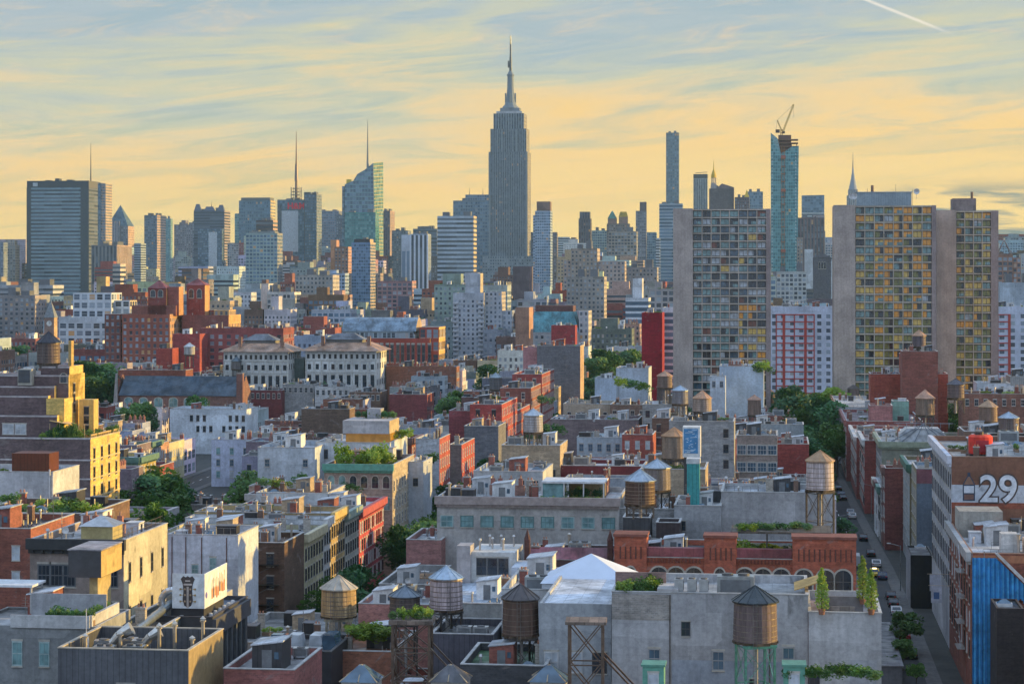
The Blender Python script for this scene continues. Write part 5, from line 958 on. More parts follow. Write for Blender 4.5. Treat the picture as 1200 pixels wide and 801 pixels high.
r_, w, d, h = block('mansard_building', 'building with big teal copper mansard roof and dark attic', 'building', 619, 678, 389, 404, D=1250, dep=26, col=(.34, .36, .38), fac=('f_punch', 3.4, 3.3), roofc='slate', nclut=0, lm='teal mansard roof')
S = 1250 / F; add(r_, 'mansard_roof', lambda b: b.frustum(0, w, 0, d, h + .02, zz(365, S), 3.2, 4, 'roofing', (.10, .30, .36))); add(r_, 'attic', lambda b: b.box(3.6, w - 3.6, 4.5, d - 5, zz(365, S) + .02, zz(358, S), 'brick', (.14, .07, .07)))
solid(r_, 'side_wing', w + .01, w + 5.5, 2, 24, 0, zz(364, S), 'f_punch', (2.5, 3.2), (.42, .43, .46), (.5, .45, .38))
block('brick_building', 'small crimson brick house in front of the teal mansard roof', 'building', 646, 674, 381, 402, D=1180, dep=12, col=(.32, .05, .06), wall='brick', roofc='tar', nclut=3, fr=None)
block('crimson_tower', 'plain crimson brick tower beside the first slab tower', 'building', 752, 776, 366, 450, D=905, dep=18, col=(.27, .012, .03), wall='brick', roofc='maroon', nclut=1, lm='crimson tower')
block('apartment_building', 'narrow white apartment slice with blue window bands right of the crimson tower', 'building', 776.3, 790, 360, 450, D=925, dep=20, col=(.60, .64, .70), fac=('f_bluerib', 3, 2.8), roofc='pale', nclut=1)
block('party_wall_building', 'pink painted slim building in the street gap', 'building', 613, 629, 407, 438, D=880, dep=14, col=(.50, .24, .25), wall='stucco', roofc='brown', nclut=1)
block('party_wall_building', 'tall dark grey wall with sunlit tan side in the street gap', 'building', 629.3, 680, 405, 440, D=868, dep=16, col=(.17, .17, .19), sidecol=(.5, .36, .26), wall='brick', roofc='slate', nclut=3, lm='dark grey street-gap wall')
for x0, x1, off, lb in ((902, 976, 0, 'pale apartment block with tall red vertical bands between slab towers'), (1168, 1230, 0, 'pale apartment block with red band at the right edge')):
    r_, w, d, h = block('apartment_building', lb, 'building', x0, x1, 359, 470, D=1010, dep=20, col=(.50, .55, .66), fac=('f_punch', 4.4, 3.3), roofc='pale', nclut=5, lm='red-banded pale block' if x0 < 1000 else 'red-banded block at right edge')
    sc = 1010 / F; reds = (7, 15, 28, 40, 51) if x0 < 1000 else (1, 13)
    add(r_, 'red_band', lambda b: [b.box(u * sc, (u + (3.0 if j % 2 else 1.2)) * sc, -.3, -.003, 0, h - 3.5, 'paint', (.40, .05, .04)) for j, u in enumerate(reds)] + [b.box(reds[0] * sc, reds[-1] * sc, -.2, -.003, z, z + .5, 'paint', (.40, .06, .05)) for z in [h - 4 - 3.3 * i for i in range(14)]])

# the three slab towers with egg-crate fronts
PANE = {}
for nm in ('g_dark', 'g_blue', 'g_teal', 'g_pale', 'g_amber', 'g_yellow', 'g_red', 'g_olive'):
    for nn_, (al_, q_) in enumerate((('g_dark', .12), (nm, .0), ('g_teal', -.15))):
        b = MB(); b.box(-.5, q_, -.03, 0, 0, 1, nm, (1, 1, 1), bottom=False); b.box(q_ + .001, .5, -.03, 0, 0, .55 if nn_ else 1, al_, (1, 1, 1), bottom=False); b.box(q_ + .001, .5, -.03, 0, .551 if nn_ else .99, 1, nm, (1, 1, 1), bottom=False); PANE[nm + str(nn_)] = b.mesh('pane_' + nm)
def slab(label, x0, xg, x1, xs, yt, D, ncol, sty, lm, blank_out=1.2):
    sc = D / F; XA, YA, w, H, _ = place(x0, xs, yt, None, D); root = empty('slab_tower', (XA, YA, 0), -TH); tag(root, label, 'apartment tower', 'concrete slab towers'); d = 22
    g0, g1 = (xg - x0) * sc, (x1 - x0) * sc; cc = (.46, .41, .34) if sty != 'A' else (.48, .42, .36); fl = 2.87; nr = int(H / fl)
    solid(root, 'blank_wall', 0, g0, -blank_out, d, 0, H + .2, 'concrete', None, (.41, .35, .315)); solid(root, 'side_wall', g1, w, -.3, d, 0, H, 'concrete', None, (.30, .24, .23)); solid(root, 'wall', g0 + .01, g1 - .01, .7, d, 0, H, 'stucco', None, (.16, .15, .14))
    bw = (g1 - g0) / ncol
    add(root, 'egg_crate_front', lambda b: ([b.box(g0 + i * bw - .15, g0 + i * bw + .15, -.25, .69, 0, H - .6, 'concrete', cc) for i in range(1, ncol)], [b.box(g0 + .01, g1 - .01, -.18, .68, H - .55 - j * fl, H - .1 - j * fl, 'concrete', cc) for j in range(nr + 1)],
        [b.box(g0 + (i + .5) * bw - .07, g0 + (i + .5) * bw + .07, .45, .68, 0, H - .6, 'paint', (.10, .10, .10)) for i in range(ncol)]))
    rest = MB(); cnt = 0; rnd = random.Random(int(x0))
    for j in range(nr):
        for i in range(ncol):
            u, v = (i + .5) / ncol, j / 24
            fld = math.sin(i * 1.3 + j * .45 + len(sty) * 2) + math.sin(j * .9 - i * .5)
            if sty == 'A': wt = dict(g_dark=2.4, g_blue=3, g_teal=5 * (u < .55) + 2, g_pale=3.4, g_red=.5 + 1.2 * u, g_amber=(6 if u > .6 and v > .35 and fld > -.5 else .2), g_yellow=(5 if u > .6 and v > .5 else .2))
            elif sty == 'B': wt = dict(g_dark=.5, g_teal=9 if u < .3 - .1 * fld else 1.2, g_pale=.5, g_amber=(10 if u > .3 and v < .55 and fld > -.9 else .8), g_yellow=2.6, g_olive=1.2 + 5 * v)
            else: wt = dict(g_dark=.8, g_teal=2.0 + fld, g_olive=6, g_yellow=3.5, g_amber=2.4, g_pale=.2)
            wt = {a_: max(.05, b_) for a_, b_ in wt.items()}
            m_ = rnd.choices(list(wt), list(wt.values()))[0]; xx = g0 + (i + .5) * bw; z = H - .6 - (j + 1) * fl + .72
            if cnt < 96 and j < 12: inst('window', PANE[m_ + str(rnd.randrange(3))], root, (xx, .66, z), 0, (bw - .5, 1, fl - .95)); cnt += 1
            else:
                q_ = xx + rnd.choice((-.3, 0, .35)); rest.box(xx - bw / 2 + .25, q_, .63, .66, z, z + fl - .95, m_, (1, 1, 1), bottom=False); rest.box(q_ + .002, xx + bw / 2 - .25, .63, .66, z, z + fl - .95, rnd.choice((m_, m_, 'g_dark', 'g_teal')), (1, 1, 1), bottom=False)
    o = rest.build('window_panes', root); o['kind'] = 'stuff'
    s0, t0 = to_st(XA, YA); FOOT.append((s0, s0 + w, t0 - 3, t0 + d)); CAPS.append((x0, xs, 452 if x0 < 900 else 462, D)); LAND.append(((x0 + xs) / 2, 300, D, lm)); BL.append((root, XA, YA, TH, w, d, H)); return root, w, d, H
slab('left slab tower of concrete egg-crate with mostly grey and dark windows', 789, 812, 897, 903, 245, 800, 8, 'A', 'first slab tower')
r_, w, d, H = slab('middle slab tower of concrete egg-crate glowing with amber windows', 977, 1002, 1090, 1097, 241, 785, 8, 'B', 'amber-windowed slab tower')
S = 785 / F
add(r_, 'plant_room', lambda b: (b.box(27 * S, 91 * S, 6, 18, H + .003, zz(225, S), 'metal', (.28, .34, .38)), b.box(26 * S, 92 * S, 5.8, 18.2, zz(225, S) + .003, zz(225, S) + .25, 'paint', (.3, .35, .4))))
add(r_, 'chimney', lambda b: b.cyl(46 * S, 10, zz(225, S) + .26, zz(216, S), .55, .5, 'brick', (.22, .15, .12), 10)); add(r_, 'aerial', lambda b: ([b.tube((x * S, 8, H), (x * S, 8, H + z), .06, 'steel', (.1, .1, .1)) for x, z in ((73, 8), (92.5, 6), (40, 6.5))],))
for x in (21, 24, 96): inst('satellite_dish', PR['satellite_dish'], r_, (x * S, 2, H + (2.4 if x > 90 else .8)), 0, (2.4, 2.4, 2.4))
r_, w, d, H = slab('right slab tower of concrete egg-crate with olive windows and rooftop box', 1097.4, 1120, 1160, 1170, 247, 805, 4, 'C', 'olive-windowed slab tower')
S = 805 / F
add(r_, 'plant_room', lambda b: b.box(20 * S, 47 * S, 5, 16, H + .003, zz(232, S), 'stucco', (.26, .21, .20))); add(r_, 'chimney', lambda b: b.cyl(43 * S, 8, zz(232, S), zz(224, S), .5, .5, 'steel', (.2, .15, .12), 8))

# ------------------------------------------------------------------ right side of the street
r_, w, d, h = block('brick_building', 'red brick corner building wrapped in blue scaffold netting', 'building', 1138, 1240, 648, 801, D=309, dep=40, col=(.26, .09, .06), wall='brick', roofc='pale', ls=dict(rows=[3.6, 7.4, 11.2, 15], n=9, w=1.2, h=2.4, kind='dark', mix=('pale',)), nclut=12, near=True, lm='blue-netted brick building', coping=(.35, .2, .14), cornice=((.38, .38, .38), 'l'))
add(r_, 'stone_band', lambda b: b.box(0, w, -.06, -.003, h - 1.3, h - .25, 'paint', (.40, .16, .08)))
add(r_, 'fire_escape', lambda b: [(b.box(-1.3, -.2, 8, 13, z, z + .08, 'steel', (.4, .38, .36)), b.tube((-1.3, 8, z + 1), (-1.3, 13, z + 1), .04, 'steel', (.4, .38, .36)), b.tube((-.8, 8.4, z), (-.8, 12.6, z + 3.7), .09, 'steel', (.3, .3, .3), 4)) for z in (h - 15, h - 11.3, h - 7.6, h - 3.9)])
add(r_, 'roof_shed', lambda b: b.box(5, 7.4, 8, 11, h - .8, h + 1.9, 'stucco', (.5, .48, .45))); add(r_, 'roof_shed', lambda b: b.box(8.2, 11, 7, 10, h - .8, h + 1.3, 'stucco', (.5, .42, .38))); add(r_, 'penthouse', lambda b: b.box(.4, 7, 26, 34, h - .8, h + 3.2, 'stucco', (.36, .34, .30)))
X, Y, Z = r_.location[0], r_.location[1], 0
root = empty('scaffold_netting', (X, Y, 0), -TH); tag(root, 'bright blue construction netting hung over the brick corner building', 'scaffold netting')
def net(b):
    n = 34; S_ = 309 / F
    def top(u): return h - .5 - max(0, u - 3.4) * .95
    for i in range(n):
        x0 = .1 + i * .22; x1 = x0 + .22; y0, y1 = -.9 + .16 * math.sin(i * 1.9), -.9 + .16 * math.sin((i + 1) * 1.9)
        zb_ = 0 if x1 < 3.4 else h - 6.6 - .4 * math.sin(i)
        if top(x1) > zb_: b.face([(x0, y0, zb_), (x1, y1, zb_), (x1, y1, top(x1)), (x0, y0, top(x0))], 'fabric', ((.03, .22, .50), (.06, .33, .62), (.02, .16, .40))[i % 3])
add(root, 'net', net); add(root, 'scaffold_pole', lambda b: [b.tube((x, -.5, 0), (x, -.5, h + (.4 if x < 4 else -3)), .06, 'steel', (.25, .25, .27)) for x in (.1, 1.8, 3.5, 5.4, 7.6)] + [b.tube((.1, -.5, z), (7.6, -.5, z), .05, 'steel', (.25, .25, .27)) for z in (h - 18, h - 15, h - 12, h - 9, h - 6)])
add(root, 'catch_board', lambda b: b.prism([(3.2, h + .2), (3.6, h + .3), (8.6, h - 4.6), (8.2, h - 4.9)], -1.5, -.95, 'paint', (.5, .5, .5)))
r_, w, d, h = block('shaft_building', 'dark glazed stair shaft below the blue netting', 'building', 1168, 1200, 712, 801, D=297, dep=9, col=(.035, .028, .03), wall='brick', roofc='tar', nclut=1, near=True, nocap=True, coping=(.06, .05, .05), par=.3)
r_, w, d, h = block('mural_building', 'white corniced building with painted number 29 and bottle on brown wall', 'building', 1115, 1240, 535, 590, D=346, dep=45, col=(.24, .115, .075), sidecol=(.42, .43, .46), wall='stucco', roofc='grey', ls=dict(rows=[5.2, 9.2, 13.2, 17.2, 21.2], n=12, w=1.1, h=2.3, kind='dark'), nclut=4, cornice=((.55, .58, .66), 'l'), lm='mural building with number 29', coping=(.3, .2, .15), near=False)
def mural(b):
    sc = 346 / F; z = lambda y: h - (y - 535) * sc; xx = lambda x: (x - 1115) * sc
    b.box(0, w, -.05, -.003, z(588), z(567.5), 'stucco', (.56, .60, .66))
    b.box(0, w, -.07, -.052, z(595), z(588), 'brick', (.32, .10, .06))
add(r_, 'mural', mural)
def bottle_shape(b):
    sc = 346 / F; z = lambda y: h - (y - 535) * sc; xx = lambda x: (x - 1115) * sc
    o = [(1128, 586), (1142, 586), (1142, 567), (1139, 561), (1136.6, 557), (1136.6, 553), (1133.4, 553), (1133.4, 557), (1131, 561), (1128, 567)]
    b.prism([(xx(a), z(c)) for a, c in o], -.10, -.071, 'paint', (.03, .05, .09))
    b.prism([(xx(a), z(c)) for a, c in [(1129.2, 567), (1140.8, 567), (1138, 561.5), (1136, 558), (1134, 558), (1132, 561.5)]], -.12, -.101, 'paint', (.22, .12, .08))
    b.box(xx(1129.3), xx(1140.7), -.13, -.101, z(577), z(568.6), 'paint', (.58, .62, .68)); b.box(xx(1129.5), xx(1140.5), -.13, -.101, z(584.5), z(578.5), 'paint', (.2, .1, .08))
add(r_, 'bottle_picture', bottle_shape)
def text_obj(name, s, size, root, loc, mat, col, extr=.03, bold=0.0):
    cu = bpy.data.curves.new('lettering', 'FONT'); cu.body = s; cu.size = size; cu.extrude = extr; cu.offset = bold; tmp = bpy.data.objects.new('lettering', cu); COL.objects.link(tmp)
    dg = bpy.context.evaluated_depsgraph_get(); me = bpy.data.meshes.new_from_object(tmp.evaluated_get(dg)); bpy.data.objects.remove(tmp)
    ca = me.color_attributes.new('Col', 'FLOAT_COLOR', 'CORNER'); ca.data.foreach_set('color', [x for _ in range(len(me.loops)) for x in (col[0], col[1], col[2], 1)]); me.materials.clear(); me.materials.append(MATS[mat])
    o = bpy.data.objects.new(name, me); COL.objects.link(o); o.parent = root; o.location = loc; o.rotation_euler = (R(90), 0, 0); return o
text_obj('lettering', '29', 6.0, r_, (4.3, -.12, h - 7.0), 'paint', (.07, .05, .05), .02, .32); text_obj('lettering', '29', 6.0, r_, (4.3, -.17, h - 7.0), 'paint', (.62, .66, .72), .02, .08)
S = 352 / F; X, Y, Z = px(1149, 533, 352); root = empty('wrapped_tank', (X, Y, Z + .3)); tag(root, 'round water tank wrapped in bright red plastic sheet', 'water tank')
add(root, 'wrap', lambda b: (b.cyl(0, 0, 0, 2.7, 1.9, 1.95, 'fabric', (.62, .045, .03), 18), b.cyl(0, 0, 2.7, 3.0, 1.95, 1.6, 'fabric', (.7, .07, .04), 18), b.box(-1.1, .9, -2.02, -1.8, .3, 2.2, 'fabric', (.36, .03, .04)))); add(root, 'hatch', lambda b: b.cyl(-.2, 0, 3.0, 3.5, .7, .7, 'paint', (.05, .04, .04), 12)); add(root, 'base', lambda b: b.box(-2.1, 2.1, -1.5, 1.5, -.6, -.003, 'steel', (.1, .1, .1)))
block('black_building', 'low black party wall in the shadow behind the mural building', 'building', 1067, 1094, 650, 735, D=393, dep=14, col=(.02, .02, .022), sidecol=(.25, .26, .29), wall='stucco', roofc='tar', nclut=2, coping=(.05, .05, .05), par=.3, lm='low black party wall')
block('party_wall_building', 'maroon and slate-blue painted party wall left of the mural', 'building', 1074, 1130, 549, 626, D=430, dep=16, col=(.13, .17, .22), sidecol=(.30, .26, .16), wall='stucco', roofc='tar', ls=DH(5, 5, 3, 3.4), nclut=4, lm='slate-blue party wall')
add(BL[-1][0], 'painted_top', lambda b: b.box(0, 8, -.05, -.003, zz(566, 430 / F), zz(549.5, 430 / F), 'stucco', (.22, .09, .11)))
block('green_cornice_building', 'narrow building with dark green metal cornice on the right street', 'building', 1066, 1110, 545, 600, D=450, dep=24, col=(.20, .17, .10), sidecol=(.34, .37, .38), wall='stucco', roofc='pale', ls=DH(8, 5, 4.2, 3.4, mix=('pale',)), cornice=((.05, .14, .10), 'fl'), nclut=3)
r_, w, d, h = block('skylight_building', 'grey building with white polygonal skylight in a steel frame on top', 'building', 1033, 1215, 518, 545, D=520, dep=34, col=(.24, .25, .20), sidecol=(.32, .35, .39), wall='stucco', roofc='grey', ls=dict(rows=[3.8, 7.4, 11, 14.6], n=14, w=1.1, h=2.1, kind='blue'), cornice=((.26, .30, .22), 'fl'), nclut=9, lm='white skylight roof', avoid=(4, 1, 22, 12))
def poly_sky(b):
    S_ = 520 / F; o = [(4.4, h - .7), (15.5, h - .7), (15.5, h + 1.5), (13.8, h + 3.2), (6, h + 3.2), (4.4, h + 1.8)]; b.prism(o, 2, 9, 'g_pale', (1, 1, 1))
add(r_, 'polygonal_skylight', poly_sky)
add(r_, 'steel_frame', lambda b: ([b.tube((x, 1.8, h - .7), (10, 1.8, h + 4.4), .10, 'steel', (.2, .25, .32), 4) for x in (1, 4, 7.5, 12.5, 16, 19)], [b.tube((4 + i * 2, 1.7, h + 3.4), (4 + i * 2, 1.7, h + 4.6), .08, 'steel', (.3, .34, .4), 4) for i in range(7)], b.tube((3, 1.7, h + 4.5), (17, 1.7, h + 4.5), .1, 'steel', (.3, .34, .4), 4)))
for (t0, t1, H, col, lb) in ((556, 590, 18.4, (.30, .085, .075), 'red brick walk-up with white cornice behind the skylight roof'), (592, 640, 16.5, (.26, .09, .08), 'dark red walk-up with fire escapes on the right street'), (644, 700, 17.5, (.24, .08, .075), 'long dark red walk-up deep along the right street'), (704, 770, 18, (.40, .42, .46), 'pale narrow-fronted walk-up at the far end of the right street')):
    X, Y = st(24 - (t0 - 420) * .022, t0); X2, Y2 = st(24 - (t0 - 420) * .022 + 22, t0)
    block('brick_building', lb, 'building', 600 + F * X / Y, 600 + F * X2 / Y2, HY + (CH - H) * F / Y, None, D=Y, dep=t1 - t0, col=col, wall='brick', roofc=random.choice(('silver', 'pale', 'mauve')), ls=DH(int((t1 - t0) / 3.4), 5, 3.2, 3.3, w=1.1, h=1.9, mix=('pale', 'dark')), cornice=((.5, .5, .5) if t0 < 600 else (.25, .1, .09), 'l'), nclut=10)
block('brick_building', 'pink-mauve brick roof room right of the street end', 'building', 1019, 1046, 475, 492, D=640, dep=10, col=(.34, .16, .16), wall='brick', roofc='pink', nclut=1)
block('green_building', 'small mint-green roof room near the steel-framed skylight', 'building', 1046, 1065, 470, 485, D=650, dep=8, col=(.20, .38, .33), wall='stucco', roofc='white', nclut=1)
for a in ((-2, 1160, 1215, 511, 530, 400, (.045, .038, .035), 'dark tank enclosure beside the red wrapped tank'), ):
    block('tank_enclosure', a[7], 'roof enclosure', a[1], a[2], a[3], a[4], D=a[5], dep=8, col=a[6], wall='metal', roofc='tar', nclut=1)

# ------------------------------------------------------------------ the skyline
def tower(name, label, x0, x1, yt, D, fac, bay, sto, col, dep=None, yv=None, side=None, roofc=(.15, .15, .16), lm=None, parts=(), cat='skyscraper', walls='', wallm='stucco'):
    """parts: (name, x0, x1, ytop, fac or None, colour) more blocks standing on / beside the main one, px of the photo at this distance"""
    XA, YA, w, H, _ = place(x0, x1, yt, None, D); dep = dep or max(18, w * .8); sc = YA / F
    root = empty(name, (XA, YA, 0), -TH); tag(root, label, cat); col = C[col] if isinstance(col, str) else col
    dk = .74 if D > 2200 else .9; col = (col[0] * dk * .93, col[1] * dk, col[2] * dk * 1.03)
    side = C[side] if isinstance(side, str) else side  # peach and golden sides carry low sunlight in their base colour
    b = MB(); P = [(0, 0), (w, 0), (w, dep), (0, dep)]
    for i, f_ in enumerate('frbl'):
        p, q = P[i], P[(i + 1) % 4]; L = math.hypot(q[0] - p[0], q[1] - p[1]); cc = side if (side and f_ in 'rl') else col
        if f_ in walls: b.wallquad(p, q, 0, H, wallm, cc)
        else: b.wallquad(p, q, 0, H - 1.5, fac, cc, (max(1, round(L / bay)), max(1, round((H - 1.5) / sto)))); b.wallquad(p, q, H - 1.5, H, wallm, cc)
    b.build('wall', root); add(root, 'roof', lambda q: (q.face([(0, 0, H), (w, 0, H), (w, dep, H), (0, dep, H)], 'roofing', roofc)))
    rnd = random.Random(int(x0 * 3 + yt)); 
    if w > 18:
        for a, e, hh in ((rnd.uniform(.08, .3), .18, rnd.uniform(3, 6)), (rnd.uniform(.5, .7), .2, rnd.uniform(3, 7))): add(root, 'plant_room', lambda q: q.box(w * a, w * (a + e), dep * .3, dep * .7, H + .003, H + hh, 'metal', (.16, .17, .19)))
    for nm, a, e, y, fc, cc in parts:
        zt = CH - (y - HY) * sc; xa, xe = (a - x0) * sc, (e - x0) * sc; cc = C[cc] if isinstance(cc, str) else cc
        inside = xa > -.5 and xe < w + .5 and zt > H
        solid(root, nm, xa + (.02 if xa > w - 1 else 0), xe, dep * .15 if inside else 2, dep * .8, H + .01 if inside else 0, zt, fc or wallm, (bay, sto) if fc else None, cc, side)
    xs = max([x1] + [p[2] for p in parts]); xm = min([x0] + [p[1] for p in parts])
    s0, t0 = to_st(XA, YA); FOOT.append((s0, s0 + w, t0, t0 + dep)); CAPS.append((xm, xs, yv or 330, D)); LAND.append(((x0 + x1) / 2, yt + 15, D, lm)) if lm else None
    BL.append((root, XA, YA, TH, w, dep, H)); return root, w, dep, H, sc
def mast(root, name, x, y, z0, z1, r0=1.2, r1=.25, col=(.12, .11, .11), n=6): return add(root, name, lambda b: (b.cyl(x, y, z0, z0 + (z1 - z0) * .5, r0, r0 * .55, 'paint', col, n), b.cyl(x, y, z0 + (z1 - z0) * .5, z1, r0 * .55, r1, 'paint', col, n)))
OFF = 'office_tower'
# left group
tower(OFF, 'small dark office block at the extreme left of the skyline', -6, 4, 284, 3200, 'f_punch', 4, 4, 'bluegrey')
tower(OFF, 'small beige stepped tower left of the big glass slab', 5, 18, 287, 3300, 'f_punch', 4, 4, 'stone', side=(.5, .4, .3), parts=(('upper_storey', 6, 17, 281, 'f_punch', 'stone'),))
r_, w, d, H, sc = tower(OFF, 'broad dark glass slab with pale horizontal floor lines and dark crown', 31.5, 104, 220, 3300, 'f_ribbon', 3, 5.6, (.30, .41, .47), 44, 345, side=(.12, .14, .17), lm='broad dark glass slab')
solid(r_, 'crown', 0, w, 0, d, H + .01, zz(212, sc), 'paint', None, (.05, .06, .075), (.12, .12, .12)); add(r_, 'corner_strip', lambda b: (b.box(-.3, 5 * sc, -.6, -.003, 0, H, 'paint', (.06, .075, .09)), b.box(65 * sc, w + .3, -.6, -.003, 0, H, 'paint', (.06, .075, .09))))
add(r_, 'crown_sign', lambda b: b.box(7.5 * sc, 13 * sc, -.9, -.003, zz(218.5, sc), zz(214.3, sc), 'paint', (.45, .5, .52))); add(r_, 'plant_room', lambda b: [b.box(a * sc, e * sc, 8, 20, zz(212, sc) + .02, zz(y, sc), 'metal', (.08, .09, .1)) for a, e, y in ((32, 37, 209), (46, 53, 210.5), (20, 26, 211))])
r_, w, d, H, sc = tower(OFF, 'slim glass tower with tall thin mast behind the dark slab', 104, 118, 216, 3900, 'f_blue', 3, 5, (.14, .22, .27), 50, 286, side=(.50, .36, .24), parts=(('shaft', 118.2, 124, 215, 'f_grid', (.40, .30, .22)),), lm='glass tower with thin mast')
mast(r_, 'mast', .6, 10, H, zz(167, sc), 1.6, .3, (.12, .10, .09))
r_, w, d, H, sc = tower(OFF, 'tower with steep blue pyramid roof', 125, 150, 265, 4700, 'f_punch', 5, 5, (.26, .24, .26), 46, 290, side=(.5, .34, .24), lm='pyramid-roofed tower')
add(r_, 'pyramid_roof', lambda b: b.frustum(0, w, 0, d, H + .01, zz(240, sc), w / 2 - .2, d / 2 - .2, 'roofing', (.07, .13, .18))); solid(r_, 'bay', 4 * sc, 16 * sc, -3, 0, 0, zz(259, sc), 'f_pier', (4, 5), (.36, .33, .36))
tower('post_office_building', 'wide beige block with tall columned openings', 107, 137, 287, 3000, 'f_pier', 5, 12, (.30, .28, .27), 70, 312, side=(.48, .34, .28), lm='columned beige block', cat='building')
tower(OFF, 'thin white office slice right of the columned block', 157, 165, 285, 3600, 'f_ribbon', 4, 4, (.5, .55, .6), 30)
tower(OFF, 'dark slim gridded tower with sunlit peach side at left', 169, 184, 252, 4200, 'f_grid', 3.5, 5, (.20, .22, .25), 60, 315, side=(.50, .34, .27), lm='dark gridded tower')
tower(OFF, 'pale teal narrow tower behind the dark gridded one', 190, 200, 256, 5500, 'f_teal', 4, 5, (.3, .42, .46))
tower(OFF, 'grey-mauve stepped tower with small top block', 204, 228, 263, 4800, 'f_punch', 4.5, 5, (.28, .25, .28), None, 300, parts=(('upper_storey', 212, 217, 258, None, (.2, .18, .2)),), lm='grey-mauve stepped tower')
r_, w, d, H, sc = tower(OFF, 'dark tower with spiked castle-like crown', 227, 263, 247, 4600, 'f_ribbon', 4, 6, (.10, .12, .18), 50, 312, side=(.35, .28, .26), lm='spiked dark tower')
add(r_, 'crown', lambda b: [b.frustum(a * sc, e * sc, 2, 14, H + .01, zz(y, sc), 2 * sc, 4, 'paint', (.09, .11, .16)) for a, e, y in ((0, 8, 239), (28, 36, 240), (12, 24, 242))]); mast(r_, 'mast', 20 * sc, 10, zz(242, sc), zz(236, sc), .9); solid(r_, 'side_wing', -4, 0, 4, 30, 0, zz(259, sc), 'f_punch', (4, 5), (.16, .17, .22))
solid(r_, 'lower_front', 7 * sc, 36 * sc, -14, -.01, 0, zz(268, sc), 'f_blue', (4, 5), (.07, .09, .12)); add(r_, 'pale_panel', lambda b: b.box(20 * sc, 30 * sc, -14.6, -14.01, 0, zz(272, sc), 'g_pale', (1, 1, 1)))
r_, w, d, H, sc = tower(OFF, 'teal-blue office tower with sunlit golden edge left of the masted tower', 280, 317, 235, 4100, 'f_grid', 4, 6, (.16, .26, .32), 40, 272, side=(.55, .42, .20), lm='teal-blue office tower'); solid(r_, 'crown', 2 * sc, w - 2, 4, 36, H + .01, zz(231.5, sc), 'paint', None, (.13, .14, .15)); solid(r_, 'side_wing', -6 * sc, -.02, 6, 30, 0, zz(250, sc), 'f_teal', (4, 5), (.3, .4, .42))
tower(OFF, 'brown office block with sunlit peach edge', 300, 320, 258, 3300, 'f_ribbon', 5, 6, (.13, .10, .10), 30, 275, side=(.5, .33, .25))
tower(OFF, 'pale greenish gridded apartment tower below the teal-blue tower', 288, 325, 273, 2600, 'f_grid', 4.2, 4.4, (.42, .52, .50), 28, 338, side=(.3, .3, .3), lm='pale greenish gridded tower', parts=(('crown', 291, 322, 271, None, (.25, .28, .28)),))
r_, w, d, H, sc = tower(OFF, 'tower with red rooftop letters, drum frame and tall broadcast mast', 325, 357, 234, 4400, 'f_blue', 5, 6, (.13, .20, .25), 50, 300, lm='red-lettered mast tower')
add(r_, 'front_panel', lambda b: b.box(5 * sc, 25 * sc, -.8, -.003, zz(295, sc), zz(247, sc), 'g_pale', (1, 1, 1))); solid(r_, 'front_slab', 1 * sc, 5 * sc, -3, -.01, 0, zz(240, sc), 'f_pier', (4, 6), (.10, .12, .15))
add(r_, 'sign_board', lambda b: b.box(11.5 * sc, 25 * sc, -1.0, -.02, zz(246, sc), zz(235.5, sc), 'paint', (.10, .13, .16)))
text_obj('lettering', 'H&M', 17.5, r_, (12 * sc, -1.2, zz(244.8, sc)), 'fabric', (.75, .015, .05), .1, .5)
add(r_, 'mast_drum', lambda b: ([b.tube((20 * sc + 11 * math.cos(a), 20 + 11 * math.sin(a), H), (20 * sc + 11 * math.cos(a), 20 + 11 * math.sin(a), zz(219, sc)), .6, 'steel', (.2, .18, .17), 4) for a in [i * math.pi / 4 for i in range(8)]], [b.cyl(20 * sc, 20, z, z + 1.4, 12 - i * 1.5, 12 - i * 1.5, 'steel', (.22, .19, .18), 10) for i, z in enumerate([H + 3 + i * 6.5 for i in range(4)])]))
mast(r_, 'mast', 20 * sc, 20, H, zz(153, sc), 3.2, .4, (.14, .08, .07)); add(r_, 'mast_array', lambda b: b.cyl(20 * sc, 20, zz(212, sc), zz(192, sc), 3.6, 2.6, 'steel', (.17, .13, .13), 8))
tower(OFF, 'dark slim slab right of the red-lettered mast tower', 357.2, 371, 227, 4350, 'f_grid', 4, 6, (.11, .15, .18), 50, 310, side=(.2, .22, .25), parts=(('crown', 356, 364, 225, None, (.08, .09, .1)),), lm='dark slim slab')
tower(OFF, 'pinkish grey distant tower', 372, 397, 247, 5000, 'f_grid', 5, 6, (.28, .26, .32), 40, 285, parts=(('side_wing', 380, 396, 258, 'f_pier', (.3, .27, .3)),))
tower(OFF, 'dark grey distant block left of the sloped glass tower', 394, 405, 252, 4900, 'f_punch', 5, 6, (.12, .14, .19), 40, 290)
# faceted glass tower with spire
D_ = 4300; sc = D_ / F; X, Y, Z = px(403, 300, D_); root = empty('glass_tower', (X, Y, 0), -TH); tag(root, 'teal glass tower with slanted crystal top and tall white-grey spire', 'skyscraper'); LAND.append((425, 220, D_, 'slanted crystal tower'))
u = lambda x: (x - 403) * sc
add(root, 'wall', lambda b: b.prism([(0, 0), (u(441), 0), (u(438), zz(191, sc)), (u(428), zz(199, sc)), (u(419), zz(204, sc)), (u(414), zz(212, sc)), (u(404), zz(216, sc))], 0, 40, 'f_blue', (.14, .26, .31), (6, 8)))
add(root, 'side_wall', lambda b: b.face([(u(441) + .05, 0, 0), (u(446), 36, 0), (u(446), 36, zz(189, sc)), (u(438) + .05, 0, zz(191, sc))], 'f_teal', (.55, .45, .14), [(0, 0), (6, 0), (6, 40), (0, 40)]))  # yellow base colour paints the low sun on this face
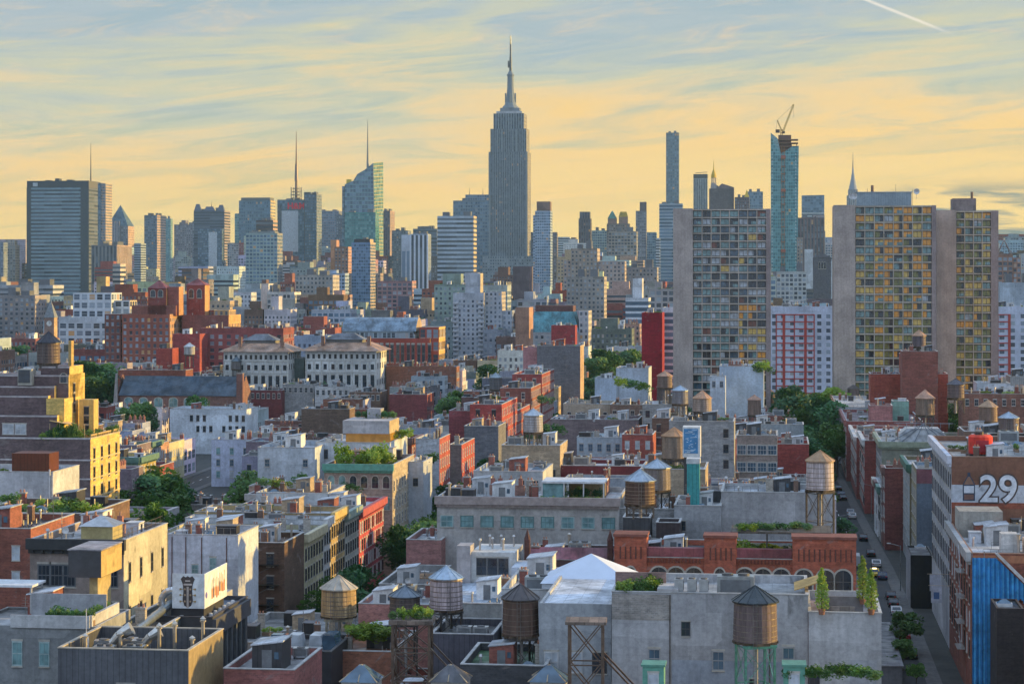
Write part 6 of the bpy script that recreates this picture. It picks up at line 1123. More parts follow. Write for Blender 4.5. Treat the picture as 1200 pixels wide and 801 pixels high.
add(root, 'golden_screen', lambda b: b.box(u(405), u(411), 8, 10, zz(216, sc), zz(210, sc), 'paint', (.55, .42, .06))); add(root, 'left_bay', lambda b: b.box(-4, -.01, 2, 30, 0, zz(218, sc), 'f_blue', (.12, .2, .25), cells=(5, 7)))
mast(root, 'spire', u(430), 12, zz(200, sc), zz(140, sc), 2.6, .4, (.16, .18, .2)); CAPS.append((401, 447, 290, D_)); FOOT.append((*[to_st(X, Y)[0] + q for q in (-5, 80)], to_st(X, Y)[1], to_st(X, Y)[1] + 45))
tower(OFF, 'emerald glass block in front of the slanted crystal tower', 404, 440, 249, 3950, 'f_teal', 4, 5, (.05, .30, .28), 36, 300, lm='emerald glass block')
tower(OFF, 'dense blue apartment tower with dark open crown', 412, 434, 284, 2300, 'f_blue', 2.6, 3.3, (.22, .34, .55), 30, 362, side=(.55, .42, .30), lm='dense blue tower', parts=(('crown', 414, 433, 280, None, (.06, .06, .07)),))
tower(OFF, 'brown dark tower with sunlit peach edge right of the crystal tower', 446, 457, 247, 4800, 'f_pier', 5, 7, (.15, .11, .13), 60, 300, side=(.5, .32, .24))
tower(OFF, 'grey office block behind the striped tower', 459, 478, 270, 4400, 'f_punch', 5, 5, (.22, .24, .28), 40)
r_, w, d, H, sc = tower(OFF, 'blue-white tower with bold vertical white stripes', 481, 501, 274, 2900, 'f_pier', 5.5, 200, (.56, .62, .72), 30, 338, lm='vertical-striped tower', parts=(('side_wing', 470, 480.9, 275, 'f_grid', (.42, .48, .56)),))
add(r_, 'pier', lambda b: [b.box(w * i / 4 - .9, w * i / 4 + .9, -.9, -.003, 0, H - 1.5, 'paint', (.55, .62, .72)) for i in range(5)])
tower(OFF, 'grey low office block left of the white-blue ribbon tower', 484, 512, 268, 4200, 'f_ribbon', 5, 7, (.18, .22, .27), 40, 300, parts=(('plant_room', 493, 505, 265, None, (.15, .17, .2)),))
tower(OFF, 'wide white-blue office tower with horizontal ribbon windows', 512.5, 555, 253, 3000, 'f_ribbon', 3, 6.2, (.56, .62, .70), 30, 325, side=(.6, .45, .28), lm='white ribbon-window tower')
r_, w, d, H, sc = tower(OFF, 'grey-blue ribbed stepped tower left of the great spire', 531, 574, 235, 3900, 'f_grid', 4.5, 6, (.22, .28, .33), 36, 330, lm='ribbed stepped tower', parts=(('upper_storey', 545, 573, 228, 'f_grid', (.20, .25, .30)), ('side_wing', 556, 575, 260, 'f_grid', (.23, .29, .34))))
for x in (549, 565): mast(r_, 'mast', (x - 531) * sc, 14, zz(228, sc), zz(220, sc), .8)
# the great spired tower
D_ = 3500; sc = D_ / F; X, Y, Z = px(572, 300, D_); root = empty('art_deco_tower', (X, Y, 0), -TH); tag(root, 'tallest tower, limestone art deco with stepped top and long antenna', 'skyscraper'); LAND.append((596, 200, D_, 'great spired tower'))
u = lambda x: (x - 572) * sc; lime = (.225, .265, .29); cs = (2.9, 4.6)
solid(root, 'base', u(558), u(634), -12, 60, 0, zz(318, sc), 'f_punch', (4, 5), lime); solid(root, 'lower_setback', u(566), u(626), -6, 54, zz(318, sc) + .1, zz(300, sc), 'f_punch', (4, 5), lime)
solid(root, 'wall', u(572.5), u(618.5), 0, 48, 0, zz(178, sc), 'f_pier', cs, lime, (.34, .31, .26)); solid(root, 'upper_setback', u(574.5), u(617), 1.5, 46, zz(178, sc) + .1, zz(151, sc), 'f_pier', cs, lime, (.34, .31, .26))
solid(root, 'upper_setback', u(578), u(614), 3, 44, zz(151, sc) + .1, zz(133, sc), 'f_pier', (4, 6), lime, (.34, .31, .26))
add(root, 'pilaster', lambda b: [b.box(u(x) - 1.2, u(x) + 1.2, -.9 if zt == 178 else .6, 1.49, zz(330, sc), zz(zt, sc), 'stone', lime) for x, zt in ((574, 178), (583, 152), (588, 152), (600.5, 152), (605.5, 152), (617, 178))])
add(root, 'observation_deck', lambda b: (b.box(u(581), u(611), 8, 40, zz(133, sc) + .1, zz(130, sc), 'metal', (.42, .44, .46)), b.box(u(585), u(608), 12, 36, zz(130, sc) + .1, zz(126, sc), 'metal', (.22, .25, .28))))
mx_ = u(596.3)
add(root, 'mooring_mast', lambda b: ([b.cyl(mx_, 24, zz(a, sc), zz(c, sc), r0, r1, 'stone', (.20, .24, .27), 12) for a, c, r0, r1 in ((126, 123, 14, 12), (122.9, 119, 10.5, 8.4), (118.9, 100, 7.6, 5.2), (99.9, 88, 5.4, 5.0), (87.9, 86, 6.0, 6.0), (85.9, 82, 5, 2.6))], [b.box(mx_ + 8 * math.cos(a) - 1, mx_ + 8 * math.cos(a) + 1, 24 + 8 * math.sin(a) - 1, 24 + 8 * math.sin(a) + 1, zz(126, sc), zz(108, sc), 'stone', (.22, .26, .28)) for a in (0, math.pi / 2, math.pi, -math.pi / 2)]))
add(root, 'antenna', lambda b: (b.cyl(mx_, 24, zz(82, sc), zz(66, sc), 2.3, 1.8, 'steel', (.10, .11, .12), 8), b.cyl(mx_, 24, zz(66, sc), zz(50, sc), 1.5, 1.2, 'steel', (.10, .11, .12), 8), b.cyl(mx_, 24, zz(50, sc), zz(40.5, sc), 1.1, .7, 'steel', (.10, .11, .12), 6), b.box(mx_ - 4.4, mx_ - 2.2, 23, 25, zz(78, sc), zz(70, sc), 'steel', (.12, .12, .12))))
CAPS.append((560, 632, 322, D_)); q0 = to_st(X, Y); FOOT.append((q0[0] - 24, q0[0] + 85, q0[1] - 12, q0[1] + 60))
# centre right
r_, w, d, H, sc = tower(OFF, 'pale blue gridded apartment tower with brown square crown', 627, 645, 247, 3200, 'f_grid', 3.2, 4.2, (.50, .58, .70), 30, 342, lm='brown-crowned blue tower', parts=(('crown', 628.5, 644.5, 236, None, (.22, .15, .13)), ('side_wing', 624.5, 626.8, 252, 'f_grid', (.4, .48, .6))))
tower(OFF, 'dark slender block just right of the great spired tower', 618, 625, 272, 3650, 'f_punch', 4, 5, (.15, .17, .22), 24)
tower(OFF, 'brown-grey block right of the brown-crowned tower', 645.5, 652, 272, 3400, 'f_punch', 4, 5, (.28, .24, .24), 24, 340, side=(.4, .32, .26))
tower(OFF, 'dark brown tower with rounded ribbed top', 678, 692, 256, 3400, 'f_pier', 4, 5, (.17, .13, .14), 22, 285, parts=(('crown', 679, 691, 248, 'f_pier', (.15, .12, .13)), ('lower_front', 675, 694, 289, 'f_punch', (.26, .18, .15))), lm='dark rounded-top tower')
tower(OFF, 'pale green and white apartment blocks behind the rounded-top tower', 692, 711, 270, 3700, 'f_grid', 4, 4.5, (.42, .52, .5), 22, 300)
r_, w, d, H, sc = tower(OFF, 'twin-peaked tower, one green pyramid and one gold-topped', 711, 737, 262, 3600, 'f_punch', 3.6, 4.5, (.28, .22, .20), 26, 275, lm='twin-peaked tower')
for a, e, y, yy, cc in ((712, 722, 256, 247, (.06, .22, .19)), (725, 735, 254, 248, (.50, .36, .05))):
    solid(r_, 'turret', (a - 711) * sc, (e - 711) * sc, 4, 18, H + .01, zz(y, sc), 'brick', None, (.28, .2, .18)); add(r_, 'turret_roof', lambda b: b.frustum((a - 711) * sc - .4, (e - 711) * sc + .4, 3.6, 18.4, zz(y, sc) + .01, zz(yy, sc), 6.6 if a == 712 else 2.5, 6.6 if a == 712 else 3, 'roofing', cc))
tower('apartment_building', 'cream block with dense rows of white windows below the twin peaks', 713, 746, 271, 3000, 'f_loft', 4.2, 4.4, (.42, .36, .30), 24, 305, lm='cream dense-windowed block', cat='building')
tower(OFF, 'grey slim tower with dark turret cap', 745, 757, 247, 3300, 'f_punch', 3.4, 4.2, (.30, .29, .31), 22, 300, parts=(('crown', 749.5, 757, 236.5, None, (.16, .13, .14)),), lm='slim tower with dark turret')
tower(OFF, 'pale glass block between slim turret tower and white ribbon tower', 757.5, 769, 272, 3500, 'f_blue', 3.4, 4.2, (.32, .42, .44), 22)
tower(OFF, 'thin bright white tower sliver', 768.5, 773, 279, 3300, 'f_ribbon', 3.4, 4.2, (.7, .72, .72), 18)
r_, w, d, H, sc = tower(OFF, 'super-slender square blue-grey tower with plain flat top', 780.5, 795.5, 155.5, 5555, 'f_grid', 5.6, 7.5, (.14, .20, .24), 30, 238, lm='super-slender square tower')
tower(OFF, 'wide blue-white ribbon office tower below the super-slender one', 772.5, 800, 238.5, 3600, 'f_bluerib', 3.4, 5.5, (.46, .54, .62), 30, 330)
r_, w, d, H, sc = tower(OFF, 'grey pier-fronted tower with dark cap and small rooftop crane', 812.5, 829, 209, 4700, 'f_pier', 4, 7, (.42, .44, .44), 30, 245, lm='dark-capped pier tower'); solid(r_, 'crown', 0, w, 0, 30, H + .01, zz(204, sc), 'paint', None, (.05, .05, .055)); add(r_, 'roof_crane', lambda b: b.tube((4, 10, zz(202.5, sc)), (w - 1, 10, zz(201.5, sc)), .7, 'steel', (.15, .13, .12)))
r_, w, d, H, sc = tower('clock_tower', 'brown stone tower with gilded cupola and gabled shoulder', 831, 860, 221, 3300, 'brick', 3, 4, (.19, .16, .17), 26, 245, lm='gilded cupola tower', cat='skyscraper', walls='frbl', wallm='brick')
add(r_, 'gable', lambda b: b.prism([(8 * sc, H + .01), (w, H + .01), (w, zz(219.5, sc)), (15 * sc, zz(215, sc))], 2, 24, 'brick', (.19, .15, .16)))
cx = 5.2 * sc
add(r_, 'cupola', lambda b: (b.cyl(cx, 8, H - 2, zz(214, sc), 5.2, 4.2, 'stone', (.3, .28, .28), 8), [b.cyl(cx + 3 * math.cos(a), 8 + 3 * math.sin(a), zz(214, sc), zz(208, sc), .6, .6, 'stone', (.4, .35, .3), 6) for a in [i * math.pi / 4 for i in range(8)]], b.cyl(cx, 8, zz(208, sc), zz(204, sc), 4.2, 3.6, 'paint', (.55, .38, .05), 10), b.cyl(cx, 8, zz(204, sc), zz(198, sc), 3.6, .9, 'paint', (.55, .38, .05), 10), b.cyl(cx, 8, zz(198, sc), zz(187.5, sc), .8, .2, 'paint', (.5, .35, .06), 6)))
r_, w, d, H, sc = tower(OFF, 'small dark brown block with golden pyramid tip behind first slab tower', 861, 878, 231, 3500, 'f_punch', 4, 5, (.18, .13, .14), 24, 245); add(r_, 'pyramid_roof', lambda b: b.frustum(11 * sc, 17 * sc, 4, 12, H + .01, zz(222, sc), 3.9, 3.9, 'paint', (.6, .42, .05)))
tower(OFF, 'blue-grey flat topped office block behind first slab tower', 876, 894, 224.5, 4300, 'f_blue', 4, 6, (.24, .33, .40), 30, 245)
# glass tower under construction with crane
D_ = 2600; sc = D_ / F; X, Y, Z = px(903.5, 300, D_); root = empty('unfinished_tower', (X, Y, 0), -TH); tag(root, 'teal glass tower under construction with ragged top and tower crane', 'skyscraper'); LAND.append((920, 220, D_, 'unfinished teal glass tower')); u = lambda x: (x - 903.5) * sc
add(root, 'wall', lambda b: b.prism([(0, 0), (u(933.5), 0), (u(935.8), zz(171, sc)), (u(928), zz(172, sc)), (u(915), zz(180, sc)), (u(903.2), zz(160, sc))], 0, 26, 'f_teal', (.16, .42, .44), (2.6, 4)))
add(root, 'glass_fin', lambda b: b.prism([(-.3, zz(180, sc)), (u(915), zz(180, sc)), (u(911), zz(162, sc)), (-.3, zz(155.5, sc))], 1, 2, 'g_teal', (1, 1, 1)))
add(root, 'bare_storey', lambda b: ([b.box(u(906), u(935), 3, 24, zz(184 - 4.0 * i, sc), zz(183 - 4.0 * i, sc), 'stone', (.22, .12, .08)) for i in range(6)], [b.box(u(x), u(x) + .8, 4, 5, zz(184, sc), zz(162 if x < 926 else 168, sc), 'stone', (.18, .09, .07)) for x in (907, 912, 917, 922, 927, 933)], b.box(u(912), u(927), 6, 20, zz(180, sc), zz(158, sc), 'stone', (.16, .08, .07))))
add(root, 'hoist', lambda b: ([b.tube((u(x), -1.2, 0), (u(x), -1.2, zz(172, sc)), .35, 'steel', (.34, .14, .06), 4) for x in (916, 919)], [b.box(u(915.2), u(920), -2, -.5, z, z + .7, 'steel', (.4, .16, .06)) for z in range(10, 210, 9)], [b.box(u(915), u(920.5), -3, -.4, z, z + 3.5, 'steel', (.35, .12, .08)) for z in (88, 160, 200)]))
add(root, 'edge_light_strip', lambda b: [b.box(u(x), u(x) + .7, -.3, -.003, z, z + 1.6, 'paint', (.6, .62, .6)) for x in (904.5, 932) for z in range(60, 205, 4)])
cr = empty('tower_crane', (X + u(917), Y + 10, zz(159, sc)), 0); tag(cr, 'luffing tower crane with yellow jib on the unfinished glass tower', 'crane')
def lattice(b, p, q, r, col, n=9):
    p, q = Vector(p), Vector(q); d_ = (q - p).normalized(); a = d_.orthogonal().normalized(); c = d_.cross(a); L = [(a * r), (c * r), (-a * r), (-c * r)]
    for o in L: b.tube(p + o, q + o, r * .3, 'steel', col, 4)
    for i in range(n):
        for j in range(4): b.tube(p + (q - p) * (i / n) + L[j], p + (q - p) * ((i + 1) / n) + L[(j + 1) % 4], r * .2, 'steel', col, 4)
add(cr, 'mast', lambda b: lattice(b, (0, 0, -14), (0, 0, 8), 1.3, (.30, .16, .06), 8)); add(cr, 'jib', lambda b: lattice(b, (2, 0, 6), (14.5, 0, 38), 1.1, (.42, .27, .05), 12))
add(cr, 'apex_frame', lambda b: lattice(b, (0, 0, 7), (-5, 0, 19), .8, (.40, .25, .06), 5)); add(cr, 'counterweight', lambda b: b.box(-7, -2.2, -1.5, 1.5, 4, 8, 'steel', (.10, .06, .05))); add(cr, 'cab', lambda b: b.box(1.4, 4, -1.6, .8, 3.2, 6, 'paint', (.12, .08, .06)))
add(cr, 'cable', lambda b: (b.tube((-5, 0, 19), (14.5, 0, 38), .16, 'steel', (.1, .1, .1), 4), b.tube((14.5, 0, 38), (14.7, 0, 22), .16, 'steel', (.1, .1, .1), 4), b.tube((-5, 0, 19), (-6.5, 0, 8), .16, 'steel', (.1, .1, .1), 4)))
CAPS.append((903, 936, 318, D_)); q0 = to_st(X, Y); FOOT.append((q0[0] - 3, q0[0] + 36, q0[1], q0[1] + 30))
r_, w, d, H, sc = tower(OFF, 'blue slab with slanted roof and pale band below', 939.5, 966, 249, 4600, 'f_ribbon', 4, 6, (.62, .64, .64), 36, 256, lm='blue slant-topped slab'); add(r_, 'slanted_top', lambda b: b.prism([(0, H + .01), (w, H + .01), (w, zz(228.5, sc)), (0, zz(229, sc))], 0, 36, 'f_blue', (.10, .18, .26), (6, 6)))
tower(OFF, 'maroon-brown tower with vertical piers below the blue slab', 934.5, 965.5, 255, 3000, 'f_pier', 4.4, 9, (.24, .16, .16), 30, 300, lm='maroon pier tower', parts=(('side_wing', 953, 966, 252, 'f_punch', (.32, .28, .28)),))
tower(OFF, 'narrow peach-lit building right of the unfinished tower', 934, 941, 278, 2450, 'f_punch', 3.4, 4, (.42, .33, .27), 18, side=(.5, .4, .3)); tower(OFF, 'plain white blank-sided block', 943, 953, 292, 2100, 'stucco', 3.4, 4, (.62, .64, .66), 18, walls='frbl')
r_, w, d, H, sc = tower('church_tower_building', 'dark stone tower with pediment roof and three tall arches', 953, 974, 302, 1900, 'stone', 3, 4, (.14, .13, .14), 20, 350, cat='building', walls='frbl', wallm='stone', lm='pediment-topped dark tower'); add(r_, 'pediment', lambda b: b.prism([(-.4, H + .01), (w + .4, H + .01), (w / 2, H + 4.6)], -.4, 19, 'stone', (.12, .12, .14)))
for i in range(3): inst('window', WM['arch'], r_, (w * .35 + i * w * .15, 0, H - 9.5), 0, (1.6, 1, 6))
tower('apartment_building', 'pale ornate gridded block below the unfinished glass tower', 910, 945, 318, 1700, 'f_loft', 3.4, 3.4, (.52, .52, .50), 22, 355, cat='building', lm='pale ornate gridded block')
# the spired tower behind the middle slab
D_ = 4600; sc = D_ / F; X, Y, Z = px(992.5, 300, D_); root = empty('needle_spire_tower', (X, Y, 0), -TH); tag(root, 'silver tower with needle spire and arched crown behind middle slab', 'skyscraper'); LAND.append((1000, 215, D_, 'needle-spired silver tower')); u = lambda x: (x - 992.5) * sc
solid(root, 'wall', 0, u(1006), 0, 26, 0, zz(229, sc), 'f_pier', (4, 5), (.38, .40, .42)); solid(root, 'upper_storey', u(994), u(1005), 2, 22, zz(229, sc) + .01, zz(222, sc), 'f_pier', (4, 5), (.36, .38, .42))
add(root, 'crown', lambda b: [b.cyl(u(999.7), 12, zz(a, sc), zz(c, sc), r0, r1, 'stone', (.28, .32, .38), 10) for a, c, r0, r1 in ((222, 217, 9, 7.6), (216.9, 211, 7.0, 5.2), (210.9, 204, 4.6, 3.0), (203.9, 196, 2.5, 1.6))]); mast(root, 'spire', u(999.7), 12, zz(196, sc), zz(177.5, sc), 1.4, .25, (.2, .2, .2)); CAPS.append((990, 1007, 241, D_))
r_, w, d, H, sc = tower('apartment_building', 'brown brick tower with open pyramid frame at the right edge', 1169, 1187, 298, 1500, 'f_loft', 3.4, 3.4, (.34, .19, .14), 20, 330, cat='building', lm='open pyramid frame', parts=(('side_wing', 1187.2, 1196, 302, 'f_loft', (.34, .20, .15)),))
add(r_, 'pyramid_frame', lambda b: [b.tube(p, q, .35, 'steel', (.22, .17, .15), 4) for p, q in [((x, y, H), (w / 2, 7, zz(281, sc))) for x in (.5, w - .5) for y in (1, 13)] + [((.5, 1, H + .3), (w - .5, 1, H + .3)), ((3, 3.2, H + 5), (w - 3, 3.2, H + 5)), ((.5, 13, H + .3), (w - .5, 13, H + .3))]])
tower('apartment_building', 'white and grey low block at the far right edge', 1172, 1215, 331, 1300, 'stucco', 3.4, 3.4, (.5, .54, .6), 20, 345, cat='building', walls='frbl'); tower(OFF, 'slim pale block at the extreme right edge', 1196.5, 1215, 297, 2500, 'f_punch', 3.4, 3.4, (.5, .5, .5), 20)
# mid-city landmarks under the skyline
for a in (('beige prewar apartment mass with setbacks left of the twin peaks', 669, 700, 291, 1900, 'f_punch', 3.4, 3.5, (.37, .30, .25), 28, 330, 'beige prewar mass', (('wing', 660, 669, 305, 'f_punch', (.35, .28, .24)), ('wing', 700.2, 732, 306, 'f_punch', (.36, .30, .27)))),
          ('grey-beige block with many small windows and flat cornice', 664, 708, 324, 1600, 'f_punch', 3.0, 3.3, (.36, .32, .29), 24, 375, 'grey-beige cornice block', ()),
          ('grey brick block with rows of windows left of the crimson tower', 732, 770, 313, 1950, 'f_punch', 3.2, 3.4, (.30, .28, .28), 24, 338, 'grey many-windowed block', ()),
          ('white stepped building with blank walls above the crimson tower', 733, 760, 349, 1350, 'f_bluerib', 4, 3.6, (.60, .62, .66), 24, 366, None, (('tower_block', 741, 752, 326, None, (.62, .66, .7)),)),
          ('dark arched-top hall right of the great spired tower base', 601, 620, 312, 1900, 'brick', 3, 3, (.16, .12, .13), 30, 350, None, ()),
          ('tan brick corner block with blank sunlit side beside mansard roof', 604, 620, 360, 1210, 'brick', 3, 3, (.38, .22, .16), 20, 400, None, ()),
          ('long beige hotel block with classical cornice', 346, 390, 322, 2000, 'f_punch', 3.4, 4, (.40, .36, .33), 30, 345, 'beige classical block', ()),
          ('white round-topped historic building with arcades', 313, 345, 342, 1750, 'f_loft', 3.4, 4, (.62, .56, .52), 24, 362, None, (('dome', 305, 314, 332, None, (.6, .5, .45)),)),
          ('pink-brown apartment tower with white balconies and orange-lit edge', 442, 483, 329, 1800, 'f_loft', 4.2, 3.4, (.36, .20, .20), 20, 362, 'pink-brown balconied tower', ()),
          ('wide brown-grey apartment block with balconies at mid left', -8, 41, 346, 1500, 'f_punch', 3.6, 3.2, (.28, .25, .25), 24, 395, 'brown-grey far-left block', ()),
          ('white ledge-topped warehouse far left', 0, 62, 334, 1700, 'f_ribbon', 4, 4, (.42, .42, .44), 26, 345, None, ()),
          ('small tower with golden cylindrical shaft below the glass slab', 113, 124, 324, 2000, 'stone', 4, 4, (.5, .36, .18), 12, 345, None, ()),
          ('beige ribbed block with horizontal bands near the columned block', 132, 141, 309, 2200, 'f_ribbon', 4, 4.6, (.5, .42, .36), 18, 342, None, ()),
          ('orange-lit terracotta stepped block by the dense blue tower', 392, 408, 289, 2700, 'f_punch', 4, 4, (.40, .22, .16), 24, 320, None, (('tower_block', 387, 394, 281, None, (.5, .26, .15)),))):
    lb, x0, x1, yt, D_, fc, by, so_, cl, dp, yv, lm, prt = a
    tower('apartment_building', lb, x0, x1, yt, D_, fc, by, so_, cl, dp, yv, side=tuple(min(.6, c * 1.2) for c in cl), lm=lm, parts=prt, cat='building', walls='frbl' if fc in ('brick', 'stone') else '')  # sides take the front colour, lightened to paint sunlight in

# ------------------------------------------------------------------ water towers
STEEL = (.09, .08, .075)
for a in ((397, 42, 673, 688, 723, 792, (.42, .29, .15), (.40, .36, .30), 'golden-brown barrel water tank on tall steel legs above golden bushes'),
          (474.5, 37, 685, 697, 729, 797, (.11, .085, .08), (.16, .19, .22), 'dark wooden water tank with grey cone, half hidden by planted steel frame'),
          (523, 39, 662, 676, 715, 739, (.52, .42, .42), (.38, .46, .54), 'pinkish-white water tank with blue-grey cone above the dark ribbed wall'),
          (610, 43, 683, 700, 745, 789, (.13, .075, .055), (.10, .09, .09), 'dark brown water tank with black peaked lid left of the grey buildings'),
          (885, 52, 685, 703, 753, 843, (.17, .12, .115), (.07, .08, .085), 'biggest water tank, dark staves and black cone on a green frame'),
          (961, 33, 527, 539, 575, 642, (.58, .50, .50), (.38, .25, .15), 'white-painted water tank with tan cone above the arcaded building'),
          (750, 36, 549, 562, 592, 606, (.10, .055, .04), (.34, .40, .46), 'dark brown water tank with blue-grey cone, front one of a close pair'),
          (770, 32, 537, 547, 575, 598, (.24, .20, .19), (.36, .42, .48), 'greyish water tank with blue-grey cone, back one of a close pair'),
          (790, 29, 500, 510, 538, 552, (.28, .21, .16), (.42, .24, .13), 'brown ribbed water tank with orange-tan cone beside the blue mural box'),
          (814, 21, 490, 498, 500, 520, (.28, .21, .16), (.42, .24, .13), None),
          (797, 19, 451, 457, 474, 492, (.22, .22, .24), (.36, .44, .52), 'small grey water tank on splayed legs near the first slab tower'),
          (779, 18, 434, 440, 455, 476, (.18, .13, .11), (.42, .26, .18), None), (778, 17, 449, 453, 473, 489, (.12, .11, .12), (.12, .14, .16), None),
          (823, 22, 457, 466, 483, 496, (.36, .29, .25), (.45, .27, .17), None), (765, 12, 459, 464, 478, 488, (.52, .34, .34), (.4, .45, .5), 'small pinkish water tank with pale grey cone'),
          (867, 14, 427, 432, 452, 472, (.19, .12, .10), (.2, .18, .18), None), (820, 11, 402, 406, 417, 440, (.3, .22, .17), (.42, .28, .18), None), (884, 16, 462, 468, 487, 500, (.24, .16, .13), (.40, .24, .17), None),
          (625, 23, 478, 486, 507, 524, (.42, .42, .45), (.42, .46, .5), 'pale silvery water tank beside the red fire-escape building'),
          (1077, 16, 386, 393, 407, 414, (.12, .10, .12), (.42, .26, .17), None), (1075, 12, 432, 437, 448, 463, (.2, .18, .18), (.36, .24, .18), None), (1120, 20, 443, 450, 467, 484, (.14, .10, .10), (.12, .11, .12), None),
          (1084, 22, 456, 466, 487, 509, (.24, .17, .13), (.45, .27, .19), None), (1158, 22, 468, 476, 495, 508, (.23, .15, .12), (.42, .28, .18), None), (1182, 24, 482, 489, 509, 516, (.17, .13, .13), (.36, .42, .48), None),
          (222, 13, 401, 406, 416, 430, (.42, .42, .42), (.5, .5, .5), None), (277, 12, 417, 423, 433, 446, (.16, .15, .15), (.12, .15, .17), None), (57, 27, 388, 401, 427, 432, (.13, .095, .09), (.06, .06, .07), 'broad dark water tank crowning the sunlit brick building'),
          (581, 15, 436, 442, 457, 468, (.12, .12, .13), (.25, .3, .33), None), (840, 8, 397, 400, 409, 426, (.2, .15, .13), (.36, .26, .2), None), (902, 13, 455, 461, 474, 485, (.22, .15, .12), (.38, .25, .18), None),
          (1000, 14, 450, 455, 466, 476, (.2, .15, .14), (.3, .28, .28), None), (705, 13, 455, 460, 470, 480, (.3, .25, .22), (.42, .3, .2), None), (236, 15, 560, 563, 578, 584, (.03, .03, .03), (.03, .03, .03), None),
          (648, 14, 516, 521, 530, 540, (.2, .14, .12), (.3, .3, .3), None), (330, 11, 470, 474, 484, 492, (.2, .15, .13), (.25, .25, .26), None), (445, 10, 478, 482, 491, 500, (.22, .17, .14), (.3, .3, .32), None)):
    x, wp, ya, ye, yb, yg, wd, rc, lb = a
    if (x, wp) in ((814, 21),): continue
    big = wp > 30
    root, D_ = water_tower(x, wp, ya, ye, yb, yg, wd, rc, label=lb, phrase='%s wooden water tank with %s cone' % ('dark' if sum(wd) < .45 else 'brown' if sum(wd) < .8 else 'pale', 'tan' if rc[0] > rc[2] + .08 else 'dark' if sum(rc) < .5 else 'grey'), legcol=(.14, .36, .28) if wp == 52 else (.34, .30, .22) if x in (397,) else None, rooft='stone' if rc[0] > rc[2] + .08 else 'galv', dia={1084: 4.75, 523: 4.1, 474.5: 3.9, 610: 4.1, 961: 4.3}.get(x))
    if big: LAND.append((x, (ya + yb) / 2, D_, {397: 'golden-brown water tank', 523: 'pinkish-white water tank', 610: 'black-lidded water tank', 885: 'biggest water tank', 961: 'white-painted water tank', 750: 'blue-coned dark water tank'}.get(x, None))) if x in (397, 523, 610, 885, 961, 750) else None
    CAPS.append((x - wp / 2, x + wp / 2, yb + 6, D_))
    s0, t0 = to_st(root.location.x, root.location.y)
    if D_ > 330:   # a plain roof to stand on where nothing else does
        zt = root.location.z
        if 6 < zt < 40 and not any(f[0] < s0 < f[1] and f[2] < t0 < f[3] for f in FOOT):
            wv = random.uniform(10, 16); dv = random.uniform(12, 18); X_, Y_ = st(s0 - wv / 2, t0 - 5)
            if D_ < 900: block('walkup_building', None, 'building', 600 + F * X_ / Y_, 600 + F * st(s0 + wv / 2, t0 - 5)[0] / st(s0 + wv / 2, t0 - 5)[1], HY + (CH - zt - .8) * F / Y_, None, D=Y_, dep=dv, col=random.choice(('red', 'tan', 'grey', 'brown', 'pale')), wall='brick', roofc='silver', nclut=5, fr=DH(4, 3, kind='dark', skip=.4) if D_ < 650 else None, nocap=True); AUTO.append((BL[-1][0], x, yg + 4, D_, 'plain building under a small water tank'))
# steel frames without tanks
def steel_frame(x0, x1, yt, D, zb, lb, plants=False, skew=3.5, roof=False):
    X, Y, Z = px(x0, yt, D); wv = (x1 - x0) / F * D; root = empty('steel_frame', (X, Y, zb), -TH * .5); tag(root, lb, 'steel frame'); hh = Z - zb; c_ = (.17, .12, .09)
    for ax in (0, wv):
        for ay in (0, wv * .8): add(root, 'leg', lambda b: b.box(ax - .14, ax + .14, ay - .14, ay + .14, 0, hh, 'steel', c_))
    add(root, 'brace', lambda b: [(b.tube((p[0], p[1], hh * i / 3), (q[0], q[1], hh * (i + 1) / 3), .08, 'steel', c_, 4), b.tube((q[0], q[1], hh * i / 3), (p[0], p[1], hh * (i + 1) / 3), .08, 'steel', c_, 4), b.tube((p[0], p[1], hh * (i + 1) / 3), (q[0], q[1], hh * (i + 1) / 3), .1, 'steel', c_, 4))
        for i in range(3) for p, q in (((0, 0), (wv, 0)), ((wv, 0), (wv, wv * .8)), ((0, 0), (0, wv * .8)), ((0, wv * .8), (wv, wv * .8)))])
    add(root, 'strut', lambda b: [b.tube((wv, y, hh * .74), (wv + skew, y, hh * .74 - skew * 1.05), .12, 'steel', c_, 4) for y in (0, wv * .8)] + [b.tube((0, 0, hh * .45), (-skew, 0, hh * .45 - skew * .8), .12, 'steel', c_, 4)])
    add(root, 'platform', lambda b: (b.box(-.4, wv + .4, -.4, wv * .8 + .4, hh + .003, hh + (.45 if plants else .3), 'staves', (.20, .15, .12)),))
    if plants:
        for i in range(8): inst('shrub', SHRUB['lime' if i % 2 else 'mid'], root, (.4 + i * (wv - .6) / 7, .8 + (i % 3) * .9, hh + .35), i, (.9, .9, .9 + .3 * (i % 2)))
    CAPS.append((x0, x1, 801, D)); return root
steel_frame(460, 503, 731, 238, 12.5, 'rusty steel frame with planted wooden deck before the dark tank', True, 3.6)
steel_frame(667, 706, 731, 222, 12, 'empty skeletal steel tower with diagonal struts against the grey wall', False, 4.2)
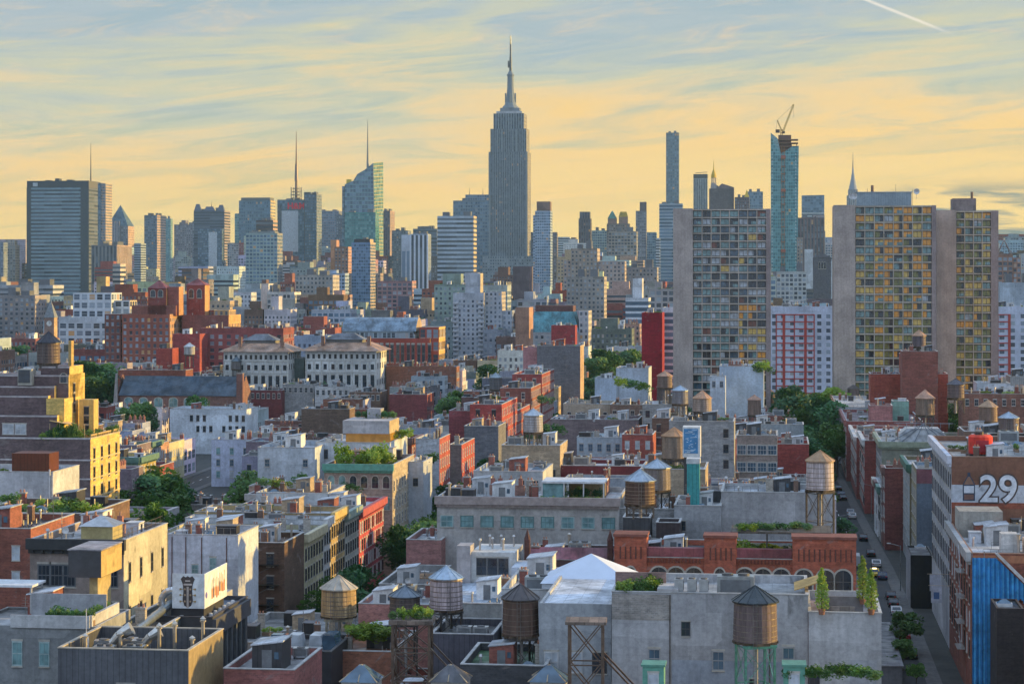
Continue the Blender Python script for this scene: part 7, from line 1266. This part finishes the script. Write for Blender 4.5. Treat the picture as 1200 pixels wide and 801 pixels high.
for x, yb, lb in ((420, 801, 'small peaked skylight on low roof under the golden-brown tank'), (525, 801, 'peaked dark roof hut under the planted steel frame'), (641, 800, 'small peaked skylight with green ridge left of skeletal steel tower')):
    X, Y, Z = px(x - 20, 803, 224); root = empty('roof_lantern', (X, Y, Z - 2), -TH); tag(root, lb, 'skylight')
    add(root, 'wall', lambda b: b.box(0, 3.6, 0, 3.4, 0, 2.4, 'paint', (.42, .38, .33))); add(root, 'glass_roof', lambda b: b.frustum(-.2, 3.8, -.2, 3.6, 2.403, 3.9, 1.7, 1.6, 'g_blue' if x != 525 else 'roofing', (.12, .12, .13))); add(root, 'roof_rib', lambda b: [b.tube((a_, c_, 2.45), (1.8, 1.7, 3.95), .07, 'paint', (.42, .32, .2), 4) for a_, c_ in ((-.2, -.2), (3.8, -.2), (3.8, 3.6), (-.2, 3.6), (1.8, -.2))])
# teal box and mural box by the tanks
X, Y, Z = px(800, 530, 372); root = empty('mural_box', (X, Y, 18), -TH); tag(root, 'tall white roof box with blue scribbled mural beside brown tank', 'billboard')
add(root, 'wall', lambda b: b.box(0, 3.0, 0, 4, 60 - 177 * 372 / F - 18 - 5.2, 60 - 177 * 372 / F - 18, 'paint', (.62, .62, .6))); zt = 60 - 177 * 372 / F - 18
add(root, 'support_wall', lambda b: b.box(.2, 2.8, .3, 3.8, 0, zt - 5.203, 'metal', (.07, .07, .075)))
add(root, 'mural', lambda b: (b.box(.2, 2.6, -.05, -.003, zt - 4.5, zt - .3, 'paint', (.06, .22, .42)), [b.tube((random.uniform(.3, 2.5), -.08, zt - 4.4 + i * .2), (random.uniform(.3, 2.5), -.08, zt - 4.3 + i * .2), .07, 'paint', (.5, .62, .7), 4) for i in range(20)]))
X, Y, Z = px(805, 575, 352); root = empty('teal_roof_room', (X, Y, 17), -TH); tag(root, 'bright teal corrugated roof room right of the close tank pair', 'roof room')
add(root, 'wall', lambda b: b.box(0, 2.0, 0, 3, 0, CH - 220 * 352 / F - 17, 'metal', (.06, .36, .36))); add(root, 'roof', lambda b: b.box(-.1, 2.1, -.1, 3.1, CH - 220 * 352 / F - 17 + .003, CH - 220 * 352 / F - 16.2, 'paint', (.5, .52, .52)))

# ------------------------------------------------------------------ trees
def keep(x0, x1, yv, D, dt=30):
    CAPS.append((x0, x1, yv, D)); X0, X1 = (x0 - 600) / F * D, (x1 - 600) / F * D; s0, t0 = to_st(X0, D); s1, _ = to_st(X1, D); FOOT.append((s0 - 1, s1 + 1, t0 - 3, t0 + dt))
keep(143, 212, 592, 465, 46); keep(88, 136, 474, 890, 40); keep(694, 748, 446, 1080, 60)
for x, D_, h_, k in ((152, 478, 13.5, 'mid'), (164, 486, 15, 'dark'), (176, 492, 15.5, 'mid'), (188, 496, 14.5, 'mid'), (199, 484, 13, 'mid'), (158, 500, 16.5, 'dark'), (172, 505, 17, 'mid'), (184, 476, 12, 'mid'), (196, 504, 14.5, 'dark'), (148, 490, 14, 'dark'),
                     (94, 895, 19, 'mid'), (103, 900, 20, 'mid'), (112, 905, 18, 'dark'), (121, 910, 18, 'mid'), (130, 905, 19, 'dark'), (98, 920, 23, 'dark'), (118, 925, 24, 'mid'), (185, 872, 22, 'mid'), (192, 876, 21, 'mid'),
                     (697, 1090, 20, 'mid'), (706, 1095, 22, 'dark'), (715, 1100, 21, 'mid'), (725, 1110, 22, 'dark'), (735, 1115, 23, 'mid'), (744, 1120, 21, 'mid'), (690, 1075, 17, 'dark'), (686, 960, 15, 'dark'), (694, 965, 16, 'dark'),
                     (12, 1150, 22, 'dark'), (22, 1160, 22, 'dark'), (3, 1150, 21, 'mid'), (981, 780, 19, 'lime'), (1010, 760, 14, 'lime'), (577, 960, 20, 'dark'), (592, 1100, 20, 'dark')):
    tree(x, HY + (CH - h_ * .7) * F / D_, D_, h_, k, wide=1.15)
for t_ in range(452, 860, 17):
    for sg in (-1, 1):
        if (sg > 0 and (t_ < 640 or random.random() < .5)) or (t_ < 620 and random.random() < .45): continue
        s_ = street_c(t_) + sg * 4.6 - (1 if sg < 0 else 0); X, Y = st(s_, t_); h_ = 10.5 if t_ < 560 else random.uniform(13, 17) if t_ < 700 else random.uniform(16, 20)
        tree(600 + F * X / Y, HY + (CH - h_ * .7) * F / Y, Y, h_, random.choice(('dark', 'dark', 'mid')) if t_ > 500 else 'dark', 'dark dense street tree', 1.1, X=X)
for t_ in (336, 344, 352, 404, 414, 424, 436, 448, 462, 476, 492, 560, 590, 640, 700, 760, 830, 900):
    X, Y = st(-70 + random.uniform(-2, 2) - max(0, t_ - 420) * .022, t_); h_ = random.uniform(11, 13.5); tree(600 + F * X / Y, HY + (CH - h_ * .7) * F / Y, Y, h_, random.choice(('dark', 'dark', 'mid')), 'leafy street-gap tree', 1.0, X=X)
for x, D_, h_ in ((1046, 325, 3.5), (1058, 331, 5), (1061, 345, 7), (1074, 318, 3.6)): tree(x, 760, D_, h_, 'mid', 'small garden tree', 1.1)
for i in range(30):
    b0, b1 = random.choice(((-61, 11), (-157, -77), (-253, -173), (27, 104))); t_ = random.uniform(400, 880); s_ = (b0 + b1) / 2 + random.uniform(-4, 4) - max(0, t_ - 420) * .022
    if any(f[0] - 1 < s_ < f[1] + 1 and f[2] - 1 < t_ < f[3] + 1 for f in FOOT): continue
    X, Y = st(s_, t_); xp = 600 + F * X / Y
    if 0 < xp < 1200: tree(xp, HY + (CH - 14) * F / Y, Y, random.uniform(15, 19), random.choice(('dark', 'mid', 'mid')), 'backyard tree above roofs', .9, X=X)
for x, y, D_, k in ((478, 461, 880, 'mid'), (488, 460, 870, 'dark'), (363, 456, 890, 'mid'), (372, 455, 890, 'dark'), (754, 455, 640, 'mid'), (745, 452, 645, 'dark'), (727, 450, 640, 'lime'), (585, 486, 640, 'lime'), (640, 470, 700, 'dark'), (655, 505, 560, 'dark'), (483, 545, 470, 'dark'), (500, 538, 472, 'mid'), (465, 512, 480, 'lime'), (475, 509, 482, 'lime'), (892, 430, 745, 'lime'), (895, 434, 745, 'mid'), (310, 566, 430, 'mid'), (350, 562, 430, 'dark'), (330, 568, 425, 'lime'), (412, 573, 430, 'dark')):
    shrub(x, y + 4, D_, D_ / 260 * 1.5, k, None, 1.2)

# ------------------------------------------------------------------ vehicles and street furniture
def car(col, van=False, taxi=False):
    root = empty('delivery_van' if van else 'parked_car', (0, 0, 0)); L, Wd = (6.0, 2.0) if van else (4.6, 1.8); hw = Wd / 2
    prof = [(-L / 2, .35), (L / 2, .35), (L / 2, 1.0), (L / 2 - .5, 2.4), (-L / 2, 2.4)] if van else [(-L / 2, .35), (L / 2, .35), (L / 2, .75), (L / 2 - 1.2, .92), (L / 2 - 1.75, 1.42), (-L / 2 + .95, 1.45), (-L / 2 + .3, .95), (-L / 2, .9)]
    b = MB(); b.prism(prof, -hw, hw, 'carpaint', col); body = b.build('body', root)
    g = MB()
    if van: g.box(L / 2 - 1.6, L / 2 - .75, -hw - .01, hw + .01, 1.3, 1.9, 'g_dark', (1, 1, 1)); g.face([(L / 2 - .08, -hw + .1, 1.25), (L / 2 - .08, hw - .1, 1.25), (L / 2 - .44, hw - .15, 2.25), (L / 2 - .44, -hw + .15, 2.25)], 'g_dark', (1, 1, 1))
    else: g.box(-L / 2 + .95, L / 2 - 1.95, -hw - .01, hw + .01, .98, 1.34, 'g_dark', (1, 1, 1)); g.face([(L / 2 - 1.22, -hw + .12, .95), (L / 2 - 1.22, hw - .12, .95), (L / 2 - 1.72, hw - .2, 1.4), (L / 2 - 1.72, -hw + .2, 1.4)], 'g_dark', (1, 1, 1)); g.face([(-L / 2 + .33, -hw + .12, 1.0), (-L / 2 + .33, hw - .12, 1.0), (-L / 2 + .9, hw - .2, 1.44), (-L / 2 + .9, -hw + .2, 1.44)], 'g_dark', (1, 1, 1))
    g.build('window', root)
    for sx in (-1, 1):
        for sy in (-1, 1):
            wv = MB(); wv.tube((sx * L * .31, sy * hw - .1, .33), (sx * L * .31, sy * hw + .08, .33), .33, 'paint', (.02, .02, .02), 12); wv.tube((sx * L * .31, sy * hw + .081 * (1 if sy > 0 else 1) - (0 if sy > 0 else .19), .33), (sx * L * .31, sy * hw + (.1 if sy > 0 else -.12), .33), .18, 'galv', (.4, .4, .4), 8); wv.build('wheel', root)
        h_ = MB(); h_.box(L / 2 - .05, L / 2 + .02, sx * hw * .7 - .16, sx * hw * .7 + .16, .6, .75, 'g_pale', (1, 1, 1)); h_.build('headlight', root); h_ = MB(); h_.box(-L / 2 - .02, -L / 2 + .04, sx * hw * .75 - .14, sx * hw * .75 + .14, .68, .85, 'g_taillight', (1, 1, 1)); h_.build('tail_light', root)
    if taxi: add(root, 'roof_sign', lambda q: q.box(-.2, .1, -.4, .4, 1.46, 1.62, 'g_lamp', (1, 1, 1)))
    return root
CARS = {'black': car((.02, .02, .022)), 'white': car((.6, .6, .6)), 'silver': car((.35, .36, .38)), 'dark blue': car((.03, .05, .10)), 'red': car((.3, .03, .03))}
TAXI = car((.65, .42, .02), taxi=True); VAN = car((.62, .64, .66), van=True)
used = set(); ck = list(CARS)
for i, t_ in enumerate([x for x in range(338, 620, 9)]):
    for sg in (-1, 1):
        if random.random() < .62: continue
        k = random.choice(('black', 'silver', 'black', 'white', 'dark blue', 'silver', 'red')); s_ = street_c(t_) + sg * 3.0; X, Y = st(s_, t_ + random.uniform(-1, 1))
        o = copy_tree(CARS[k]) if k in used else CARS[k]; used.add(k); o.location = (X, Y, .006); o.rotation_euler = (0, 0, R(90) - TH + (math.pi if sg < 0 else 0)); tag(o, None, 'car', 'cars parked along the kerb')
        AUTO.append((o, 600 + F * X / Y, HY + CH * F / Y, Y, k + ' parked car at the %s kerb' % ('west' if sg < 0 else 'east')))
for k in ck:
    if k not in used: o = CARS[k]; X, Y = st(-66, 420 + 8 * ck.index(k)); o.location = (X, Y, .006); o.rotation_euler = (0, 0, R(90) - TH); tag(o, k + ' car parked in the left street gap', 'car')
X, Y = st(18.6, 441); TAXI.location = (X, Y, .006); TAXI.rotation_euler = (0, 0, R(-90) - TH); tag(TAXI, 'yellow taxi driving towards the camera down the narrow street', 'taxi'); TAXI.name = 'taxi'
X, Y = st(15.2, 456); VAN.location = (X, Y, .006); VAN.rotation_euler = (0, 0, R(90) - TH); tag(VAN, 'white delivery van in the narrow street beside the arcaded building', 'van')
for i, (s_, t_) in enumerate(((12.6, 372), (22.6, 420), (12.3, 470), (22.0, 540))):
    X, Y = st(s_, t_); root = empty('street_lamp', (X, Y, .13), -TH); sg = 1 if s_ < 17 else -1
    add(root, 'pole', lambda b: b.cyl(0, 0, 0, 8.6, .11, .07, 'steel', (.25, .27, .28), 8)); add(root, 'arm', lambda b: b.tube((0, 0, 8.5), (sg * 2.2, 0, 9.0), .05, 'steel', (.3, .3, .3), 6)); add(root, 'lamp_head', lambda b: b.box(sg * 2.2 - .35, sg * 2.2 + .35, -.14, .14, 8.92, 9.08, 'paint', (.5, .5, .5)))
    tag(root, ('grey street lamp by the foot of the grey stucco building', 'grey street lamp opposite near the low black party wall', 'grey street lamp beside the end of the arcaded building', 'grey street lamp under the skylight building wall')[i], 'street lamp', 'street lamps')
for i, (y, dt) in enumerate(((356, 0), (350, 0))):
    X, Y = st(25.4 - i * .2, y); root = empty('banner_sign', (X, Y, 9.3 - i * 1.0), -TH); tag(root, ('upper white banner hung on the mural building above the street', 'lower white banner with blue picture hung above the street')[i], 'banner')
    add(root, 'pole', lambda b: b.tube((-2, 0, 2.75), (1.6, 0, 2.75), .04, 'steel', (.5, .4, .3), 5)); add(root, 'cloth', lambda b: (b.box(-1.6, .1, -.03, .03, 0, 2.7, 'fabric', (.55, .58, .66)), b.box(-1.2, -.3, -.05, -.031, .6, 1.7, 'fabric', (.10, .18, .36)) if i else None))
X, Y = st(13.4, 322); root = empty('street_shed', (X, Y, 0), -TH); tag(root, 'long low grey-roofed street shed at the foot of stucco building', 'shed'); add(root, 'wall', lambda b: b.box(0, 4.2, 0, 40, 0, 3.0, 'stucco', (.12, .12, .13))); add(root, 'roof', lambda b: b.box(-.2, 4.4, -.2, 40.2, 3.003, 3.2, 'roofing', (.17, .17, .18)))
FOOT.append((11, 24, 300, 430)); CAPS.append((1000, 1050, 700, 470)); CAPS.append((1050, 1092, 655, 395)); CAPS.append((1095, 1200, 801, 345))

# ------------------------------------------------------------------ the rest of the city, lot by lot
rnd = random.Random(11); CAND = []
PAL = [('red brick', C['red']), ('brown brick', C['brown']), ('tan brick', C['tan']), ('grey stucco', (.30, .31, .33)), ('white-painted', (.55, .58, .62)), ('cream', C['cream']), ('maroon', (.24, .07, .06)), ('mauve', C['mauve']), ('pale blue-grey', (.38, .43, .50)), ('dark grey', (.13, .135, .15)), ('ochre', C['ochre']), ('pinkish', (.42, .24, .22))]
WN = [5, 4, 4, 9, 10, 2, 3, 3, 10, 3, 1, 1]; WF = [3, 6, 4, 9, 4, 2, 2, 4, 9, 6, .5, 1]
RF = [('silver', C['silver']), ('white', (.58, .61, .66)), ('dark', (.06, .06, .065)), ('grey', (.20, .21, .22)), ('brownish', (.22, .16, .13)), ('pale blue', (.38, .46, .54))]
def cand(s0, s1, t0, t1, hmin, hmax, far):
    if any(f[0] - .06 < s1 and f[1] + .06 > s0 and f[2] - .06 < t1 and f[3] + .06 > t0 for f in FOOT): return
    X0, Y0 = st(s0, t0); X1, Y1 = st(s1, t0)
    if Y0 < 100 or Y1 < 100: return
    xs = [600 + F * st(a, c)[0] / st(a, c)[1] for a in (s0, s1) for c in (t0, t1)]; a, e = min(xs), max(xs)
    if e < -140 or a > 1340: return
    cap = 1e9
    for c0, c1, yv, D in CAPS:
        if D > Y0 + 2 and c0 < e - 1 and c1 > a + 1:
            cap = min(cap, CH - (yv - HY) * (Y0 + t1 - t0) / F)
    if cap < 7: 
        if cap < 4: return
        hmin = hmax = cap
    H = min(rnd.uniform(hmin, hmax), cap)
    if H < hmin * .7 and far: H = max(H, min(cap, 12))
    ci = rnd.choices(range(len(PAL)), WF if far else WN)[0]
    CAND.append(dict(s0=s0, s1=s1, t0=t0, t1=t1, X=X0, Y=Y0, w=s1 - s0, d=t1 - t0, H=H, pal=PAL[ci], rf=rnd.choices(RF, (5, 5, 5, 3, 2, 4))[0], far=far))
    FOOT.append((s0, s1, t0, t1))
edges = [(-349, -269), (-253, -173), (-157, -77), (-61, 11), (24, 104), (120, 197)]
for b0, b1 in edges:
    for side in (0, 1):
        t_ = 268 + rnd.uniform(0, 6)
        while t_ < 1010:
            ln = rnd.choice((7, 7.5, 8, 9, 12, 14)) if t_ < 560 else rnd.choice((8, 9, 11, 14, 17)); dp_ = rnd.uniform(24, 33)
            if any(q0 - ln < t_ < q1 for q0, q1 in ((560, 572), (760, 772), (980, 995))): t_ += 4; continue
            sh = -max(0, min(t_, 1000) - 420) * .022
            s0, s1 = (b0 + sh, b0 + sh + dp_) if side == 0 else (b1 + sh - dp_, b1 + sh)
            n0 = len(CAND)
            if rnd.random() > .4: cand(s0, s1, t_, t_ + ln - .15, 11, 20 if t_ < 700 else 24, False)
            if len(CAND) == n0:      # the lot is partly built on: try its two halves
                m_ = (s0 + s1) / 2; cand(s0, m_ - .1, t_, t_ + ln - .15, 11, 19, False); cand(m_ + .1, s1, t_, t_ + ln - .15, 11, 19, False)
            t_ += ln
t_ = 1000
while t_ < 5200:
    near_ = t_ < 2000; s_ = -.41 * t_ - 60 + rnd.uniform(0, 30)
    while s_ < .19 * t_ + 140:
        w_ = rnd.uniform(11, 27) if near_ else rnd.uniform(20, 48); d_ = rnd.uniform(15, 24) if near_ else rnd.uniform(18, 32)
        r0 = rnd.random()
        if t_ < 1400: hr = (16, 34)
        elif t_ < 2000: hr = (20, 48) if r0 < .85 else (48, 62)
        elif t_ < 3000: hr = (28, 58) if r0 < .7 else (58, 88)
        else: hr = (35, 70) if r0 < .55 else (70, 125)
        cand(s_, s_ + w_, t_, t_ + d_, hr[0], hr[1], True); s_ += w_ + rnd.choice((.5, 1, 6, 14))
    t_ += 27 if near_ else 48
# coverage: who is really seen
SCX, NX, NY, OFX = .5, 760, 400, 160
zb_ = np.zeros((NY, NX), dtype=np.int32)
def hullmask(X, Y, rot, w, d, H):
    pts = []
    for a, c in ((0, 0), (w, 0), (w, d), (0, d)):
        x = X + a * math.cos(rot) + c * math.sin(rot); y = Y - a * math.sin(rot) + c * math.cos(rot)
        for z in (0, H): p = proj(x, max(y, 5), z); pts.append(((p[0] + OFX) * SCX, p[1] * SCX))
    pts = sorted(set(pts)); lo = []; up = []
    cr_ = lambda o, a, b_: (a[0] - o[0]) * (b_[1] - o[1]) - (a[1] - o[1]) * (b_[0] - o[0])
    for p in pts:
        while len(lo) > 1 and cr_(lo[-2], lo[-1], p) <= 0: lo.pop()
        lo.append(p)
    for p in reversed(pts):
        while len(up) > 1 and cr_(up[-2], up[-1], p) <= 0: up.pop()
        up.append(p)
    h_ = lo[:-1] + up[:-1]; xs = [p[0] for p in h_]; ys = [p[1] for p in h_]
    x0, x1, y0, y1 = max(0, int(min(xs))), min(NX, int(max(xs)) + 1), max(0, int(min(ys))), min(NY, int(max(ys)) + 1)
    if x0 >= x1 or y0 >= y1: return None
    gx, gy = np.meshgrid(np.arange(x0, x1) + .5, np.arange(y0, y1) + .5); m_ = np.ones(gx.shape, bool)
    for i in range(len(h_)):
        a, b_ = h_[i], h_[(i + 1) % len(h_)]; m_ &= ((b_[0] - a[0]) * (gy - a[1]) - (b_[1] - a[1]) * (gx - a[0])) >= 0
    return x0, x1, y0, y1, m_
allb = [(B_[2], None, B_) for B_ in BL] + [(c['Y'], c, (None, c['X'], c['Y'], TH, c['w'], c['d'], c['H'])) for c in CAND]
allb.sort(key=lambda q: q[0])
for i, (_, c, B_) in enumerate(allb):
    hm = hullmask(*B_[1:]); n = 0; cx_ = cy_ = 0
    if hm:
        x0, x1, y0, y1, m_ = hm; v = zb_[y0:y1, x0:x1]; new = m_ & (v == 0); v[new] = i + 1; ys_, xs_ = np.nonzero(new); xs_ = xs_ + x0; q_ = (xs_ >= OFX * SCX) & (xs_ < (OFX + 1200) * SCX); n = int(q_.sum())
        if c is not None: c['nt'] = int(new.sum())
        if n and c: cx_ = xs_[q_].mean() / SCX - OFX; cy_ = (y0 + ys_[q_].mean()) / SCX
    if c is not None: c['n'] = n; c['cx'] = cx_; c['cy'] = cy_
vis = [c for c in CAND if c['n'] >= 4]
nearv = [c for c in vis if not c['far']]; farv = sorted([c for c in vis if c['far']], key=lambda c: -c['n'])
nearv.sort(key=lambda c: -c['n'])
open('/tmp/fill.txt', 'w').write(repr((len(nearv), len(farv), len(CAND), len(BL)))) if 0 else print('FILL near', len(nearv), 'far', len(farv), 'cand', len(CAND), 'hand', len(BL))
N_IND = 400; indiv = nearv[:200]; indiv += farv[:max(0, N_IND - len(indiv))]; rest = [c for c in CAND if c['n'] < 4 and c.get('nt', 0) >= 8] + nearv[200:] + farv[max(0, N_IND - min(200, len(nearv))):]
FACS = [('f_punch', 2.9, 3.3), ('f_punch', 3.4, 3.4), ('f_loft', 4.0, 3.9), ('f_grid', 3.6, 3.6), ('f_punch', 2.5, 3.1), ('f_ribbon', 3.2, 3.8)]
for c in indiv:
    Y = c['Y']; X1, Y1 = st(c['s1'], c['t0']); x0, x1 = 600 + F * c['X'] / Y, 600 + F * X1 / Y1; yt = HY + (CH - c['H']) * F / Y
    cn, cc = c['pal']; rn, rc = c['rf']; cc = tuple(min(.7, q * rnd.uniform(.85, 1.15)) for q in cc); sto = max(2, int(c['H'] / 3.4)); wallm = 'stucco' if cn in ('grey stucco', 'white-painted', 'cream', 'pale blue-grey') else 'brick'
    face = 'r' if 600 + F * c['X'] / Y < VPX - 120 else 'l' if x0 > VPX else None
    kw = dict(col=cc, wall=wallm, roofc=rc, nocap=True)
    nm = 'walkup_building' if c['H'] < 21 else 'apartment_building' if not c['far'] or rnd.random() < .6 else 'office_building'
    if not c['far'] and Y < 640:
        wk = rnd.choice(('dh', 'dark', 'blue', 'dh', 'pale')); nf = max(1, int(c['w'] / 3.6))
        if rnd.random() < .65: kw['fr'] = dict(n=nf, storeys=min(3, sto), first=4.2, step=3.3, w=1.05, h=1.8, kind=wk, skip=rnd.choice((.15, .35, .6)), mix=('pale', 'dark', 'teal'))
        if face: kw[{'r': 'rs', 'l': 'ls'}[face]] = dict(n=max(2, int(c['d'] / 2.4)), storeys=min(5, sto), first=4.2, step=3.3, w=1.0, h=1.9, kind=wk, mix=('pale',))
        if rnd.random() < .4 and face: kw['cornice'] = (rnd.choice(((.4, .4, .4), (.15, .08, .07), (.1, .2, .17), (.45, .42, .36))), 'rf' if face == 'r' else 'l')
        nn = None
    else:
        fq = rnd.choice(FACS[:3] if not c['far'] else FACS); kw['fac'] = fq
        if not c['far']: kw['walls'] = 'f' if rnd.random() < .3 else ''
        nn = 10 if Y < 1000 else 3 if Y < 1500 else 0
        if Y > 1100: kw['par'] = .5
    r_, w, d, h = block(nm, None, 'building', x0, x1, yt, None, D=Y, dep=c['d'], nclut=nn, group='city buildings', **kw)
    if not c['far'] and Y < 640 and rnd.random() < .35 and w > 7 and h > 10: add(r_, 'fire_escape', lambda b: escape(b, w, h, 3, max(.8, w - 6)))
    if c['far'] and c['H'] > 30 and rnd.random() < .6: solid(r_, 'roof_block', w * .2, w * rnd.uniform(.45, .8), d * .25, d * .8, h - .5, h + rnd.uniform(3, 9), wallm, None, cc)
    hw_ = 'low' if c['H'] < 15 else 'tall' if c['H'] > 34 else 'mid-rise'
    AUTO.append((r_, c['cx'], c['cy'], Y, '%s %s block with %s roof' % (hw_, cn.replace('pale blue-grey', 'blue-grey').replace('grey stucco', 'grey'), rn)))
b = MB()
for c in rest:
    cc = tuple(min(.7, q * rnd.uniform(.85, 1.15)) for q in c['pal'][1]); f_, by, so_ = rnd.choice(FACS); P = [(0, 0), (c['w'], 0), (c['w'], c['d']), (0, c['d'])]
    P = [(c['X'] + a * math.cos(TH) + e * math.sin(TH), c['Y'] - a * math.sin(TH) + e * math.cos(TH)) for a, e in P]
    for i in range(4):
        p, q = P[i], P[(i + 1) % 4]; b.wallquad(p, q, 0, c['H'], f_, cc, (max(1, round(math.dist(p, q) / by)), max(1, round(c['H'] / so_))))
    b.face([(p[0], p[1], c['H']) for p in P], 'roofing', c['rf'][1])
    if rnd.random() < .6:
        k = [(P[0][0] * (1 - u_) * (1 - v_) + P[1][0] * u_ * (1 - v_) + P[2][0] * u_ * v_ + P[3][0] * (1 - u_) * v_, P[0][1] * (1 - u_) * (1 - v_) + P[1][1] * u_ * (1 - v_) + P[2][1] * u_ * v_ + P[3][1] * (1 - u_) * v_) for u_, v_ in ((.25, .25), (.65, .25), (.65, .75), (.25, .75))]; zt = c['H'] + rnd.uniform(2, 6)
        for i in range(4): b.wallquad(k[i], k[(i + 1) % 4], c['H'], zt, 'stucco', cc)
        b.face([(p[0], p[1], zt) for p in k], 'roofing', c['rf'][1])
o = b.build('distant_rooftops'); tag(o, 'mass of far small buildings filling the city behind the roofs', 'city', None, 'stuff')

# ------------------------------------------------------------------ labels from landmarks
ORD = ['', 'second ', 'third ', 'fourth ', 'fifth ', 'sixth ', 'seventh ', 'eighth ', 'ninth ', 'tenth ', 'eleventh ', 'twelfth ']
count = {}; groups = {}
for o, x, y, D, ph in AUTO:
    ls = sorted([l for l in LAND if l[3]], key=lambda l: abs(l[0] - x) + 1.4 * abs(l[1] - y))[:5]; best = None
    for r_k, l in enumerate(ls):
        if abs(l[0] - x) < 28: rel = 'behind the' if D > l[2] else 'in front of the'
        else: rel = 'left of the' if x < l[0] else 'right of the'
        key = '%s %s %s' % (ph, rel, l[3]); sc_ = count.get(key, 0) * 2.2 + r_k
        if best is None or sc_ < best[0]: best = (sc_, key, l)
    key, l = best[1], best[2]; count[key] = count.get(key, 0) + 1; groups.setdefault(key, []).append((abs(l[0] - x) + abs(l[1] - y), o))
for key, L in groups.items():
    L.sort(key=lambda q: q[0])
    for i, (_, o) in enumerate(L):
        o['label'] = key if len(L) == 1 else (('nearer ' if i == 0 else 'farther ') + key if len(L) == 2 else (('closest ' if i == 0 else (ORD[i] if i < 12 else 'outlying ') + 'closest ') + key))

# ------------------------------------------------------------------ the air
HZ = newmat('haze_air'); m, k, bs = HZ; t = m.node_tree; t.nodes.clear(); vo = k.n('ShaderNodeVolumePrincipled'); oo = k.n('ShaderNodeOutputMaterial'); t.links.new(vo.outputs[0], oo.inputs['Volume'])
vo.inputs['Color'].default_value = (.50, .80, 1.0, 1); vo.inputs['Density'].default_value = 0.00003; vo.inputs['Anisotropy'].default_value = 0.1
b = MB(); b.box(-2500, 2500, -250, 7650, -1, 455, 'haze_air', (1, 1, 1)); o = b.build('haze'); o['kind'] = 'stuff'
